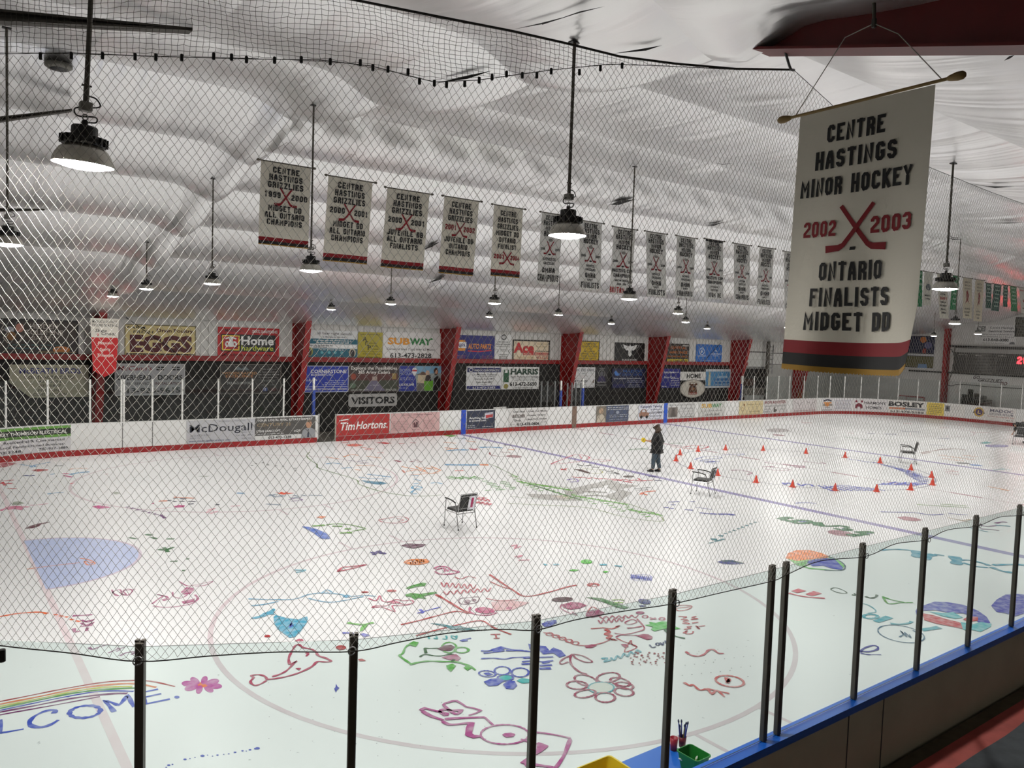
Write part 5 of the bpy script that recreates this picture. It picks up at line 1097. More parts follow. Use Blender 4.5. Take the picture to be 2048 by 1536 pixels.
# ------------------------------------------------------------------ chairs on the ice
M_CHROME = mat('chrome', (170, 170, 170), .25, metal=.9); M_VINYL = mat('vinyl_black', (28, 28, 28), .55); M_PAPER = mat('paper', (226, 226, 232), .7)
def make_chair(label, loc, rz, digit, digc):
    t = thing('stacking_chair', label, 'chair', loc, rz, 'armchairs standing on the ice')
    # front = +y, width along x
    g = MB(); g.bbox((-.235,-.20,.40), (.235,.24,.455), .015); g.build('seat', M_VINYL, t)
    bk = Matrix.Translation((0,-.235,.46)) @ Matrix.Rotation(math.radians(14), 4, 'X')
    g = MB(); g.bbox((-.215,-.022,.02), (.215,.022,.37), .014, bk); g.build('backrest', M_VINYL, t)
    g = MB()
    for s in (-1, 1): g.tube([bk @ Vector((s*.232, 0, z)) for z in (-.06, .1, .39)], .011, 8)
    g.tube([bk @ Vector((s*.232, 0, .39)) for s in (-1, 1)], .013, 8); g.tube([bk @ Vector((s*.232, -.026, .05)) for s in (-1, 1)], .008, 6); g.tube([bk @ Vector((s*.232, -.026, .34)) for s in (-1, 1)], .008, 6)
    g.build('back_frame', M_CHROME, t)
    for s in (-1, 1):
        for fy, n in ((.25, 'front'), (-.25, 'rear')):
            g = MB()
            if n == 'front': g.tube(smooth_path([(s*.262,.285,.0),(s*.262,.262,.3),(s*.262,.245,.55),(s*.262,.235,.655)], 4), .0115, 8)
            else: g.tube(smooth_path([(s*.262,-.30,.0),(s*.262,-.215,.36),(s*.262,-.17,.55),(s*.262,-.14,.61)], 4), .0115, 8)
            o = g.build('leg', M_CHROME, t)
            MB().lathe([(.001,0),(.016,0),(.016,.03),(.012,.035)], 10, Matrix.Translation((s*.262, .285 if n == 'front' else -.30, 0))).build('foot_cap', M_BLK, o)
        g = MB(); g.tube(smooth_path([(s*.262,-.15,.62),(s*.262,-.02,.655),(s*.262,.14,.67),(s*.262,.27,.672)], 4), .017, 8); g.build('armrest', M_BLK, t)
        g = MB(); g.tube([(s*.262,.255,.385),(s*.262,-.215,.385)], .009, 6); g.build('side_rail', M_CHROME, t)
    g = MB(); g.tube([(-.262,-.21,.36),(.262,-.21,.36)], .010, 6); g.tube([(-.262,.255,.385),(.262,.255,.385)], .009, 6); g.build('crossbar', M_CHROME, t)
    g = MB(); g.add([bk @ Vector(v) for v in ((-.005,-.036,-.0),(.195,-.036,-.0),(.195,-.036,.35),(-.005,-.036,.35),(-.005,-.038,-.0),(.195,-.038,-.0),(.195,-.038,.35),(-.005,-.038,.35))], [(3,2,1,0),(4,5,6,7),(0,1,5,4),(2,3,7,6)])
    o = g.build('number_sheet', M_PAPER, t)
    g = MB(); put_text(g, lambda u, v, l: bk @ Vector((u, -.039-l, v)), .095, .19, .22, digit, None, .06, 0, .004); g.build('number', cmat(digc, .7), o)
    return t
def ch_loc(*px):
    q = [on_z(*p) for p in px]; return sum(q, Vector())/len(q)
make_chair('black armchair with pink number 1 sheet on its back, left of centre', ch_loc((892,1052),(914,1060),(949,1055),(926,1046)), math.radians(2), '1', (176,40,96))
make_chair('black armchair with blue number sheet standing on the blue line', ch_loc((1381,987),(1412,992),(1433,988),(1396,983)), math.radians(22), '2', (30,50,60))
make_chair('black armchair with number sheet beyond the ring of cones', ch_loc((1797,925),(1823,927),(1833,926),(1807,922)), math.radians(34), '3', (40,46,56))
make_chair('chrome armchair at the right edge beside the bending person', on_z(2040,889), math.radians(100), '4', (60,40,50))

# ------------------------------------------------------------------ cones round the centre circle
M_CONE = mat('cone_orange', (222, 62, 34), .5)
conepx = [(1352,922),(1360,910),(1396,903),(1451,900),(1526,901),(1612,907),(1690,915),(1760,926),(1822,940),(1863,955),(1865,970),(1821,980),(1753,983),(1670,981),(1585,974),(1512,965),(1435,951),(1381,937)]
first = None
side = ['at the left end of the ring', 'on the far side of the ring', 'at the right end of the ring', 'on the near side of the ring']
lab = ['leftmost cone of the ring', 'cone just behind the leftmost cone', 'first cone of the far arc, counted from the left', 'second cone of the far arc, counted from the left', 'third cone of the far arc, counted from the left', 'fourth cone of the far arc, counted from the left', 'fifth cone of the far arc, counted from the left', 'sixth cone of the far arc, counted from the left', 'seventh cone of the far arc, counted from the left', 'upper one of the two cones at the right end', 'lower one of the two cones at the right end', 'first cone of the near arc, counted from the right', 'second cone of the near arc, counted from the right', 'third cone of the near arc, counted from the right', 'fourth cone of the near arc, counted from the right', 'fifth cone of the near arc, counted from the right', 'cone of the near arc just right of the blue line chair', 'cone of the near arc just left of the blue line chair']
for i, p in enumerate(conepx):
    q = on_z(*p)
    if first is None:
        first = thing('traffic_cone', '', 'cone')
        MB().lathe([(.105,.016),(.092,.03),(.02,.285),(.012,.295),(.001,.296)], 20).build('cone_body', M_CONE, first, True)
        g = MB(); g.bbox((-.12,-.12,0), (.12,.12,.018), .006); g.build('base', M_CONE, first); t = first
    else: t = copy_tree(first)
    t.location = q; t.rotation_euler = (0, 0, random.uniform(0, 1.5)); t.scale = (.82, .82, .82)
    t['label'] = 'small orange cone, '+lab[i]; t['category'] = 'cone'; t['group'] = 'orange cones round the centre circle'

# ------------------------------------------------------------------ table with paint things at the near boards
tz = .72
TX1 = on_z(1336,1484,tz).x; TY1 = on_z(1336,1484,tz).y
tb = thing('paint_table', 'bright blue table inside the rink against the near boards', 'table', ((3.7+TX1)/2, (4.1+TY1)/2, 0))
MB().bbox((3.7, 4.08, tz-.03), (TX1, TY1, tz), .008).build('table_top', mat('table_blue', (22, 100, 200), .4), tb)
for x in (3.78, TX1-.08):
    for y in (4.16, TY1-.08): MB().tube([(x, y, 0), (x, y, tz-.03)], .02, 8).build('leg', M_CHROME, tb)
for o in kids(tb): rel(o, tb)
def bin_(label, x0, x1, y0, y1, h, c):
    t = thing('plastic_bin', label, 'bin', ((x0+x1)/2, (y0+y1)/2, tz)); W, D = (x1-x0)/2, (y1-y0)/2; m = cmat(c, .4)
    g = MB(); r = .03
    def loop(w, d, z):
        return [Vector((sx*(w-r)+math.cos(a)*r, sy*(d-r)+math.sin(a)*r, z)) for sx, sy, a0 in ((1,1,0),(-1,1,90),(-1,-1,180),(1,-1,270)) for a in [math.radians(a0+k*22.5) for k in range(5)]]
    L = [loop(W*.78, D*.78, 0.002), loop(W*.98, D*.98, h-.012), loop(W*1.04, D*1.04, h-.012), loop(W*1.04, D*1.04, h), loop(W*.96, D*.96, h), loop(W*.76, D*.76, .012)]
    n = 20; vs = [v for l in L for v in l]
    fs = [(i*n+k, i*n+(k+1) % n, (i+1)*n+(k+1) % n, (i+1)*n+k) for i in range(5) for k in range(n)]+[tuple(reversed(range(n))), tuple(range(5*n, 6*n))]
    g.add(vs, fs).build('tub', m, t); return t
q = [on_z(px, py, .89) for px, py in ((1214,1512),(1160,1541),(1260,1536))]
bin_('yellow plastic bin on the blue table at the bottom edge', q[0].x-.36, q[0].x+.03, q[0].y-.28, q[0].y, .17, (222,190,40))
q = [on_z(px, py, .87) for px, py in ((1357,1496),(1381,1487),(1424,1510))]
GX0, GX1, GY0, GY1 = q[0].x-.04, q[1].x, q[2].y, q[1].y
bin_('green plastic bin on the corner of the blue table', GX0, GX1, GY0, GY1, .15, (36,130,48))
for k, (dx, dy, a) in enumerate(((.06,.10,.4),(.11,.08,1.2),(.09,.13,2.2))):
    t = thing('paint_brush', 'pale paint brush lying in the green bin, '+('nearest the rim', 'middle one', 'leaning on the wall')[k], 'brush', (GX1-dx-.05, GY0+dy, tz+.02), a, 'brushes in the green bin')
    MB().tube([(-.06,0,.012),(.03,0,.045),(.06,0,.055)], [.005,.006,.004], 6).build('handle', cmat((214,196,120), .6), t)
    MB().tube([(.055,0,.053),(.075,0,.06),(.095,0,.066)], [.008,.010,.004], 6).build('bristles', cmat((230,226,214), .8), t)
def cup(label, px, py, z, col, h=.11):
    q = on_z(px, py, z); t = thing('paint_cup', label, 'cup', (q.x, q.y, tz))
    MB().lathe([(.001,.002),(.030,.002),(.038,h),(.035,h),(.028,.008),(.001,.008)], 20).build('cup_body', cmat(col, .4), t, True); return q
cup('red plastic cup on the blue table beside the dark glass post', 1347, 1500, tz, (166,40,56), .12)
q = cup('dark red cup full of brushes behind the green bin', 1364, 1493, tz, (120,40,50), .10)
cols = [(36,60,160),(30,50,150),(40,70,170),(60,40,50),(130,110,40),(46,60,150)]
for k in range(6):
    a = k*1.05; t = thing('paint_brush', 'brush standing in the dark red cup, '+('tall blue handle at the left', 'tall blue handle at the back', 'blue handle in the centre', 'thin dark handle', 'yellowish handle at the right', 'short blue handle in front')[k], 'brush', (q.x+.014*math.cos(a), q.y+.014*math.sin(a), tz+.01), group='brushes standing in the cup')
    tip = Vector((.028*math.cos(a), .028*math.sin(a), .19+.012*(k % 3)))
    MB().tube([(0,0,0), tip*.5, tip], [.004,.006,.005], 6).build('handle', cmat(cols[k], .5), t)
    MB().tube([tip*.99, tip*1.06, tip*1.14], [.006,.009,.003], 6).build('bristles', cmat((40,44,80), .8), t)

# ------------------------------------------------------------------ people
def skin_mesh(nodes, edges, root, sub=2):
    names = list(nodes); idx = {n: i for i, n in enumerate(names)}
    me = bpy.data.meshes.new('s'); me.from_pydata([nodes[n][0] for n in names], [(idx[a], idx[b]) for a, b in edges], [])
    o = bpy.data.objects.new('s', me); COL.objects.link(o)
    o.modifiers.new('skin', 'SKIN').use_smooth_shade = True
    if not me.skin_vertices: 
        bpy.context.view_layer.objects.active = o
        bpy.ops.object.modifier_remove(modifier='skin'); o.modifiers.new('skin', 'SKIN')
    for n in names:
        r = nodes[n][1]; sv = me.skin_vertices[0].data[idx[n]]; sv.radius = r if isinstance(r, tuple) else (r, r); sv.use_root = (n == root)
    o.modifiers.new('sub', 'SUBSURF').levels = sub; o.modifiers['sub'].render_levels = sub
    bpy.context.view_layer.update()
    r = bpy.data.meshes.new_from_object(o.evaluated_get(bpy.context.evaluated_depsgraph_get()))
    bpy.data.objects.remove(o); r.polygons.foreach_set('use_smooth', [True]*len(r.polygons))
    return r
def mesh_obj(name, me, m, parent):
    me.materials.clear(); me.materials.append(m); me.name = name; o = bpy.data.objects.new(name, me); COL.objects.link(o); o.parent = parent; return o
M_SKIN = mat('skin', (196, 150, 124), .55)
def lerp(a, b, t): return tuple(a[i]+(b[i]-a[i])*t for i in range(3))
def make_person(label, loc, rz, J, jacket_c, trouser_c, hair_c, shoe_c, group=None, hair_long=True):
    """J: joint positions, facing +y"""
    root = thing('person', label, 'person', loc, rz)
    N = {'pel': (J['pel'], (.13,.10)), 'spine': (lerp(J['pel'], J['chest'], .5), (.125,.095)), 'chest': (J['chest'], (.15,.11)), 'neck': (J['neck'], .05),
         'jaw': (lerp(J['neck'], J['head'], .55), (.06,.065)), 'head': (J['head'], (.078,.092)), 'crown': (tuple(J['head'][i]+(J['head'][i]-J['neck'][i])*.42 for i in range(3)), (.055,.065))}
    E = [('pel','spine'),('spine','chest'),('chest','neck'),('neck','jaw'),('jaw','head'),('head','crown')]
    hd = Vector(J['head']); f = Vector(J['face']).normalized()
    N['nose'] = (tuple(hd+f*.10), .012); E.append(('head','nose'))
    for s, S in ((-1,'l'), (1,'r')):
        N['sh'+S] = (J['sh'+S], .052); N['el'+S] = (J['el'+S], .04); N['wr'+S] = (J['wr'+S], .027); N['pm'+S] = (J['hd'+S], (.036,.018))
        E += [('chest','sh'+S),('sh'+S,'el'+S),('el'+S,'wr'+S),('wr'+S,'pm'+S)]
        w_, p_ = Vector(J['wr'+S]), Vector(J['hd'+S]); d = (p_-w_).normalized(); sd = d.cross(Vector((0,0,1)))
        sd = sd.normalized() if sd.length > .1 else Vector((1,0,0)); up = sd.cross(d)
        for k in range(4):
            a = p_+sd*(.026-.0175*k)+d*.03; L = (.065,.075,.07,.055)[k]
            b = a+d*L*.5-up*.008; c = a+d*L*.8-up*.03
            N['f%d%s' % (k, S)] = (tuple(a), .0085); N['g%d%s' % (k, S)] = (tuple(b), .008); N['h%d%s' % (k, S)] = (tuple(c), .007)
            E += [('pm'+S, 'f%d%s' % (k, S)), ('f%d%s' % (k, S), 'g%d%s' % (k, S)), ('g%d%s' % (k, S), 'h%d%s' % (k, S))]
        a = lerp(J['wr'+S], J['hd'+S], .6); q = Vector(a)+sd*s*-.035-up*.012; N['t0'+S] = (tuple(q), .010); q = q+d*.035-up*.02; N['t1'+S] = (tuple(q), .008)
        E += [('pm'+S, 't0'+S), ('t0'+S, 't1'+S)]
        N['hp'+S] = (J['hp'+S], .088); N['kn'+S] = (J['kn'+S], .056); N['an'+S] = (J['an'+S], .038); N['to'+S] = (J['to'+S], (.036,.026))
        E += [('pel','hp'+S),('hp'+S,'kn'+S),('kn'+S,'an'+S),('an'+S,'to'+S)]
    mesh_obj('body', skin_mesh(N, E, 'pel'), M_SKIN, root)
    jm, tm, sm, hm = cmat(jacket_c, .8, 'cloth'), cmat(trouser_c, .85, 'cloth'), cmat(shoe_c, .6, 'shoe'), cmat(hair_c, .7, 'hair')
    dn = (Vector(J['pel'])-Vector(J['chest'])).normalized()
    hem = tuple(Vector(J['pel'])+dn*.10)
    T = {'hem': (hem, (.235,.19)), 'pel': (J['pel'], (.23,.19)), 'sp': (lerp(J['pel'], J['chest'], .5), (.23,.19)), 'ch': (J['chest'], (.22,.175)), 'nk': (lerp(J['chest'], J['neck'], .8), .09)}
    TE = [('hem','pel'),('pel','sp'),('sp','ch'),('ch','nk')]
    for S in 'lr':
        T['s'+S] = (J['sh'+S], .095); T['e'+S] = (J['el'+S], .08); T['w'+S] = (lerp(J['el'+S], J['wr'+S], .45), .056)
        TE += [('ch','s'+S),('s'+S,'e'+S),('e'+S,'w'+S)]
    mesh_obj('jacket', skin_mesh(T, TE, 'pel'), jm, root)
    T = {'pel': (tuple(Vector(J['pel'])+Vector((0,0,-.02))), (.16,.125))}; TE = []
    for S in 'lr':
        T['h'+S] = (J['hp'+S], .115); T['m'+S] = (lerp(J['hp'+S], J['kn'+S], .5), .105); T['k'+S] = (J['kn'+S], .09); T['c'+S] = (lerp(J['kn'+S], J['an'+S], .5), .075); T['a'+S] = (tuple(Vector(J['an'+S])+Vector((0,0,.02))), .066)
        TE += [('pel','h'+S),('h'+S,'m'+S),('m'+S,'k'+S),('k'+S,'c'+S),('c'+S,'a'+S)]
    mesh_obj('trousers', skin_mesh(T, TE, 'pel'), tm, root)
    for S in 'lr':
        a, t_ = Vector(J['an'+S]), Vector(J['to'+S]); d = (t_-a); d.z = 0; d.normalize(); z = t_.z
        T = {'heel': (tuple(Vector((a.x,a.y,z+.012))-d*.045), (.044,.042)), 'mid': (tuple(Vector((a.x,a.y,z+.015))+d*.05), (.046,.044)), 'ball': (tuple(Vector((a.x,a.y,z+.005))+d*.13), (.048,.034)), 'tip': (tuple(Vector((a.x,a.y,z))+d*.20), (.036,.026)), 'cuff': (tuple(Vector((a.x,a.y,z+.09))), .052)}
        o = mesh_obj('shoe', skin_mesh(T, [('heel','mid'),('mid','ball'),('ball','tip'),('mid','cuff')], 'mid'), sm, root)
    hd = Vector(J['head']); up = (hd-Vector(J['neck'])).normalized()
    T = {'c': (tuple(hd+up*.045-f*.012), (.112,.118)), 'b': (tuple(hd-f*.035), (.115,.10)), 'n': (tuple(hd-f*.055-up*.09), (.115,.085))}
    TE = [('c','b'),('b','n')]
    if hair_long: T['l'] = (tuple(hd-f*.06-up*.17), (.095,.055)); TE.append(('n','l'))
    mesh_obj('hair', skin_mesh(T, TE, 'b'), hm, root)
    g = MB()
    sd = f.cross(up).normalized()
    for s in (-1, 1):
        c = hd+f*.085+sd*s*.032+up*.012; g.lathe([(.001,.006),(.009,.003),(.011,-.002)], 10, Matrix.Translation(c) @ f.to_track_quat('Z','Y').to_matrix().to_4x4())
    g.build('eyes', cmat((30,26,24), .4), root)
    return root
J = {'pel': (0,0,.88), 'chest': (0,-.01,1.20), 'neck': (0,.01,1.38), 'head': (0,.04,1.52), 'face': (.1,1,-.15),
     'shl': (-.17,0,1.31), 'shr': (.17,0,1.31), 'ell': (-.27,.03,1.07), 'elr': (.26,.05,1.06), 'wrl': (-.31,.27,1.10), 'wrr': (.06,.24,1.06), 'hdl': (-.31,.335,1.11), 'hdr': (-.01,.28,1.07),
     'hpl': (-.09,0,.84), 'hpr': (.09,0,.84), 'knl': (-.10,.07,.46), 'knr': (.10,-.01,.46), 'anl': (-.10,.09,.085), 'anr': (.10,-.09,.085), 'tol': (-.115,.21,.027), 'tor': (.115,.03,.027)}
pf = on_z(1312,944)
make_person('person in black jacket and grey jeans walking on the ice holding a yellow sponge', pf, math.radians(24), J, (16,16,17), (66,80,90), (64,48,34), (24,22,22))
R = Matrix.Rotation(math.radians(24), 4, 'Z')
t = thing('sponge', 'large yellow sponge held out by the walking person', 'sponge', pf+R @ Vector((-.30,.40,1.11)), math.radians(60))
g = MB(); g.bbox((-.10,-.055,-.075), (.10,.055,.075), .03); g.build('foam', mat('sponge_yellow', (232,200,30), .9, bump=.6, bscale=60), t)
J2 = {'pel': (0,-.10,.84), 'chest': (0,.24,.93), 'neck': (0,.40,.94), 'head': (0,.52,.90), 'face': (0,.4,-1),
      'shl': (-.18,.32,.92), 'shr': (.18,.32,.92), 'ell': (-.24,.38,.66), 'elr': (.24,.38,.66), 'wrl': (-.16,.52,.50), 'wrr': (.16,.52,.50), 'hdl': (-.13,.58,.45), 'hdr': (.13,.58,.45),
      'hpl': (-.09,-.10,.80), 'hpr': (.09,-.10,.80), 'knl': (-.11,.02,.45), 'knr': (.11,-.06,.45), 'anl': (-.12,-.02,.085), 'anr': (.12,-.16,.085), 'tol': (-.13,.10,.027), 'tor': (.13,-.04,.027)}
make_person('person in black clothes bending over a chair at the right picture edge', on_z(2066,890)+Vector((.5,.55,0)), math.radians(55), J2, (15,15,16), (18,18,20), (20,18,18), (20,20,22), hair_long=False)

# ------------------------------------------------------------------ right end wall and far corner
EX = XW1-.03
def end_sign(name, label, px0, px1, pyt, pyb, base, elems, cat='sign', depth=.0, **k):
    pm = (px0+px1)/2; A = on_x(px0, (pyt+pyb)/2, EX-depth); B = on_x(px1, (pyt+pyb)/2, EX-depth); Z1 = on_x(pm, pyt, EX-depth).z; Z0 = on_x(pm, pyb, EX-depth).z
    fn = lambda u, v, l: Vector((EX-depth-l, A.y-u, Z0+v))
    return sign(name, label, cat, fn, A.y-B.y, Z1-Z0, base, elems, **k)
end_sign('wall_sign', 'white electrical sign with bold logo high on the end wall', 1950, 2033, 650, 688, (220,218,216), [
    ('t',.14,.80,.26,'CEI',(40,40,44),.22,.04),('t',.64,.86,.11,'Centre Hastings',(50,50,54),.56,.012),('t',.64,.68,.11,'Electrical Service',(50,50,54),.62,.02),('d',.2,.9,.5,.05,(120,120,120)),('d',.15,.95,.38,.05,(120,120,120)),('t',.52,.22,.15,'613-848-0080',(44,44,48),.62,.03),('d',.2,.72,.05,.05,(110,110,110)),('p',[(.84,.0),(.98,.0),(.96,.12),(.88,.12)],(90,90,94))])
sb = end_sign('scoreboard', 'long dark scoreboard with glowing red digits on the end wall', 1907, 2100, 697, 749, (46,42,38), [
    ('r',.0,.80,1,1,(150,148,144)),('d',.05,.16,.72,.05,(170,166,160)),('d',.24,.32,.70,.05,(170,166,160)),('d',.48,.58,.72,.05,(170,166,160)),('d',.36,.42,.34,.03,(150,146,140)),('r',.14,.10,.145,.7,(120,116,108)),('r',.46,.10,.465,.7,(120,116,108))], cat='scoreboard', thick=.25, depth=.26, frame=((70,66,60),.06))
A = on_x(2024, 720, EX-.28)
g = MB(); block_text(g, lambda u, v, l: Vector((EX-.27-l, A.y-u, A.z+v)), .62, 0, .46, '20', t=.2, wr=.6, lift=.006)
rel(g.build('digits', mat('led_red', (255, 20, 26), .4, emit=14), sb), sb)
end_sign('wall_sign', 'white team cheer sign with slanted GO GRIZZLIES GO lettering', 1943, 2020, 751, 769, (200,200,198), [
    ('t',.12,.72,.36,'GO',(50,30,34),.18,.04,.3),('t',.48,.45,.38,'GRIZZLIES',(50,40,44),.62,.03,.3),('t',.84,.20,.36,'GO',(80,26,30),.18,.04,.3)])
end_sign('display_case', 'tall dark display window with colourful pictures left of the end wall column', 1806, 1870, 670, 737, (40,38,40), [
    ('r',.02,.46,.98,.96,(30,32,60)),('c',.62,.86,.10,.09,(190,110,50)),('c',.78,.70,.12,.10,(90,90,130)),('r',.05,.38,.98,.44,(196,196,198)),('r',.05,.04,.98,.36,(96,92,60)),('r',.5,.02,.78,.14,(110,140,180)),('r',.62,.46,.72,.6,(150,60,50))], cat='window', frame=((214,212,210),.05))
end_sign('wall_panel', 'dark louvre panel under the roof at the right picture edge', 2030, 2090, 634, 674, (44,42,34), [('d',.05,.95,.8,.1,(70,66,50),5,.16)], cat='panel')
g = MB(); a = on_x(1818, 741, EX-.1); b = on_x(2100, 756, EX-.1)
g.box((EX-.16, b.y, a.z-.05), (EX-.04, a.y, a.z+.05)); tag(g.build('trim_2', mat('pipe_dark', (34,32,30), .6)), 'dark rail running across the end wall', 'rail', kind='structure')
g = MB(); a = on_x(1896, 692, EX-.1); g.box((EX-.14, b.y, a.z-.05), (EX-.03, a.y, a.z+.05)); tag(g.build('trim_3', mat('pipe_dark', (34,32,30), .6)), 'dark rail above the scoreboard', 'rail', kind='structure')
g = MB(); g.tube(smooth_path([on_x(*p, EX-.08) for p in ((1895,697),(1903,700),(1908,712),(1906,730),(1902,750),(1897,762))], 4), .02, 6)
tag(g.build('hanging_cable', mat('clip_black', (14,14,14), .6)), 'black cable hanging left of the scoreboard', 'cable')
g = MB(); g.tube(smooth_path([on_x(*p, EX-.06) for p in ((1888,767),(1902,772),(1912,769),(1930,769),(1960,772),(2000,775),(2048,777))], 4), .018, 6)
tag(g.build('slack_cable', mat('clip_black', (14,14,14), .6)), 'dark cable sagging low along the end wall', 'cable')
# stored things behind the end boards
def on_floor_behind(px, x): 
    d = ray(px, 800); return Vector((x, d.y*x/d.x, 0))
q = on_floor_behind(1822, BX1+1.2)
t = thing('hockey_goal', 'red framed hockey goal stored behind the end boards', 'goal', q, math.radians(90))
for nm, pth in (('frame', [(-.92,0,0),(-.92,0,1.22),(-.85,-.06,1.28),(.85,-.06,1.28),(.92,0,1.22),(.92,0,0)]),):
    MB().tube(pth, .035, 8).build('goal_frame', mat('goal_red', (150,30,30), .5), t)
g = MB(); g.tube([(-.92,0,.03),(-.8,-.9,.03),(.8,-.9,.03),(.92,0,.03)], .025, 6); g.tube([(-.8,-.9,.03),(-.6,-.5,1.2),(.6,-.5,1.2),(.8,-.9,.03)], .02, 6); g.build('back_bar', mat('goal_red', (150,30,30), .5), t)
g = MB()
for k in range(12): g.tube([(-.85+1.7*k/11,-.06,1.27),(-.6+1.2*k/11,-.5,1.2),(-.8+1.6*k/11,-.9,.03)], .006, 3)
for k in range(8): g.tube([(-.9,-.05-.1*k,1.2-.15*k),(-.7,-.5,1.15-.15*k),(.7,-.5,1.15-.15*k),(.9,-.05-.1*k,1.2-.15*k)], .006, 3)
g.build('net', mat('goal_net', (150,146,140), .8), t)
for k, (px, h) in enumerate(((1925,1.75),(1937,2.15),(1950,1.9),(1964,1.7),(1976,1.55))):
    q = on_floor_behind(px, BX1+1.5)
    t = thing('stacked_chairs', 'dark stack of chairs behind the end boards, '+('leftmost and medium high', 'tallest of the stacks', 'middle one of the stacks', 'second from the right', 'lowest one at the right')[k], 'chairs', q, math.radians(90), 'chair stacks behind the end boards')
    for j in range(int((h-.85)/.12)+1):
        z = .42+j*.12; g = MB(); g.bbox((-.16,-.22,z), (.16,.22,z+.035), .01); g.bbox((-.15,-.25,z+.05), (.15,-.21,z+.42), .01)
        for s in (-1, 1):
            g.tube([(s*.17,.22,z-.42),(s*.16,.2,z)], .012, 5); g.tube([(s*.17,-.24,z-.42),(s*.16,-.22,z+.4)], .012, 5)
        g.build('chair', mat('stack_dark', (52,50,44), .7), t)
# far corner: pale door panels, black opening, ladder
wall_sign('overhead_door', 'white sectional overhead door in the far right corner', 1492, 1531, 703, 735, (206,206,202), [('r',0,.94,1,1,(60,58,56)),('r',0,.0,1,.05,(90,88,86)),('r',0,.49,1,.51,(176,176,172))], cat='door')
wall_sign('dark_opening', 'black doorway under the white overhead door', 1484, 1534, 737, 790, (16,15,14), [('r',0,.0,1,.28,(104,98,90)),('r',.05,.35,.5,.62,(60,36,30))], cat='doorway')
wall_sign('wall_panel', 'white upper panel with dark lower rails beside the large pennant', 1540, 1566, 705, 730, (208,208,204), [('r',0,.9,1,.96,(50,48,46)),('r',0,.02,1,.07,(60,58,56))], cat='panel')
X = on_y(1534, 740, YW1-.35).x
g = MB(); g.tube([(X, YW1-.35, 0), (X, YW1-.35, 4.9)], .12, 12); tag(g.build('drain_pipe', mat('pipe_grey', (74,70,64), .6)), 'dark grey vertical pipe in the far right corner', 'pipe')
t = thing('ladder', 'thin grey ladder leaning in the far right corner', 'ladder', (on_y(1541,730,YW1-.4).x, YW1-.34, 2.6))
g = MB()
for s in (0, .42): g.tube([(s, .1, -.05), (s+.35, .3, 2.0)], .03, 6)
g.build('rail', mat('steel', (140,140,142), .35, metal=.9), t)
for k in range(7): MB().tube([(.05*k, .1+.028*k, .1+.29*k), (.42+.05*k, .1+.028*k, .1+.29*k)], .018, 5).build('rung', mat('steel', (140,140,142), .35, metal=.9), t)
# dark bench rows behind the far boards
for a, b, lab in ((680, 880, 'visitors players bench of dark planks'), (1175, 1300, 'home players bench of dark planks left part'), (1330, 1470, 'home players bench of dark planks right part')):
    xa, xb = on_y(a, 830, 31.6).x, on_y(b, 830, 31.6).x
    t = thing('players_bench', lab, 'bench', ((xa+xb)/2, 31.6, 0))
    MB().bbox((-(xb-xa)/2, -.18, .42), ((xb-xa)/2, .18, .47), .01).build('seat', mat('bench_wood', (40,32,26), .7), t)
    for x in np.linspace(-(xb-xa)/2+.2, (xb-xa)/2-.2, 4): MB().box((x-.04, -.15, -.005), (x+.04, .15, .42)).build('leg', mat('bench_wood', (40,32,26), .7), t)
# chains of the HOME sign
g = MB()
for p0, p1 in (((1342,683),(1384,742)),((1442,685),(1388,742))):
    a = on_y(p0[0], p0[1], YW1-.10); b = on_y(p1[0], p1[1]+3, YW1-.10); g.tube([a, b], .014, 5)
tag(g.build('sign_chain', mat('clip_black', (14,14,14), .6)), 'pair of black chains holding the HOME sign', 'chain')
g = MB()
for p0, p1 in (((252,635),(330,690)),((330,690),(378,724)),((480,690),(427,722))): 
    a = on_y(p0[0], p0[1], YW1-.1); b = on_y(p1[0], p1[1], YW1-.1); g.tube([a, b], .014, 5)
tag(g.build('guy_wire', mat('clip_black', (14,14,14), .6)), 'thin black guy wires crossing before the egg sign', 'wire')

# ------------------------------------------------------------------ lines and drawings painted on the ice
_PM = {}
def paint(c, fade=.35, sc=5.0, faint=0.0):
    """water paint on ice: the colour thins out in patches"""
    k = (tuple(c), fade, sc, faint)
    if k in _PM: return _PM[k]
    m = bpy.data.materials.new('ice_paint'); m.use_nodes = True; nt = m.node_tree; b = nt.nodes['Principled BSDF']
    tc = nt.nodes.new('ShaderNodeTexCoord'); n = nt.nodes.new('ShaderNodeTexNoise'); n.inputs['Scale'].default_value = sc; n.inputs['Detail'].default_value = 5
    nt.links.new(tc.outputs['Object'], n.inputs['Vector'])
    rp = nt.nodes.new('ShaderNodeMapRange'); rp.inputs[1].default_value = .38; rp.inputs[2].default_value = .66; rp.inputs[3].default_value = faint; rp.inputs[4].default_value = min(1, faint+fade*.8)
    nt.links.new(n.outputs['Fac'], rp.inputs[0])
    mx = nt.nodes.new('ShaderNodeMix'); mx.data_type = 'RGBA'; l = lin(c)
    l = tuple(v**1.25 for v in l)
    mx.inputs[6].default_value = (*l, 1); mx.inputs[7].default_value = (.85, .85, .85, 1)
    nt.links.new(rp.outputs[0], mx.inputs[0]); nt.links.new(mx.outputs[2], b.inputs['Base Color'])
    b.inputs['Roughness'].default_value = .38; b.inputs['Specular IOR Level'].default_value = .26
    _PM[k] = m
    return m
LIFT = [.0012]
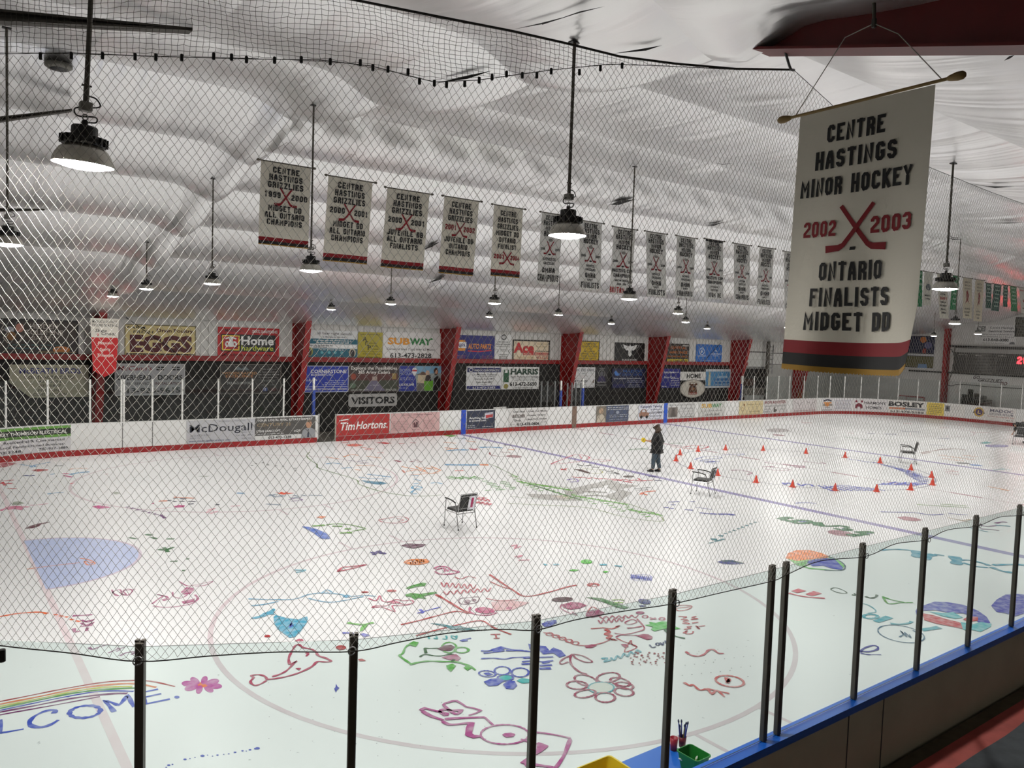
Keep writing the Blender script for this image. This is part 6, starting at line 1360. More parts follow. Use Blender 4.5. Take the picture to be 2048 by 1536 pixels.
def floor_mark(name, label, c, ribbons=(), polys=(), fade=.12, faint=0., sc=3):
    LIFT[0] += .00004; z = LIFT[0]; mb = MB()
    for w, pts, cl in ribbons:
        vs, fs = ribbon2(pts, w, cl); mb.add([(v.x, v.y, z) for v in vs], fs); z += .00003
    for p in polys: mb.poly([(v[0], v[1], z) for v in p]); z += .00003
    o = mb.build(name, paint(c, fade, sc, faint), ICE)
    if label: o['label'] = label
    return o
CX = 26.41; XB1, XB2, XG, XG2 = 19.63, 32.9, 1.63, 51.2; YN, YF, YC = 10.27, 23.55, 17.0
def ln(x0, y0, x1, y1, w): return (w, [(x0, y0), (x1, y1)], False)
floor_mark('goal_line', 'faint pink goal line', (234,220,223), [ln(XG, 5.2, XG, 28.6, .10)], fade=.3)
floor_mark('goal_line', 'thin red goal line at the far end', (206,120,128), [ln(XG2, 6, XG2, 28.4, .08)], fade=.4)
for x in (XB1, XB2): floor_mark('blue_line', 'lavender blue line', (158,150,194), [ln(x, BY0+.02, x, BY1-.03, .29)], fade=.25, sc=.6)
floor_mark('centre_line', 'faint broken centre line', (220,212,215), [ln(CX, BY0+.02, CX, BY1-.03, .10)], fade=.4)
floor_mark('centre_line_dashes', 'brownish pink dashes of the centre line', (196,164,172), [ln(CX, y, CX, y+.95, .20) for y in np.arange(4.4, 29, 2.05)], fade=.3)
floor_mark('centre_circle', 'thin grey blue circle under the cones', (168,168,182), [(.06, ell(CX, YC, 4.57, 4.57, 96), True)], fade=.3)
for y, l in ((YN, 'near'), (YF, 'far')):
    c = (222,209,213)
    hs = [ln(7.71+sx*.6+0, y+sy*4.57, 7.71+sx*.6, y+sy*(4.57+.6), .06) for sx in (-1, 1) for sy in (-1, 1)]
    floor_mark('face_off_circle', 'faint pink face off circle at the %s left' % l, c, [(.075, ell(7.71, y, 4.57, 4.57, 96), True)]+hs, fade=.25)
    floor_mark('face_off_circle', 'faint face off circle at the %s right' % l, (226,214,218), [(.07, ell(45.1, y, 4.57, 4.57, 96), True)], fade=.3)
cr = [(XG, 15.05)]+ell(XG, 16.87, 1.8, 1.82, 40, 0, -90, 90)+[(XG, 18.69)]
floor_mark('goal_crease', 'pale blue goal crease', (198,208,236), [], [cr], fade=.15)
floor_mark('crease_outline', None, (214,200,214), [(.06, cr, False)], fade=.3)
for x, y in ((17.9, 10.27), (17.9, 23.55), (34.7, 23.55)): floor_mark('face_off_dot', None, (170,126,136), [], [ell(x, y, .3, .3, 24)], fade=.3)

MG, PK, RE, OR, GR, DG, TE, LB, BU, PU, MR, GY, YE, DK = (176,52,124), (214,112,152), (190,44,58), (234,116,40), (96,172,60), (44,112,52), (38,150,172), (88,164,206), (48,80,190), (84,52,140), (110,30,62), (186,186,184), (232,206,110), (44,46,54)
def W(px, py): p = on_z(px, py); return (p.x, p.y)
def D(name, label, c, strokes=(), fills=(), fade=.35, sm=4, faint=0., sc=6):
    """drawing laid out by sight lines: strokes (width m, points[, closed]) and filled outlines"""
    R = []
    for s in strokes:
        w, pts = s[0], s[1]; cl = len(s) > 2 and s[2]
        P = smooth_path([(*W(*p), 0) for p in pts], sm, cl) if sm and len(pts) > 2 else [(*W(*p), 0) for p in pts]
        n = len(P); wid = [w*(1.15+.25*math.sin(i*1.3)+.15*math.sin(i*.37+w*40)) for i in range(n)]
        vs = [(p[0], p[1]) for p in P]; R.append((wid, vs, cl))
    F = [[W(*p) for p in f] for f in fills]
    return floor_mark(name, label, c, R, F, fade=fade, faint=faint, sc=sc)
def C5(*p): return [(x/4, 1152+y/4) for x, y in p]
def C6(*p): return [(512+x/4, 1152+y/4) for x, y in p]
def C7(*p): return [(1024+x/4, 1152+y/4) for x, y in p]
def C8(*p): return [(1536+x/4, 1152+y/4) for x, y in p]
def B1(*p): return [(x/4, 768+y/4) for x, y in p]
def B2(*p): return [(512+x/4, 768+y/4) for x, y in p]
def B3(*p): return [(1024+x/4, 768+y/4) for x, y in p]
def B4(*p): return [(1536+x/4, 768+y/4) for x, y in p]
def hat(x0, y0, x1, y1, dx, dy, n): return [(x0+(x1-x0)*i/n, y0+(y1-y0)*i/n, dx*(.7+.5*((i*37) % 10)/10), dy*(.6+.6*((i*53) % 10)/10)) for i in range(n+1)]
def zig(x0, y0, x1, y1, h, n, sh=0): return [(x0+(x1-x0)*i/n, y0+(y1-y0)*i/n+(h if i % 2 else -h)+sh*(i % 3)) for i in range(n+1)]
# rainbow and welcome
D('painted_rainbow', 'red arc of the rainbow', (180,44,50), [(0.027, C5((-160,1040),(0,1005),(200,965),(500,905),(800,855),(1000,838),(1200,842),(1400,885)))])
D('painted_rainbow', 'peach arc of the rainbow', (226,150,110), [(0.037, C5((-160,1062),(0,1026),(300,968),(600,905),(850,872),(1080,862),(1250,892)))])
D('painted_rainbow', 'yellow arc of the rainbow', (206,206,110), [(0.033, C5((-160,1078),(0,1044),(300,984),(600,922),(850,890),(1060,884)))])
D('painted_rainbow', 'green arc of the rainbow', (90,160,80), [(0.035, C5((-160,1095),(0,1060),(300,996),(600,936),(850,908),(1080,897)))])
D('painted_rainbow', 'blue arc of the rainbow', (60,84,190), [(0.027, C5((-160,1112),(0,1076),(350,1002),(700,936),(900,920),(1070,924)))])
D('painted_rainbow', 'purple arcs of the rainbow', (134,46,120), [(0.037, C5((-160,1125),(0,1090),(300,1034),(600,976),(880,944),(1020,940))), (0.025, C5((-160,1150),(0,1112),(400,1040),(800,966)))])
WB = (52,88,196)
D('painted_word', 'blue painted letters of the word welcome', WB, [(.035, C5((0,1150),(4,1240),(12,1255),(190,1225)), False), (.045, C5((430,1100),(440,1076),(370,1080),(280,1120),(238,1165),(250,1198),(320,1212),(400,1192),(468,1152))),
   (.045, C5(*ell(680,1087,124,48,20,-6)), True), (.04, C5((915,1088),(880,1045),(845,1002),(900,1015),(950,1032),(990,995),(1022,958),(1050,1010),(1070,1050))),
   (.028, C5((1150,930),(1265,906))), (.028, C5((1150,972),(1290,942))), (.03, C5((1165,1025),(1360,985))), (.02, C5((1150,925),(1170,1025)))], [C5(*ell(1415,970,22,11,12))], sm=3)
petals = []
for k in range(8):
    a = 2*PI*k/8+.2; cx, cy = 403.7+25*math.cos(a), 1370+9.6*math.sin(a)
    ax = math.degrees(math.atan2(9.6*math.sin(a), 25*math.cos(a))); L = math.hypot(25*math.cos(a), 9.6*math.sin(a))
    petals.append(ell(cx, cy, max(9, L*.66), 6.2, 16, ax))
D('painted_flower', 'filled pink flower beside the welcome', (196,84,168), [], petals, fade=.4)
D('painted_flower_heart', 'orange heart of the pink flower', (234,130,50), [], [ell(403.7,1370,12,5.2,16)])
D('painted_dots', 'trail of blue paint drops', BU, [], [C5(*ell(x,y,r,r*.5,10)) for x, y, r in ((1480,1468,14),(1520,1462,6),(1560,1452,6),(1620,1440,18),(1660,1434,6),(1700,1442,6),(1740,1434,10),(1790,1428,6),(1830,1424,8),(1880,1412,12),(1940,1400,10),(1970,1402,6),(2000,1392,12),(2045,1383,14),(1350,1515,14),(1380,1508,8),(1330,1532,8),(2060,1380,20))], fade=.2)
# left side
D('painted_line', 'orange line crossing the left end', OR, [(.045, C5((-40,332),(0,325),(150,300),(310,290),(380,302)))]+[(.03, C5(a, b)) for a, b in (((430,308),(460,312)),((475,318),(505,324)),((520,326),(545,330)),((560,345),(585,352)),((605,358),(640,366)))], fade=.2)
D('painted_letters', 'magenta letters near the lower left', (170,60,130), [(.05, C5((580,320),(660,316),(740,310))),(.03, C5((650,352),(700,370),(748,350),(680,366))),(.03, C5((650,375),(700,400),(748,372),(690,395))),(.04, C5((590,420),(600,448),(640,440))),(.03, C5((640,405),(740,395))),(.03, C5((690,440),(700,415)))], fade=.4)
D('painted_letters', 'thin purple letters beneath the glass edge', (150,70,130), [(.03, C5((712,572),(740,588),(800,566),(870,548))),(.02, C5((865,618),(930,590),(1000,570))),(.02, C5((930,605),(960,590),(935,575))),(.03, C5((960,640),(1010,615),(1085,608),(1050,630)))], fade=.5)
D('painted_bird', 'magenta bird drawing', (178,52,128), [(.03, C5((1225,240),(1330,252),(1480,235),(1550,215),(1582,180),(1560,150))),(.025, C5((1215,225),(1260,190),(1300,160),(1260,150),(1330,165),(1355,190))),(.02, C5((1435,45),(1500,80),(1570,70),(1700,45),(1640,75),(1560,82))),(.02, C5((1380,130),(1390,165),(1450,178),(1500,150)))], [C5((1445,130),(1490,90),(1545,95),(1555,115),(1520,145),(1470,150)), C5((1290,190),(1340,175),(1355,190),(1310,200)), C5((1450,205),(1560,180),(1555,208),(1470,225))], fade=.6)
D('painted_heart', 'small magenta heart scribble', (180,60,130), [(.02, C5((895,110),(915,150),(950,158),(900,130),(960,110),(980,150),(1010,150),(985,118),(1030,105),(1060,120),(1020,155),(960,130),(1085,105)))], fade=.4)
D('painted_leaf', 'maroon leaf blob', MR, [(.06, B1((330,1120),(390,1105)))], [B1((195,1160),(240,1135),(300,1118),(345,1112),(310,1140),(260,1155))], fade=.3)
D('painted_fish', 'pink fish near the left edge', PK, [(.07, B1((0,1015),(60,990),(140,980),(230,985))), (.04, B1((240,970),(300,968),(385,957)))], [B1((40,985),(120,975),(200,985),(170,1010),(110,1000),(60,1008))], fade=.5)
D('painted_blob', 'pinkish red blob by the far boards', (188,90,104), [], [B1((-40,640),(60,628),(135,635),(90,652),(30,668),(-40,668))], fade=.5)
D('painted_blob', 'red lips shape by the left far boards', RE, [], [B1((250,690),(310,680),(390,684),(380,692),(300,702))], fade=.3)
D('painted_blob', 'short blue dash near the left', (56,64,140), [(.10, B1((190,732),(235,735),(278,732)))], fade=.2)
D('painted_blob', 'short dark dash near the left', DK, [(.08, B1((440,653),(475,655),(505,652)))], fade=.2)
D('painted_scribble', 'light blue scribbles by the left far boards', LB, [(.06, B1((160,645),(250,652),(330,640),(400,625))),(.12, B1((560,725),(620,712),(715,702))),(.05, B1((400,725),(440,718))),(.06, B1((380,880),(440,872),(510,868)))], [B1((230,660),(270,652),(300,660),(250,668))], fade=.5)
D('painted_scribble', 'orange and pink strokes by the left far boards', (226,150,90), [(.05, B1((555,685),(600,676),(700,676)))], fade=.5)
D('painted_scribble', 'magenta strokes near the goal line', (200,70,140), [(.10, B1((500,716),(545,720))),(.08, B1((510,732),(575,745)))], fade=.4)
D('painted_scribble', 'red strokes at the left edge', (206,60,80), [(.10, B1((-20,795),(100,797))),(.06, B1((0,778),(110,768))),(.05, B1((20,785),(40,812))),(.08, B1((60,836),(130,838))),(.04, B1((560,800),(590,792))),(.03, B1((840,722),(865,720)))], fade=.4)
D('painted_scribble', 'grey green smudge near the goal line', (150,160,140), [], [B1((105,945),(150,938),(200,955),(150,970),(100,965)), B1((890,870),(930,862),(965,875),(930,885)), B1((1580,738),(1680,736),(1640,743))], fade=.6)
D('painted_blob', 'pink blob below the far circle', (206,72,150), [], [B1((735,980),(790,972),(870,982),(890,992),(780,998))], fade=.5)
D('painted_word', 'purple dotted word running towards the goal', (120,60,130), [(.04, B1((1005+46*i,985+12*i),(1040+46*i,984+12*i))) for i in range(7)]+[(.03, B1((1040+46*i,1000+11*i),(1065+46*i,990+11*i))) for i in range(6)]+[(.05, B1((1290,1050),(1320,1075)))], fade=.2)
D('painted_flower', 'magenta flower with dark petals left of centre', (200,50,140), [], [B1((1385,982),(1430,968),(1480,972),(1470,986),(1410,990)), B1((1210,958),(1235,948),(1230,962))], fade=.3)
D('painted_petals', 'dark purple petal dashes', (60,54,90), [(.07, B1(a, b)) for a, b in (((1385,918),(1415,914)),((1440,918),(1490,920)),((1385,938),(1410,942)),((1435,938),(1475,940)),((1505,938),(1565,942)),((1505,962),(1550,958)),((1340,935),(1370,930)),((1720,968),(1755,964)))], fade=.2)
D('painted_petals', 'orange petals beside the dark ones', (216,120,50), [(.09, B1((1270,938),(1340,935))),(.06, B1((1390,905),(1560,915)))], fade=.5)
D('painted_scribble', 'pale pink scribbles left of centre', (226,150,170), [(.03, B1((1660,1010),(1720,995),(1650,1030),(1740,1020),(1680,1040))),(.04, B1((1845,978),(1920,975))),(.02, B1((1240,1000),(1370,990)))], fade=.5)
D('painted_dots', 'green paint blots by the crease', (40,120,60), [(.09, B1((1170,1203),(1215,1212))),(.06, B1((1210,1225),(1250,1240))),(.05, B1((1030,1228),(1090,1240))),(.07, B1((1270,1322),(1320,1330),(1390,1305))),(.06, B1((1310,1308),(1345,1345))),(.05, B1((1330,1240),(1395,1240))),(.05, B1((1360,1420),(1420,1418))),(.07, B1((1490,1400),(1515,1399))),(.05, B1((1455,1493),(1480,1492)))], fade=.3)
D('painted_dash', 'light blue dash near the far circle', LB, [(.10, B1((1895,872),(1955,876)))], fade=.3)
D('painted_line', 'orange stroke across the crease', (232,140,90), [(.025, B1((215,1482),(420,1455),(640,1430))),(.03, B1((640,1395),(720,1410),(760,1440),(700,1448),(680,1420),(740,1435)))], fade=.4)
D('painted_dots', 'row of small black prints', (70,72,76), [(.06, [(x, y), (x+4, y-.5)]) for x, y in ((502,931),(510,927),(524,926),(533,929),(534,930.5),(550,932),(564,933),(588,937),(589,941))], fade=.1)
# flowers and shapes before the far circle
D('painted_flower', 'orange spiky flower with grey petals', (230,92,40), [], [B2((150,865),(190,873),(200,862),(225,872),(250,860),(255,872),(310,872),(260,880),(220,886),(190,880))], fade=.3)
D('painted_petals', 'grey blue petals around the orange flower', (130,150,170), [(.05, B2(a, b)) for a, b in (((80,900),(160,882)),((110,885),(150,900)),((180,890),(240,895)),((300,890),(340,900)),((360,888),(400,895)),((420,890),(530,892)),((270,912),(360,905)),((140,905),(220,900)),((80,960),(200,968)))], fade=.4)
D('painted_scribble', 'purple strokes beneath the orange flower', (150,110,170), [(.04, B2((260,925),(330,915),(370,930),(280,938)))], fade=.5)
D('painted_line', 'long thin green outline winding over the ice', (120,150,90), [(.035, B2((430,545),(405,575),(440,612),(490,645),(495,670),(620,710),(800,765),(830,805),(1000,860),(1200,893),(1340,897),(1480,888))),(.035, B2((1800,638),(1880,645),(1980,690),(2060,730))),(.02, B2((2040,900),(2250,920),(2500,935)))], fade=.3)
D('painted_blob', 'orange patch by the far boards', (230,104,76), [], [B2((715,485),(800,478),(870,490),(800,500),(740,498)), B2((780,500),(920,520),(960,522),(890,512))], fade=.5)
D('painted_blob', 'red patch by the far boards', (200,40,56), [], [B2((960,470),(1020,465),(1090,474),(1040,482))], fade=.3)
D('painted_strokes', 'red dashes before the far boards', (206,60,80), [(.08, B2(a, b)) for a, b in (((870,525),(920,528)),((970,551),(1020,551)),((690,470),(740,468)),((1140,478),(1190,476)),((1230,470),(1280,472)))], fade=.4)
D('painted_strokes', 'orange strokes by the far circle', (236,160,100), [(.07, B2((700,585),(760,565),(820,572))),(.05, B2((560,582),(660,600))),(.06, B2((880,578),(1000,592))),(.05, B2((800,650),(950,655))),(.08, B2((790,685),(840,690)))]+[(.05, B2((1160+40*i,660+8*(i % 3)),(1240+40*i,675+8*(i % 4)))) for i in range(7)]+[(.04, B2((1200,700),(1300,690),(1400,715),(1480,690))),(.04, B2((1220,728),(1460,712)))], fade=.5)
D('painted_strokes', 'light blue strokes inside the far circle', LB, [(.07, B2((560,640),(620,632),(690,642))),(.07, B2((680,675),(770,668))),(.08, B2((890,722),(1080,745))),(.05, B2((820,745),(900,755),(1060,760))),(.05, B2((1230,728),(1300,735))),(.04, B2((1260,760),(1320,775)))], fade=.4)
D('painted_blob', 'teal fish filled in the far circle', (54,140,168), [], [B2((840,770),(940,780),(1000,782),(1060,795),(1000,806),(930,800),(880,790))], fade=.4)
D('painted_strokes', 'purple and red dashes above the circle', (160,44,90), [(.08, B2(a, b)) for a, b in (((1100,615),(1165,618)),((1120,610),(1150,625)),((1230,622),(1260,618)),((1260,608),(1300,612)),((1290,625),(1330,622)))], fade=.3)
D('painted_strokes', 'grey purple short dashes', (150,150,180), [(.05, B2(a, b)) for a, b in (((740,612),(790,618)),((810,620),(880,612)),((830,635),(900,630)),((900,605),(940,612)))], fade=.4)
D('painted_scribble', 'blue looped scribble', (110,180,214), [(.05, B2((1240,870),(1280,840),(1330,830),(1270,815),(1250,835),(1320,850))),(.05, B2((1260,800),(1300,795))),(.05, B2((1235,878),(1290,878))),(.06, B2((1400,795),(1440,788),(1490,800)))], fade=.4)
D('painted_strokes', 'colourful dashes near the blue line', (240,150,60), [(.07, B2(a, b)) for a, b in (((1500,465),(1600,475)),((1680,455),(1760,465)),((1510,510),(1620,520)),((1520,525),(1600,515)))]+[(.10, B3((-30,525),(20,527)))], fade=.4)
D('painted_blob', 'green patch at the blue line end', GR, [], [B2((1500,412),(1560,405),(1610,415),(1560,425))], fade=.3)
D('painted_blob', 'teal patch at the blue line end', (30,120,140), [(.10, B2((1585,432),(1685,438)))], fade=.3)
D('painted_strokes', 'long blue bars near the blue line', LB, [(.16, B2((1530,535),(1610,528),(1700,528))),(.20, B2((1790,508),(1880,506),(1970,512))),(.18, B2((1510,645),(1600,648),(1790,648)))], fade=.4)
D('painted_blob', 'small pink bow shape', (206,90,120), [], [B2((1700,512),(1740,520),(1780,516),(1760,530),(1720,528))], fade=.4)
D('painted_dash', 'orange dash ending the blue bar', (240,140,50), [(.16, B2((1790,647),(1860,648)))], fade=.3)
D('painted_strokes', 'salmon smudges', (230,140,120), [(.09, B2((1590,695),(1660,692))),(.05, B2((1170,690),(1190,710)))], fade=.5)
D('painted_line', 'dark red curled line', (160,30,56), [(.05, B2((1870,548),(1880,568),(1960,580),(2040,572))),(.05, B2((1960,545),(2040,548)))], fade=.2)
D('painted_dash', 'navy dashes on the blue line', (24,24,70), [(.12, B2((1980,489),(2040,491))),(.06, B3((60,506),(90,508)))], fade=.1)
D('painted_grass', 'green grass strokes left of the grey crest', GR, [(.05, B2((1520+i*22,748+(i % 3)*8),(1575+i*22,738+(i % 4)*6))) for i in range(12)]+[(.05, B2((1810+(i*37) % 230, 780+(i*23) % 75),(1860+(i*37) % 230, 775+(i*23) % 75))) for i in range(18)], fade=.4)
D('painted_grass', 'long green grass band across the middle', (120,186,70), [(.06, B3((0+i*34,748+i*8.6+(i*37 % 40)-20),(46+i*34,765+i*8.6+(i*37 % 40)-20))) for i in range(35)]+[(.05, B3((10+i*33,790+i*8+(i*53 % 46)-23),(50+i*33,786+i*8+(i*53 % 46)-23))) for i in range(34)], fade=.4)
D('painted_grass', 'dark green strokes in the grass band', (70,130,50), [(.07, B3((120+i*26,810+i*7+(i*31 % 30)-15),(170+i*26,826+i*7+(i*31 % 30)-15))) for i in range(16)], fade=.3)
D('painted_line', 'thin olive outline of the grass band', (150,170,110), [(.03, B3((-30,730),(200,800),(500,840),(900,950),(1150,1040),(1205,1080),(1180,1100),(900,1065),(600,990),(250,970),(-40,955)))], fade=.3)
D('painted_crest', 'pale grey painted crest bands', (190,188,184), [], [B3((420,850),(780,768),(860,790),(640,835),(560,880),(430,905)), B3((800,790),(1010,815),(860,842),(960,870),(870,935),(720,900),(840,862),(760,830)), B3((110,878),(330,885),(520,915),(560,935),(300,930),(150,905))], fade=.35)
D('painted_crest', 'grey strokes inside the crest', (176,174,170), [(.16, B3((440,880),(600,862),(760,870))),(.14, B3((480,910),(640,892),(800,905))),(.14, B3((560,838),(720,822)))], fade=.3)
D('painted_crest', 'beige patch of the crest', (206,196,186), [], [B3((310,900),(400,890),(480,905),(420,920))], fade=.3)
D('painted_outline', 'pink outlined pencil shape', (214,110,134), [(.05, B3((310,640),(400,605),(510,565),(590,575),(620,590),(600,605))),(.04, B3((310,642),(450,632),(600,610),(720,605),(790,612),(700,622))),(.03, B3((540,570),(560,600)))], fade=.4)
D('painted_star', 'small red star', (200,40,60), [], [B3((385,678),(410,680),(445,675),(430,684),(440,692),(410,688),(395,690))], fade=.2)
D('painted_pencil', 'dark brown pencil with yellow tip', (84,40,36), [], [B3((485,680),(560,684),(640,716),(600,715))], fade=.2)
D('painted_pencil', 'olive outline by the pencil', (190,190,120), [(.04, B3((640,715),(720,712),(700,690),(560,676)))], fade=.4)
D('painted_letters', 'row of dark letters along the blue line', (60,62,64), [(.08, B3(a, b)) for a, b in (((640,664),(700,668)),((700,686),(760,690)),((760,700),(810,696)),((770,712),(860,716)),((820,706),(850,724)),((640,648),(590,655)),((520,645),(570,655)))], fade=.2)
D('painted_blob', 'brown spotted oval', (84,56,40), [], [B3(*ell(932,741,44,9,16))], fade=.4)
D('painted_letters', 'red letters beneath the dark row', (206,60,90), [(.06, B3((480+i*42,742+i*2.2+(i % 2)*8),(520+i*42,750+i*2.2-(i % 2)*6))) for i in range(14)]+[(.05, B3((1010,755),(1040,772),(1140,768))),(.10, B3((800,768),(880,775),(960,790)))], fade=.4)
D('painted_letters', 'navy dashes ending the red letters', (30,30,110), [(.08, B3((1140,770),(1200,774))),(.08, B3((1090,740),(1150,742)))], fade=.1)
D('painted_letters', 'lilac and teal letters', (150,130,190), [(.06, B3((440,770),(500,758),(530,780),(460,785)))], fade=.4)
D('painted_mark', 'orange bird shaped mark', OR, [(.08, B3((1030,885),(1060,865),(1150,856))),(.05, B3((1040,870),(1080,890)))], fade=.5)
D('painted_strokes', 'grey strokes above the orange mark', (180,182,184), [(.07, B3((980,838),(1110,828))),(.07, B3((1000,850),(1090,846)))], fade=.3)
D('painted_dabs', 'blue dabs right of the grass band', (44,56,170), [(.09, B3((1210,988),(1255,990))),(.06, B3((1250,946),(1340,941))),(.06, B3((1270,965),(1310,968))),(.06, B3((1255,996),(1295,996))),(.07, B3((1380,1006),(1450,1011))),(.10, B3((1500,1030),(1560,1038),(1640,1042))),(.13, B3((1650,1044),(1720,1042),(1785,1050))),(.05, B3((1425,942),(1465,942))),(.03, B3((1460,985),(1600,1005)))], fade=.3)
D('painted_trail', 'teal dotted trail', (40,140,150), [(.06, B3((1700+i*34,1200-i*13),(1716+i*34,1196-i*13))) for i in range(8)]+[(.14, B3((1590,1242),(1640,1246))),(.12, B3((1650,1212),(1690,1218))),(.04, B3((1575,1275),(1610,1268))),(.05, B3((1620,1262),(1700,1240)))], fade=.3)
D('painted_fish', 'dark blue fish near the glass', (28,56,140), [], [B3((1640,1425),(1680,1410),(1760,1410),(1865,1438),(1780,1445),(1690,1442))], fade=.3)
D('painted_fish', 'green back of the dark blue fish', (30,100,90), [(.07, B3((1680,1418),(1760,1418),(1850,1436)))], fade=.2)
D('painted_circle', 'faint grey circle traces on the ice', (196,198,202), [(.03, B3((980,632),(1110,638))), (.04, B3((1190,650),(1250,662),(1265,676)))], fade=.2)
D('painted_arrow', 'red pointed loop beyond the person', (206,50,80), [(.07, B3((1370,506),(1450,494),(1565,498),(1540,514),(1420,518),(1270,500)))], fade=.3)
D('painted_leaf', 'green leaf beyond the person', (50,140,60), [(.09, B3((1265,478),(1300,474),(1370,474))),(.06, B3((930,530),(1000,518),(1095,512))),(.06, B3((980,525),(1090,522)))], fade=.4)
D('painted_scribble', 'blue scribble inside the left of the cone ring', (80,100,200), [(.04, B3((1460,605),(1560,580),(1680,590),(1500,612),(1620,618),(1500,622),(1660,620),(1540,628),(1640,634)))]+[(.03, B3((1680,570),(1860,560),(1800,575)))], fade=.3)
D('painted_scribble', 'blue scribbled letters round the near arc of cones', (72,92,204), [(.08, B4((120,790),(135,805),(160,792),(185,800))),(.07, B4((235,798),(270,815),(300,802),(340,806),(365,820)))]+[(.06, B4((400+i*48,812+i*2),(520+i*52,858-i*.5))) for i in range(9)]+[(.06, B4((440,835),(600,812),(740,830)))], fade=.3)
D('painted_scribble', 'blue scribbled band round the right of the ring', (84,104,206), [(.06, B4((x, y), (x+dx*.5, y+dy*.4), (x+dx, y+dy))) for a in ((630,600,880,636,60,8,6),(900,646,1060,690,90,10,8),(1010,676,1180,740,110,14,12),(1090,716,1200,780,110,10,10),(880,806,1180,812,80,-22,11),(1000,790,1220,790,70,14,9)) for x, y, dx, dy in hat(*a)], fade=.4)
D('painted_script', 'dark pink cursive strokes in the ring', (170,80,130), [(.05, B3((1750,692),(1830,690),(1920,712),(1880,725))),(.05, B3((2000,665),(2100,660))),(.06, B4((-30,630),(80,640),(180,655),(290,668))),(.05, B4((280,620),(380,632),(460,638),(420,625))),(.05, B4((0,662),(100,672),(180,688),(60,692),(-20,680))),(.06, B4((180,655),(260,652),(290,665),(210,668)))], fade=.3)
D('painted_strokes', 'green and blue dashes past the ring', (60,140,90), [(.08, B4((610,425),(720,435))),(.04, B4((740,448),(830,445)))], fade=.2)
D('painted_strokes', 'navy dashes towards the right end', (50,60,150), [(.10, B4((1060,376),(1140,380),(1220,385))),(.12, B4((930,400),(1030,403))),(.09, B4((795,394),(855,397))),(.08, B4((1360,436),(1450,438))),(.06, B4((1290,486),(1410,495)))], fade=.2)
D('painted_strokes', 'red dashes towards the right end', (206,60,90), [(.12, B4((270,310),(350,312))),(.08, B4((1080,315),(1150,318))),(.08, B4((1370,350),(1450,352))),(.06, B4((640,392),(690,394))),(.05, B4((1620,386),(1780,392))),(.07, B4((1930,415),(1970,420)))], fade=.3)
D('painted_blob', 'pale grey patch near the far corner', (196,190,190), [], [B4((-20,365),(60,355),(150,362),(180,378),(80,388),(0,380))], fade=.3)
D('painted_oval', 'blue rimmed oval near the right edge', (70,80,160), [(.08, B4(*ell(1830,496,84,9,20)), True)], [], fade=.2)
D('painted_oval', 'lilac filling of the blue rimmed oval', (190,190,222), [], [B4(*ell(1830,496,80,8,20))], fade=.2)
D('painted_blob', 'teal smudge near the right edge', (110,186,186), [], [B4((1690,472),(1750,462),(1790,470),(1740,480))], fade=.4)
D('painted_line', 'brown wavy drawing past the far chair', (170,120,110), [(.06, B4((1220,550),(1320,535),(1420,520),(1500,518),(1580,530))),(.05, B4((1230,560),(1300,548))),(.04, B4((1340,532),(1400,525),(1470,528)))], fade=.3)
D('painted_scribble', 'orange scribbles past the blue line', (240,176,120), [(.05, B4((1360+i*28,570+(i*29 % 50)),(1430+i*28,572+(i*29 % 50)))) for i in range(10)]+[(.10, B4((1760,822),(1850,838),(1930,856)))], fade=.5)
D('painted_dash', 'grey dash by the far blue line', (110,112,112), [(.22, B4((1510,632),(1610,636)))], fade=.2)
D('painted_dash', 'bright blue dash by the far blue line', (60,140,210), [(.24, B4((1620,648),(1705,652)))], fade=.3)
D('painted_scribble', 'red and black small print near the right', (206,90,110), [(.04, B4((1410,685),(1490,692))),(.04, B4((1420,705),(1520,702))),(.03, B4((1440,718),(1530,726)))], fade=.3)
D('painted_scribble', 'teal smear at the right edge', (140,200,204), [(.08, B4((1800,690),(1900,680))),(.05, B4((1850,672),(1950,690)))], fade=.4)
D('painted_line', 'thin blue wave near the glass', (90,96,190), [(.05, B4((900,1024),(1000,1026),(1160,1028),(1250,1042),(1320,1048),(1400,1042)))], fade=.2)
D('painted_line', 'second blue wave near the glass', (90,96,190), [(.04, B4((1440,1034),(1500,1042),(1600,1048)))], fade=.2)
D('painted_line', 'green long strokes near the blue line', (150,190,110), [(.05, B4((1190,965),(1300,972),(1610,990))),(.04, B4((1380,962),(1590,975)))], fade=.3)
D('painted_line', 'blue stroke above the word love', (100,110,200), [(.04, B4((215,955),(300,950),(390,958)))], fade=.3)
D('painted_word', 'green painted word LOVE with exclamation mark', (40,130,80), [(0.170, B4((100,1085),(150,1070),(200,1078))),(0.136, B4((100,1085),(150,1092),(180,1102))),(0.136, B4(*ell(270,1103,70,12,16)), True),(0.204, B4((390,1105),(410,1135))),(0.102, B4((410,1138),(520,1138))),(0.119, B4((520,1140),(580,1135),(650,1150))),(0.119, B4((530,1155),(600,1170),(660,1165),(600,1155))),(0.170, B4((650,1215),(700,1208),(745,1218))),(0.204, B4((725,1195),(780,1185),(850,1192))),(0.136, B4((740,1205),(800,1202)))], fade=.2)
D('painted_word', 'blue touches inside the word LOVE', (60,110,180), [(.07, B4((250,1100),(330,1105))),(.05, B4((590,1160),(640,1160))),(.06, B4((760,1195),(830,1195)))], fade=.3)
D('painted_oval', 'dusty pink oval near the glass', (190,140,150), [], [B4((1030,1068),(1090,1060),(1180,1072),(1235,1090),(1180,1100),(1090,1090))], fade=.25)
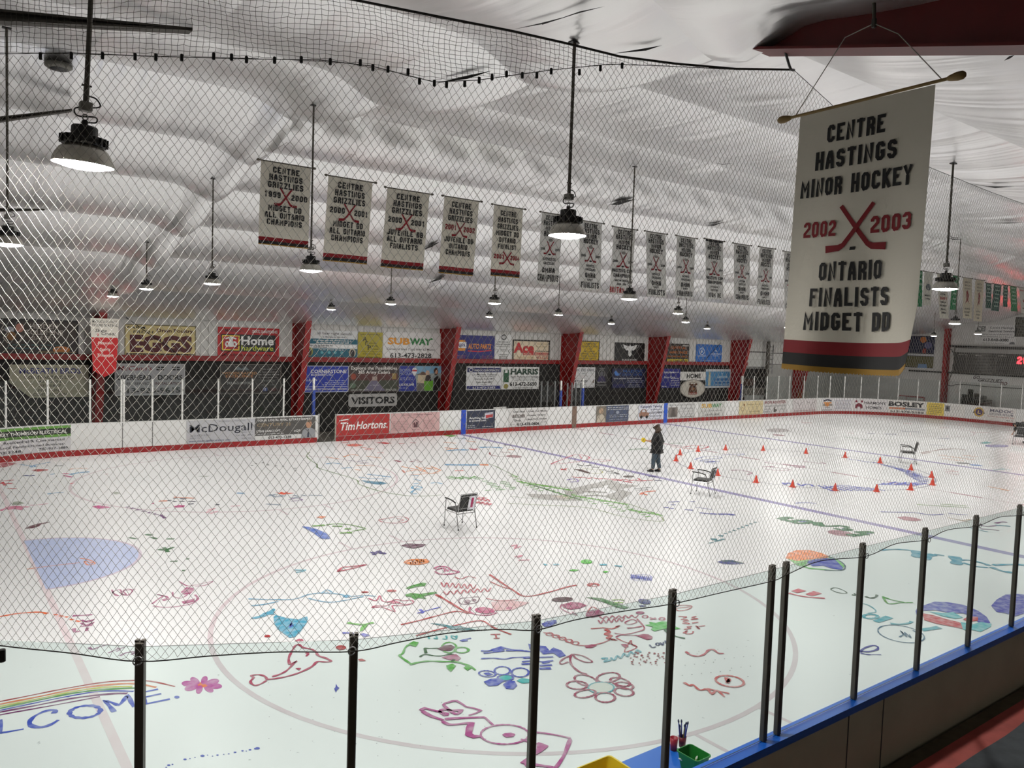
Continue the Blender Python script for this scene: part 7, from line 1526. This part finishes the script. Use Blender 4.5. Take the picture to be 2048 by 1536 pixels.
# large earth shapes at the near glass
e = lambda cx, cy, rx, ry, r, **k: ell(cx, cy, rx, ry, 28, r)
D('painted_globe', 'orange part of the globe by the glass', (240,150,70), [], [B4((140,1395),(160,1355),(230,1330),(330,1330),(430,1355),(500,1385),(420,1400),(330,1405),(260,1420),(180,1410))], fade=.4)
D('painted_globe', 'green rim of the globe', (140,206,120), [], [B4((160,1400),(260,1425),(320,1470),(430,1480),(560,1495),(450,1490),(330,1480),(230,1450)), B4((480,1385),(560,1410),(615,1455),(590,1490),(560,1440)), B4((220,1420),(330,1405),(300,1450))], fade=.3)
D('painted_globe', 'blue sea of the globe', (54,66,190), [], [B4((300,1425),(360,1408),(460,1395),(530,1400),(560,1430),(600,1470),(590,1490),(500,1475),(440,1455),(360,1460))], fade=.3)
D('painted_globe', 'dark outline of the globe', (40,90,110), [(.03, B4((480,1380),(570,1415),(618,1460),(585,1492),(450,1490)))], fade=.3)
TL = (56,160,184)
D('painted_letters', 'big teal letters by the near glass', TL, [(.07, B4((900,1332),(1000,1324),(1100,1328),(1200,1340))),(.16, B4((1190,1335),(1185,1365),(1200,1390))),(.14, B4((1260,1405),(1290,1375),(1330,1365))),(.06, B4((1330,1362),(1410,1375))),(.18, B4((1490,1380),(1510,1420),(1500,1445))),(.08, B4((1520,1415),(1600,1410),(1720,1435),(1770,1455))),(.07, B4((1560,1430),(1660,1460),(1760,1470))),(.10, B4((1780,1465),(1880,1500),(1960,1510))),(.10, B4((1800,1450),(1950,1445),(2060,1450)))], fade=.4)
D('painted_scribble', 'purple scribbles behind the right glass', (130,50,130), [(.05, B4((1690,1120),(1740,1140),(1860,1130))),(.08, B4((1820,1115),(1870,1105),(1915,1108))),(.04, B4((1700,1160),(1790,1165),(1850,1175)))], fade=.3)
D('painted_scribble', 'teal scribble behind the right glass', (80,160,180), [(.08, B4((1820,1130),(1890,1135),(1940,1140))),(.04, B4((1620,1155),(1760,1185)))], fade=.3)
D('painted_scribble', 'olive lines behind the right glass', (190,170,130), [(.03, B4((1440,1070),(1620,1110))),(.03, B4((1540,1095),(1620,1085)))], fade=.3)
D('painted_word', 'pink cap letter lines near the double post', (214,80,104), [(.05, C8((165,138),(230,155),(320,170),(455,180))),(.13, C8((210,130),(275,112))),(.13, C8((325,155),(398,132)))], fade=.3)
D('painted_letters', 'green and black letters near the glass', (50,90,50), [(.018, C8((500,105),(540,95),(600,115),(630,138),(560,135),(500,108))),(.03, C8((670,152),(700,155),(690,140))),(.04, C8((780,165),(820,178),(860,170),(872,152)))], fade=.2)
D('painted_letters', 'bright green check mark', (90,170,60), [(.03, C8((920,165),(960,222),(1060,216),(1160,214))),(.035, C8((925,170),(1000,195),(1090,212)))], fade=.3)
D('painted_letters', 'teal letters before the earth drawing', (80,176,190), [(.05, C8(*ell(820,325,58,17,16)), True),(.11, C8((862,368),(972,330))),(.05, C8((980,382),(1060,388),(1130,378),(1150,365))),(.09, C8((1230,435),(1370,412))),(.02, C8((700,212),(790,230),(850,265),(860,290),(800,300)))], fade=.4)
D('painted_face', 'thin blue oval face', (70,120,150), [(.018, C8(*ell(1065,465,188,64,24,10)), True),(.02, C8((1050,490),(1080,470),(1060,440),(1110,490),(1095,455),(1140,495),(1130,470))),(.022, C8((1160,435),(1200,465),(1230,490)))], fade=.3)
D('painted_earth', 'blue ocean of the earth drawing', (70,72,186), [], [C8((1240,240),(1330,208),(1440,212),(1560,232),(1680,280),(1750,330),(1780,380),(1700,390),(1640,330),(1560,300),(1460,300),(1340,275),(1240,280)), C8((1180,280),(1200,250),(1240,245),(1235,290),(1185,312))], fade=.45, sc=9)
D('painted_earth', 'red land of the earth drawing', (206,60,76), [], [C8((1235,300),(1320,315),(1420,345),(1520,370),(1590,400),(1560,425),(1460,405),(1350,385),(1250,355)), C8((1560,350),(1600,325),(1680,330),(1680,360),(1600,370))], fade=.4, sc=9)
D('painted_earth', 'turquoise land of the earth drawing', (110,196,204), [], [C8((1280,285),(1400,300),(1480,290),(1560,335),(1500,345),(1400,325)), C8((1600,400),(1700,370),(1790,385),(1780,410),(1700,450),(1620,430)), C8((1540,372),(1590,378),(1600,440),(1560,430))], fade=.4, sc=9)
D('painted_blob', 'large violet blue blob at the right edge', (64,66,186), [], [C8((1785,240),(1830,190),(1900,150),(1990,145),(2120,160),(2150,230),(2080,290),(1980,325),(1900,300),(1830,290))], fade=.4, sc=9)
D('painted_letter', 'blue letter P shape', (56,50,160), [(.03, C8((735,612),(770,580),(840,558),(878,570),(870,592),(800,608),(740,604))),(.03, C8((740,618),(780,628),(822,632))),(.012, C8((822,630),(905,633)))], fade=.2)
# centre foreground drawings
D('painted_whale', 'solid turquoise whale', (64,172,200), [], [C6((140,330),(160,315),(250,340),(340,350),(385,332),(410,328),(415,350),(395,395),(350,455),(310,490),(270,498),(230,470),(170,425),(145,380)), C6((-40,345),(0,345),(60,330),(110,310),(160,315),(140,300),(155,270),(140,262),(100,285),(60,300),(20,325),(-40,335))], fade=.4, sc=9)
D('painted_whale', 'dark blue squiggle on the whale', (54,84,200), [(.02, C6((270,410),(285,380),(275,400),(300,395),(270,415)))], fade=.2)
DC = (190,56,104)
D('painted_dolphin', 'pink outlined dolphin', DC, [(.03, C6((270,710),(262,660),(290,600),(315,560),(345,552),(375,575),(430,585),(475,605),(500,640),(560,660),(600,685),(550,690),(490,688),(450,725),(380,762),(290,795),(180,820),(90,830))),(.028, C6((130,808),(200,785),(250,755),(300,705),(320,688),(270,712))),(.025, C6((90,832),(70,805),(20,792),(-40,800),(-20,815),(-45,850),(-10,878),(40,865),(85,838))),(.025, C6((395,620),(420,622),(400,645)))], [C6((315,742),(340,738),(362,740),(345,758)), C6((310,520),(345,505),(378,512),(380,530),(330,528))], fade=.3)
D('painted_dots', 'red oval spots near the dolphin', (190,44,54), [], [C6(*ell(90,483,24,10,14)), C6(*ell(680,575,42,18,16)), C6((815,668),(850,665),(882,682),(830,684)), C6(*ell(872,131,32,6,12)), C6(*ell(1085,121,40,9,12))], fade=.3)
D('painted_dots', 'light blue looped strokes above the whale', (104,178,210), [(.025, C6((-60,185),(100,190),(300,188),(420,150),(530,138),(650,145),(760,165),(860,155),(960,165))),(.025, C6((420,180),(500,200),(600,212),(720,195),(860,165))),(.018, C6((530,135),(570,112),(620,140))),(.03, C6((-40,240),(60,230),(180,205)))], [C6((690,165),(730,150),(770,165),(720,178))], fade=.5)
D('painted_flower', 'pink looped flower scribble', (200,84,124), [(.022, C6((900,180),(960,200),(990,160),(1010,200),(1060,210),(1120,190),(1180,200),(1240,195),(1260,215),(1200,230),(1100,215),(1040,240),(960,240),(930,255),(1000,250),(1060,270),(1110,285),(1090,240),(1160,240),(1230,230)))], [C6((1060,205),(1120,200),(1160,215),(1100,225))], fade=.5)
D('painted_frog', 'green frog like blots', (74,160,48), [], [C6((1195,150),(1240,138),(1310,145),(1440,128),(1450,140),(1340,165),(1365,185),(1300,178),(1270,192),(1240,170),(1200,165)), C6((1195,100),(1240,80),(1330,55),(1365,60),(1350,82),(1280,90),(1215,108))], fade=.3, sc=9)
D('painted_letter', 'blue slanted letter', (90,100,210), [(.035, C6((1310,270),(1335,290),(1320,300))),(.02, C6((1290,300),(1400,270),(1480,250)))], fade=.3)
D('painted_scribble', 'red scribbled words above the glass edge', (200,84,104), [(.02, C6(*zig(1480,70,1760,90,18,12))),(.02, C6(*zig(1500,140,1880,110,14,14))),(.02, C6((1590,10),(1640,25),(1700,5),(1760,20))),(.02, C6((1840,180),(1950,200),(2100,190)))], fade=.4)
D('painted_house', 'large red angular outline', (196,52,58), [(.045, C6((1440,150),(1520,195),(1640,268),(1720,300))),(.03, C6((1160,392),(1300,360),(1450,320),(1600,285),(1700,302))),(.03, C6((1280,480),(1480,425),(1620,392),(1800,360),(1900,415),(2040,470))),(.035, C7((-180,-10),(0,110),(110,165),(300,130),(440,90),(520,75))),(.02, C6((1870,45),(1960,85),(2048,110)))], fade=.35)
D('painted_face', 'grey pink panda like face', (150,110,130), [(.018, C6((1620,200),(1640,180),(1700,175),(1780,170),(1770,210),(1700,225),(1640,225),(1620,200)))], [C6(*ell(1690,205,26,14,12)), C6(*ell(1745,195,18,10,12))], fade=.5)
D('painted_heart', 'magenta lips filled shape', (196,70,130), [(.03, C6((1715,250),(1710,285),(1760,310),(1860,315),(1925,296)))], [C6(*ell(1830,278,80,25,18,4)), C6(*ell(2025,260,26,10,12))], fade=.4)
D('painted_smear', 'pale pink shaded patch', (226,190,192), [], [C6((1880,210),(2048,200),(2190,215),(2048,275),(1900,280))], fade=.4)
D('painted_leaves', 'green leaf with blue tip at the post', (110,190,70), [(.05, C6((735,375),(780,385),(860,390),(940,375)))], [C6((850,400),(900,390),(870,430),(830,450),(835,420))], fade=.4)
D('painted_leaves', 'blue blot below the green leaf', (60,80,200), [(.04, C6((690,460),(730,458),(780,462)))], [C6((830,470),(860,460),(915,478),(870,490))], fade=.4)
D('painted_blob', 'teal crocodile shape', (30,140,150), [], [C6((1390,380),(1480,385),(1550,400),(1640,405),(1700,420),(1760,432),(1660,438),(1570,430),(1500,405))], fade=.4)
D('painted_letters', 'teal mirrored letters', (90,186,190), [(.022, C6((1605,478),(1600,505),(1570,500),(1565,480),(1600,490))),(.022, C6((1520,480),(1525,505),(1490,505))),(.022, C6((1440,485),(1450,505),(1420,500))),(.022, C6((1380,490),(1385,505)))], fade=.3)
D('painted_letters', 'red letter H by the post', (196,70,84), [(.02, C6((1875,470),(1955,468))),(.02, C6((1900,502),(1950,500))),(.02, C6((1915,470),(1925,502)))], fade=.3)
D('painted_snail', 'green snail and vine outline', (100,180,70), [(.03, C6((1300,535),(1240,545),(1195,575),(1175,620),(1150,640),(1200,680),(1240,705))),(.025, C6(*ell(1545,575,58,42,18)), True),(.03, C6(*ell(1645,595,55,22,18)), True),(.035, C6((1230,712),(1320,690),(1400,684),(1500,688),(1600,690),(1700,720),(1755,755)))], [C6((1220,545),(1260,525),(1300,535),(1280,570),(1240,560)), C6((1520,720),(1570,705),(1600,720),(1560,770),(1530,745)), C6((1660,735),(1690,715),(1720,745),(1690,760))], fade=.4)
D('painted_stem', 'dark green stems of the vine', (50,110,50), [(.022, C6((1345,580),(1400,582),(1470,580))),(.022, C6((1310,650),(1350,630),(1420,640),(1480,642),(1560,628),(1610,640))),(.03, C6((1350,580),(1360,620))),(.03, C6((1570,690),(1585,670)))], fade=.2)
D('painted_blob', 'maroon oval on the vine', (120,34,76), [], [C6((1450,585),(1500,560),(1560,555),(1592,570),(1560,600),(1500,604))], fade=.3)
D('painted_blob', 'dusty pink petal on the vine', (190,120,150), [], [C6((1480,655),(1540,640),(1600,628),(1640,660),(1610,685),(1540,672))], fade=.4)
BS = (36,62,190)
D('painted_scribble', 'dense blue scribbles left of the post', BS, [(.035, C6((1800,602),(1870,600),(1960,575),(2040,592),(2140,600))),(.025, C6((1800,664),(1900,660),(1990,668),(2060,655),(2190,652))),(.03, C6((1820,620),(1900,612),(1990,600))),(.03, C7((-50,600),(60,600),(150,608))),(.02, C6((1630,520),(1720,500))),(.05, C6((1640,522),(1690,515)))], [C6((1880,590),(1960,565),(2000,578),(1960,605),(1900,615)), C7((130,545),(180,560),(180,600),(140,590)), C7((220,560),(270,565),(300,600),(330,575),(395,600),(430,640),(380,655),(330,620),(250,630),(220,600))], fade=.4, sc=10)
D('painted_scribble', 'rows of blue strokes behind the post', BS, [(.03, C7((80,690),(160,682),(240,688),(330,680))),(.03, C7((90,660),(200,655),(330,650))),(.035, C7((75,708),(150,705))),(.035, C7((220,720),(320,715))),(.045, C7((220,745),(312,742))),(.03, C7((240,700),(300,690)))], [C7((235,385),(280,365),(350,355),(360,375),(310,405),(260,410))], fade=.4, sc=10)
BF = (30,64,190)
D('painted_flower', 'blue flower with outlined and filled petals', BF, [(.022, C6(*ell(1850,785,66,24,18,5)), True),(.022, C6(*ell(1970,760,62,32,18)), True),(.024, C7(*ell(65,775,68,36,18)), True),(.022, C6(*ell(1995,818,62,26,18)), True)], [C6((1820,850),(1880,825),(1945,822),(1990,840),(1930,880),(1860,885)), C6((1975,870),(2020,840),(2070,845),(2090,880),(2060,910),(2000,905)), C6((1815,780),(1860,775),(1900,792),(1850,800))], fade=.35, sc=10)
D('painted_flower_heart', 'teal middle of the blue flower', (70,190,190), [], [C6(*ell(1998,818,50,19,16)), C7((35,840),(80,820),(140,830),(140,858),(80,862))], fade=.3)
D('painted_blot', 'small blue ink blot', (40,60,180), [], [C6((640,865),(652,890),(668,900),(648,915),(640,935),(625,905),(636,895))], fade=.3)
PO = (172,52,100)
pp = []
for cx, cy, rx, ry, r in ((590,838,92,40,14),(770,815,92,38,-8),(865,850,80,30,14),(520,876,82,32,2),(895,930,76,32,8),(585,945,84,30,-8),(745,975,78,38,2),(900,880,70,26,10)):
    pp.append((.026, C7(*ell(cx, cy, rx, ry, 18, r)), True))
D('painted_flower', 'large outlined magenta daisy with long stem', PO, pp+[(.03, C7((600,792),(540,770),(490,730),(467,690),(468,645),(487,628))),(.022, C7((490,628),(560,640),(620,670),(640,692),(580,690),(510,660),(490,630))),(.022, C7((470,640),(420,660),(382,692),(400,708),(450,690)))], fade=.45, sc=9)
D('painted_flower_heart', 'thin teal ring of the daisy', (110,180,190), [(.02, C7(*ell(713,897,102,44,24)), True)], [], fade=.3)
D('painted_flower_heart', 'white filling of the daisy', (226,228,222), [], [C7(*ell(713,897,96,40,20))], fade=.1)
D('painted_word', 'small navy word LOVE', (44,60,120), [(.018, C7((1100,552),(1122,575),(1150,568))),(.018, C7(*ell(1165,548,14,10,10)), True),(.018, C7((1185,535),(1205,556),(1212,530))),(.018, C7((1225,520),(1232,540),(1252,532)))], fade=.2)
D('painted_word', 'red two line word written sideways', (204,80,94), [(.02, C7((1370,460),(1400,440),(1390,465),(1440,462),(1450,445))),(.02, C7((1375,430),(1430,420),(1400,410),(1440,405))),(.02, C7((1360,380),(1420,385),(1370,365),(1415,360))),(.02, C7((1350,350),(1405,352))),(.02, C7((1330,325),(1395,328),(1365,340))),(.02, C7((1470,400),(1500,425),(1480,410),(1545,400))),(.02, C7((1440,380),(1490,372))),(.02, C7((1430,350),(1485,345),(1440,335),(1475,325)))], fade=.3)
D('painted_leaf', 'bright green maple leaf', (80,190,60), [], [C7((1060,395),(1110,390),(1095,370),(1150,378),(1200,365),(1250,370),(1235,390),(1290,400),(1350,425),(1290,430),(1235,425),(1200,430),(1140,445),(1110,430),(1130,412))], fade=.35, sc=9)
D('painted_stem', 'dark green stalk of the maple leaf', (40,110,60), [(.035, C7((1225,430),(1250,460),(1310,485),(1385,502)))], fade=.2)
D('painted_heart', 'filled magenta heart on a stalk', (180,60,110), [(.02, C7((830,492),(870,475),(940,478),(1000,478)))], [C7((990,480),(1050,468),(1090,470),(1125,490),(1120,508),(1080,514),(1040,498)), C7((868,548),(915,548),(935,570),(900,575)), C7((580,562),(640,550),(680,560),(640,578),(590,578))], fade=.35)
D('painted_stroke', 'dense red scribbled stroke', (206,50,54), [(.05, C7((745,430),(780,450),(745,470),(790,480),(770,500),(810,512),(780,505))),(.025, C7((720,415),(800,425),(860,400),(830,410))),(.02, C7((630,425),(720,418)))], fade=.3)
D('painted_line', 'red looping line around the hearts', (196,70,90), [(.016, C7((250,455),(330,470),(400,500),(470,540),(560,560),(700,545),(800,505))),(.016, C7((835,500),(900,530),(1000,570),(900,610),(950,520),(960,550),(1005,572))),(.016, C7((600,300),(640,250),(700,280),(740,300)))]+[(.018, C7(*ell(300+52*i,468+18*i,26,12,10)), True) for i in range(5)], fade=.3)
D('painted_scribble', 'pink scribbles under the glass edge', (190,70,110), [(.018, C7(*zig(690,370,900,350,14,10))),(.02, C7(*zig(700,335,1010,325,10,12))),(.018, C7((900,375),(960,350),(1000,370),(940,390),(900,378))),(.02, C7((1000,345),(1060,420),(1000,450),(900,470),(820,460))),(.025, C7((920,420),(980,415),(1040,405))),(.022, C7((1100,335),(1155,350))),(.022, C7((1105,352),(1150,338))),(.018, C7(*ell(1065,328,22,10,10)), True),(.02, C7(*ell(1200,345,22,10,10)), True)], fade=.4)
D('painted_oval', 'dark maroon oval above the glass edge', (84,24,48), [], [C7(*ell(402,190,86,19,20,-2))], fade=.2)
D('painted_balloon', 'dusty pink filled patches', (176,76,124), [(.018, C7((400,230),(390,260),(460,300),(520,315),(480,290)))], [C7((400,232),(470,212),(540,215),(600,238),(540,262),(470,272),(410,255)), C7((590,300),(640,280),(700,275),(742,300),(700,325),(640,335),(590,325)), C7(*ell(1025,297,36,11,12))], fade=.4, sc=9)
D('painted_leaf', 'long green leaf above the glass edge', (54,136,60), [], [C7((585,172),(650,175),(720,182),(780,200),(860,228),(935,256),(900,266),(830,252),(740,215),(660,190))], fade=.35, sc=9)
D('painted_leaf', 'pale green fringe of the long leaf', (170,206,120), [(.03, C7((800,195),(860,190),(900,200))),(.03, C7((820,215),(890,215)))], fade=.5)
D('painted_oval', 'navy oval near the tall post', (40,40,140), [], [C7(*ell(1060,207,52,20,18,8)), C7((1010,240),(1050,236),(1080,244),(1040,250))], fade=.3)
D('painted_flower', 'blue sunflower scribble above the glass', (84,104,200), [(.015, C7(*zig(955,5,1120,25,16,22))),(.012, C7(*ell(1035,15,84,26,24)), True)], fade=.4)
D('painted_oval', 'red scribbled oval', (204,56,60), [(.02, C7(*ell(650,73,46,12,14)), True),(.03, C7((615,80),(660,66),(690,74)))], fade=.3)
D('painted_lips', 'red outlined lips at the tall post', (206,84,92), [(.018, C7((1310,240),(1380,236),(1440,245),(1400,272),(1330,280),(1310,262))),(.014, C7((1315,260),(1430,248)))], fade=.4)
D('painted_line', 'red wavy worm line', (204,84,104), [(.03, C7((1390,608),(1430,635),(1490,645),(1540,628),(1570,598),(1610,592),(1650,620),(1695,622)))], fade=.45)
D('painted_circle', 'red circle with scribble below', (214,110,110), [(.028, C7(*ell(1742,845,114,43,24,8)), True),(.04, C7((1715,815),(1725,850),(1740,830),(1720,860))),(.03, C7((1375,855),(1420,880),(1450,875),(1500,915),(1560,910),(1600,945),(1640,920),(1700,970))),(.025, C7((1560,905),(1700,935),(1740,945)))], fade=.5)
D('painted_drops', 'spatter of dark red drops', (160,40,60), [], [C7(*ell(930+(i*67 % 330)+(i*i % 40), 610+(i*41 % 110), 5+(i*7 % 8), 3+(i*5 % 4), 8)) for i in range(42)], fade=.2)
D('painted_drops', 'spatter of small dark dots', (90,94,100), [], [C7(*ell(1350+(i*131 % 600), 560+(i*67 % 260), 3+(i % 4), 2, 6)) for i in range(30)]+[C6(*ell(100+(i*173 % 1900), 860+(i*97 % 620), 3+(i % 3), 2, 6)) for i in range(44)], fade=.2)
D('painted_word', 'teal slanted word near the daisy', (120,186,200), [(.03, C7((715,665),(760,660),(740,690),(790,675))),(.025, C7(*zig(790,670,1030,600,14,9)))], fade=.4)
LV = (186,70,150)
D('painted_word', 'big magenta outlined word love, letter E', LV, [(.035, C6((1315,1080),(1350,1062),(1400,1075),(1530,1105),(1505,1118),(1470,1088),(1500,1072),(1570,1080),(1640,1080),(1610,1108),(1570,1095),(1500,1035),(1540,1015),(1605,1003),(1680,1050))),(.04, C6((1330,1085),(1400,1125),(1500,1158))),(.02, C6((1680,1050),(1800,1080),(1700,1120)))], fade=.4, sm=2)
D('painted_word', 'big magenta outlined word love, letter V', LV, [(.035, C6((1510,1150),(1600,1142),(1830,1134))),(.035, C6((1490,1165),(1540,1192),(1610,1190),(1700,1180))),(.06, C6((1725,1175),(1700,1270),(1780,1288))),(.04, C6((1680,1268),(1740,1292),(1800,1285))),(.02, C6((1830,1134),(1900,1200)))], fade=.45, sm=2)
D('painted_word', 'big magenta outlined word love, letter O', LV, [(.022, [(512+x/4, 1152+y/4) for x, y in ell(1990,1272,192,78,30)], True)], [C6((1968,1275),(1990,1262),(2040,1258),(2075,1270),(2060,1290),(2000,1296))], fade=.5)
D('painted_word', 'big magenta outlined word love, letter L', LV, [(.022, C7((130,1250),(260,1262),(380,1282),(470,1303))),(.035, C7((465,1310),(440,1380),(410,1450),(360,1525),(335,1545))),(.045, C7((200,1345),(245,1358),(288,1370))),(.04, C7((100,1515),(180,1515),(260,1525),(330,1538))),(.022, C7((70,1310),(130,1330),(200,1348)))], [C7((200,1352),(288,1372),(240,1410),(185,1440)), C7((62,1500),(130,1450),(185,1440),(190,1500),(110,1512))], fade=.5, sm=2)
# bits around the centre left
D('painted_pencil', 'blue filled pencil shape', (40,110,200), [], [B2((365,1142),(420,1145),(490,1165),(560,1195),(595,1235),(580,1242),(520,1240),(470,1200),(410,1165))], fade=.4, sc=9)
D('painted_stem', 'green plant strokes beside the blue pencil', (120,176,70), [(.10, B2((450,1138),(500,1135),(550,1130))),(.10, B2((610,1138),(690,1140))),(.04, B2((560,1130),(640,1120),(760,1130),(870,1155))),(.10, B2((670,1195),(720,1192),(770,1190))),(.07, B2((710,1160),(760,1162))),(.03, B2((770,1180),(880,1160)))], fade=.35)
D('painted_blob', 'orange splash above the green plant', (236,140,60), [], [B2((480,1068),(520,1058),(560,1062),(530,1078))], fade=.4)
D('painted_blob', 'purple to pink comet', (110,40,84), [], [B2((1160,1295),(1210,1278),(1290,1282),(1360,1285),(1330,1305),(1260,1318),(1200,1308))], fade=.45, sc=9)
D('painted_blob', 'violet airplane shape', (70,40,140), [(.08, B2((915,1352),(970,1350),(1040,1360))),(.06, B2((940,1370),(975,1340),(1000,1345)))], fade=.2)
D('painted_oval', 'orange scribbled oval', (240,150,60), [(.05, B2(*ell(1285,1425,90,20,18,-2)), True),(.05, B2(*zig(1220,1435,1360,1415,12,8)))], fade=.4)
D('painted_heart', 'pink outlined heart shell', (200,80,140), [(.04, B2((1425,1480),(1460,1462),(1530,1468),(1560,1490),(1620,1505),(1560,1522),(1470,1522),(1430,1500))),(.03, B2((1440,1490),(1500,1475),(1510,1505))),(.03, B2((1510,1480),(1540,1500)))], fade=.4)
D('painted_scribble', 'pink scribble near the left circle edge', (208,90,116), [(.04, B2((655,1505),(690,1470),(740,1465),(800,1458),(870,1450),(800,1470),(720,1490),(660,1500)))], fade=.4)
D('painted_outline', 'thin pink fish outline', (214,140,150), [(.025, B2((980,1090),(1060,1075),(1150,1062),(1220,1080),(1190,1108),(1100,1115),(1020,1108),(980,1092))),(.02, B2((1120,1075),(1180,1090),(1130,1105)))], fade=.4)
D('painted_word', 'red brush word next to the chair', (210,84,104), [(.05, B2(*zig(1745,915,1870,935,8,7))),(.05, B2(*zig(1750,945,1880,965,8,8))),(.04, B2((1780,905),(1850,915)))], fade=.4)
D('painted_blob', 'bright green ovals above the glass', (96,200,70), [], [B3(*ell(596,1424,48,17,16)), B3((450,1495),(490,1485),(540,1490),(500,1502)), B3((720,1505),(750,1498),(775,1505),(745,1514))], fade=.35)
D('painted_strokes', 'light blue marks above the glass', (120,196,214), [(.04, B3((250,1442),(280,1452))),(.06, B3((330,1448),(375,1445))),(.07, B3((700,1448),(760,1448))),(.05, B3((820,1455),(880,1462))),(.04, B2((310,1490),(400,1492))),(.04, B2((320,1510),(380,1500)))], fade=.4)
D('painted_letters', 'pale pink marks above the glass', (226,150,170), [(.03, B3((-10,1300),(40,1290),(20,1320),(70,1300))),(.03, B3((20,1385),(80,1375),(40,1395))),(.03, B3((50,1412),(140,1410)))], fade=.4)
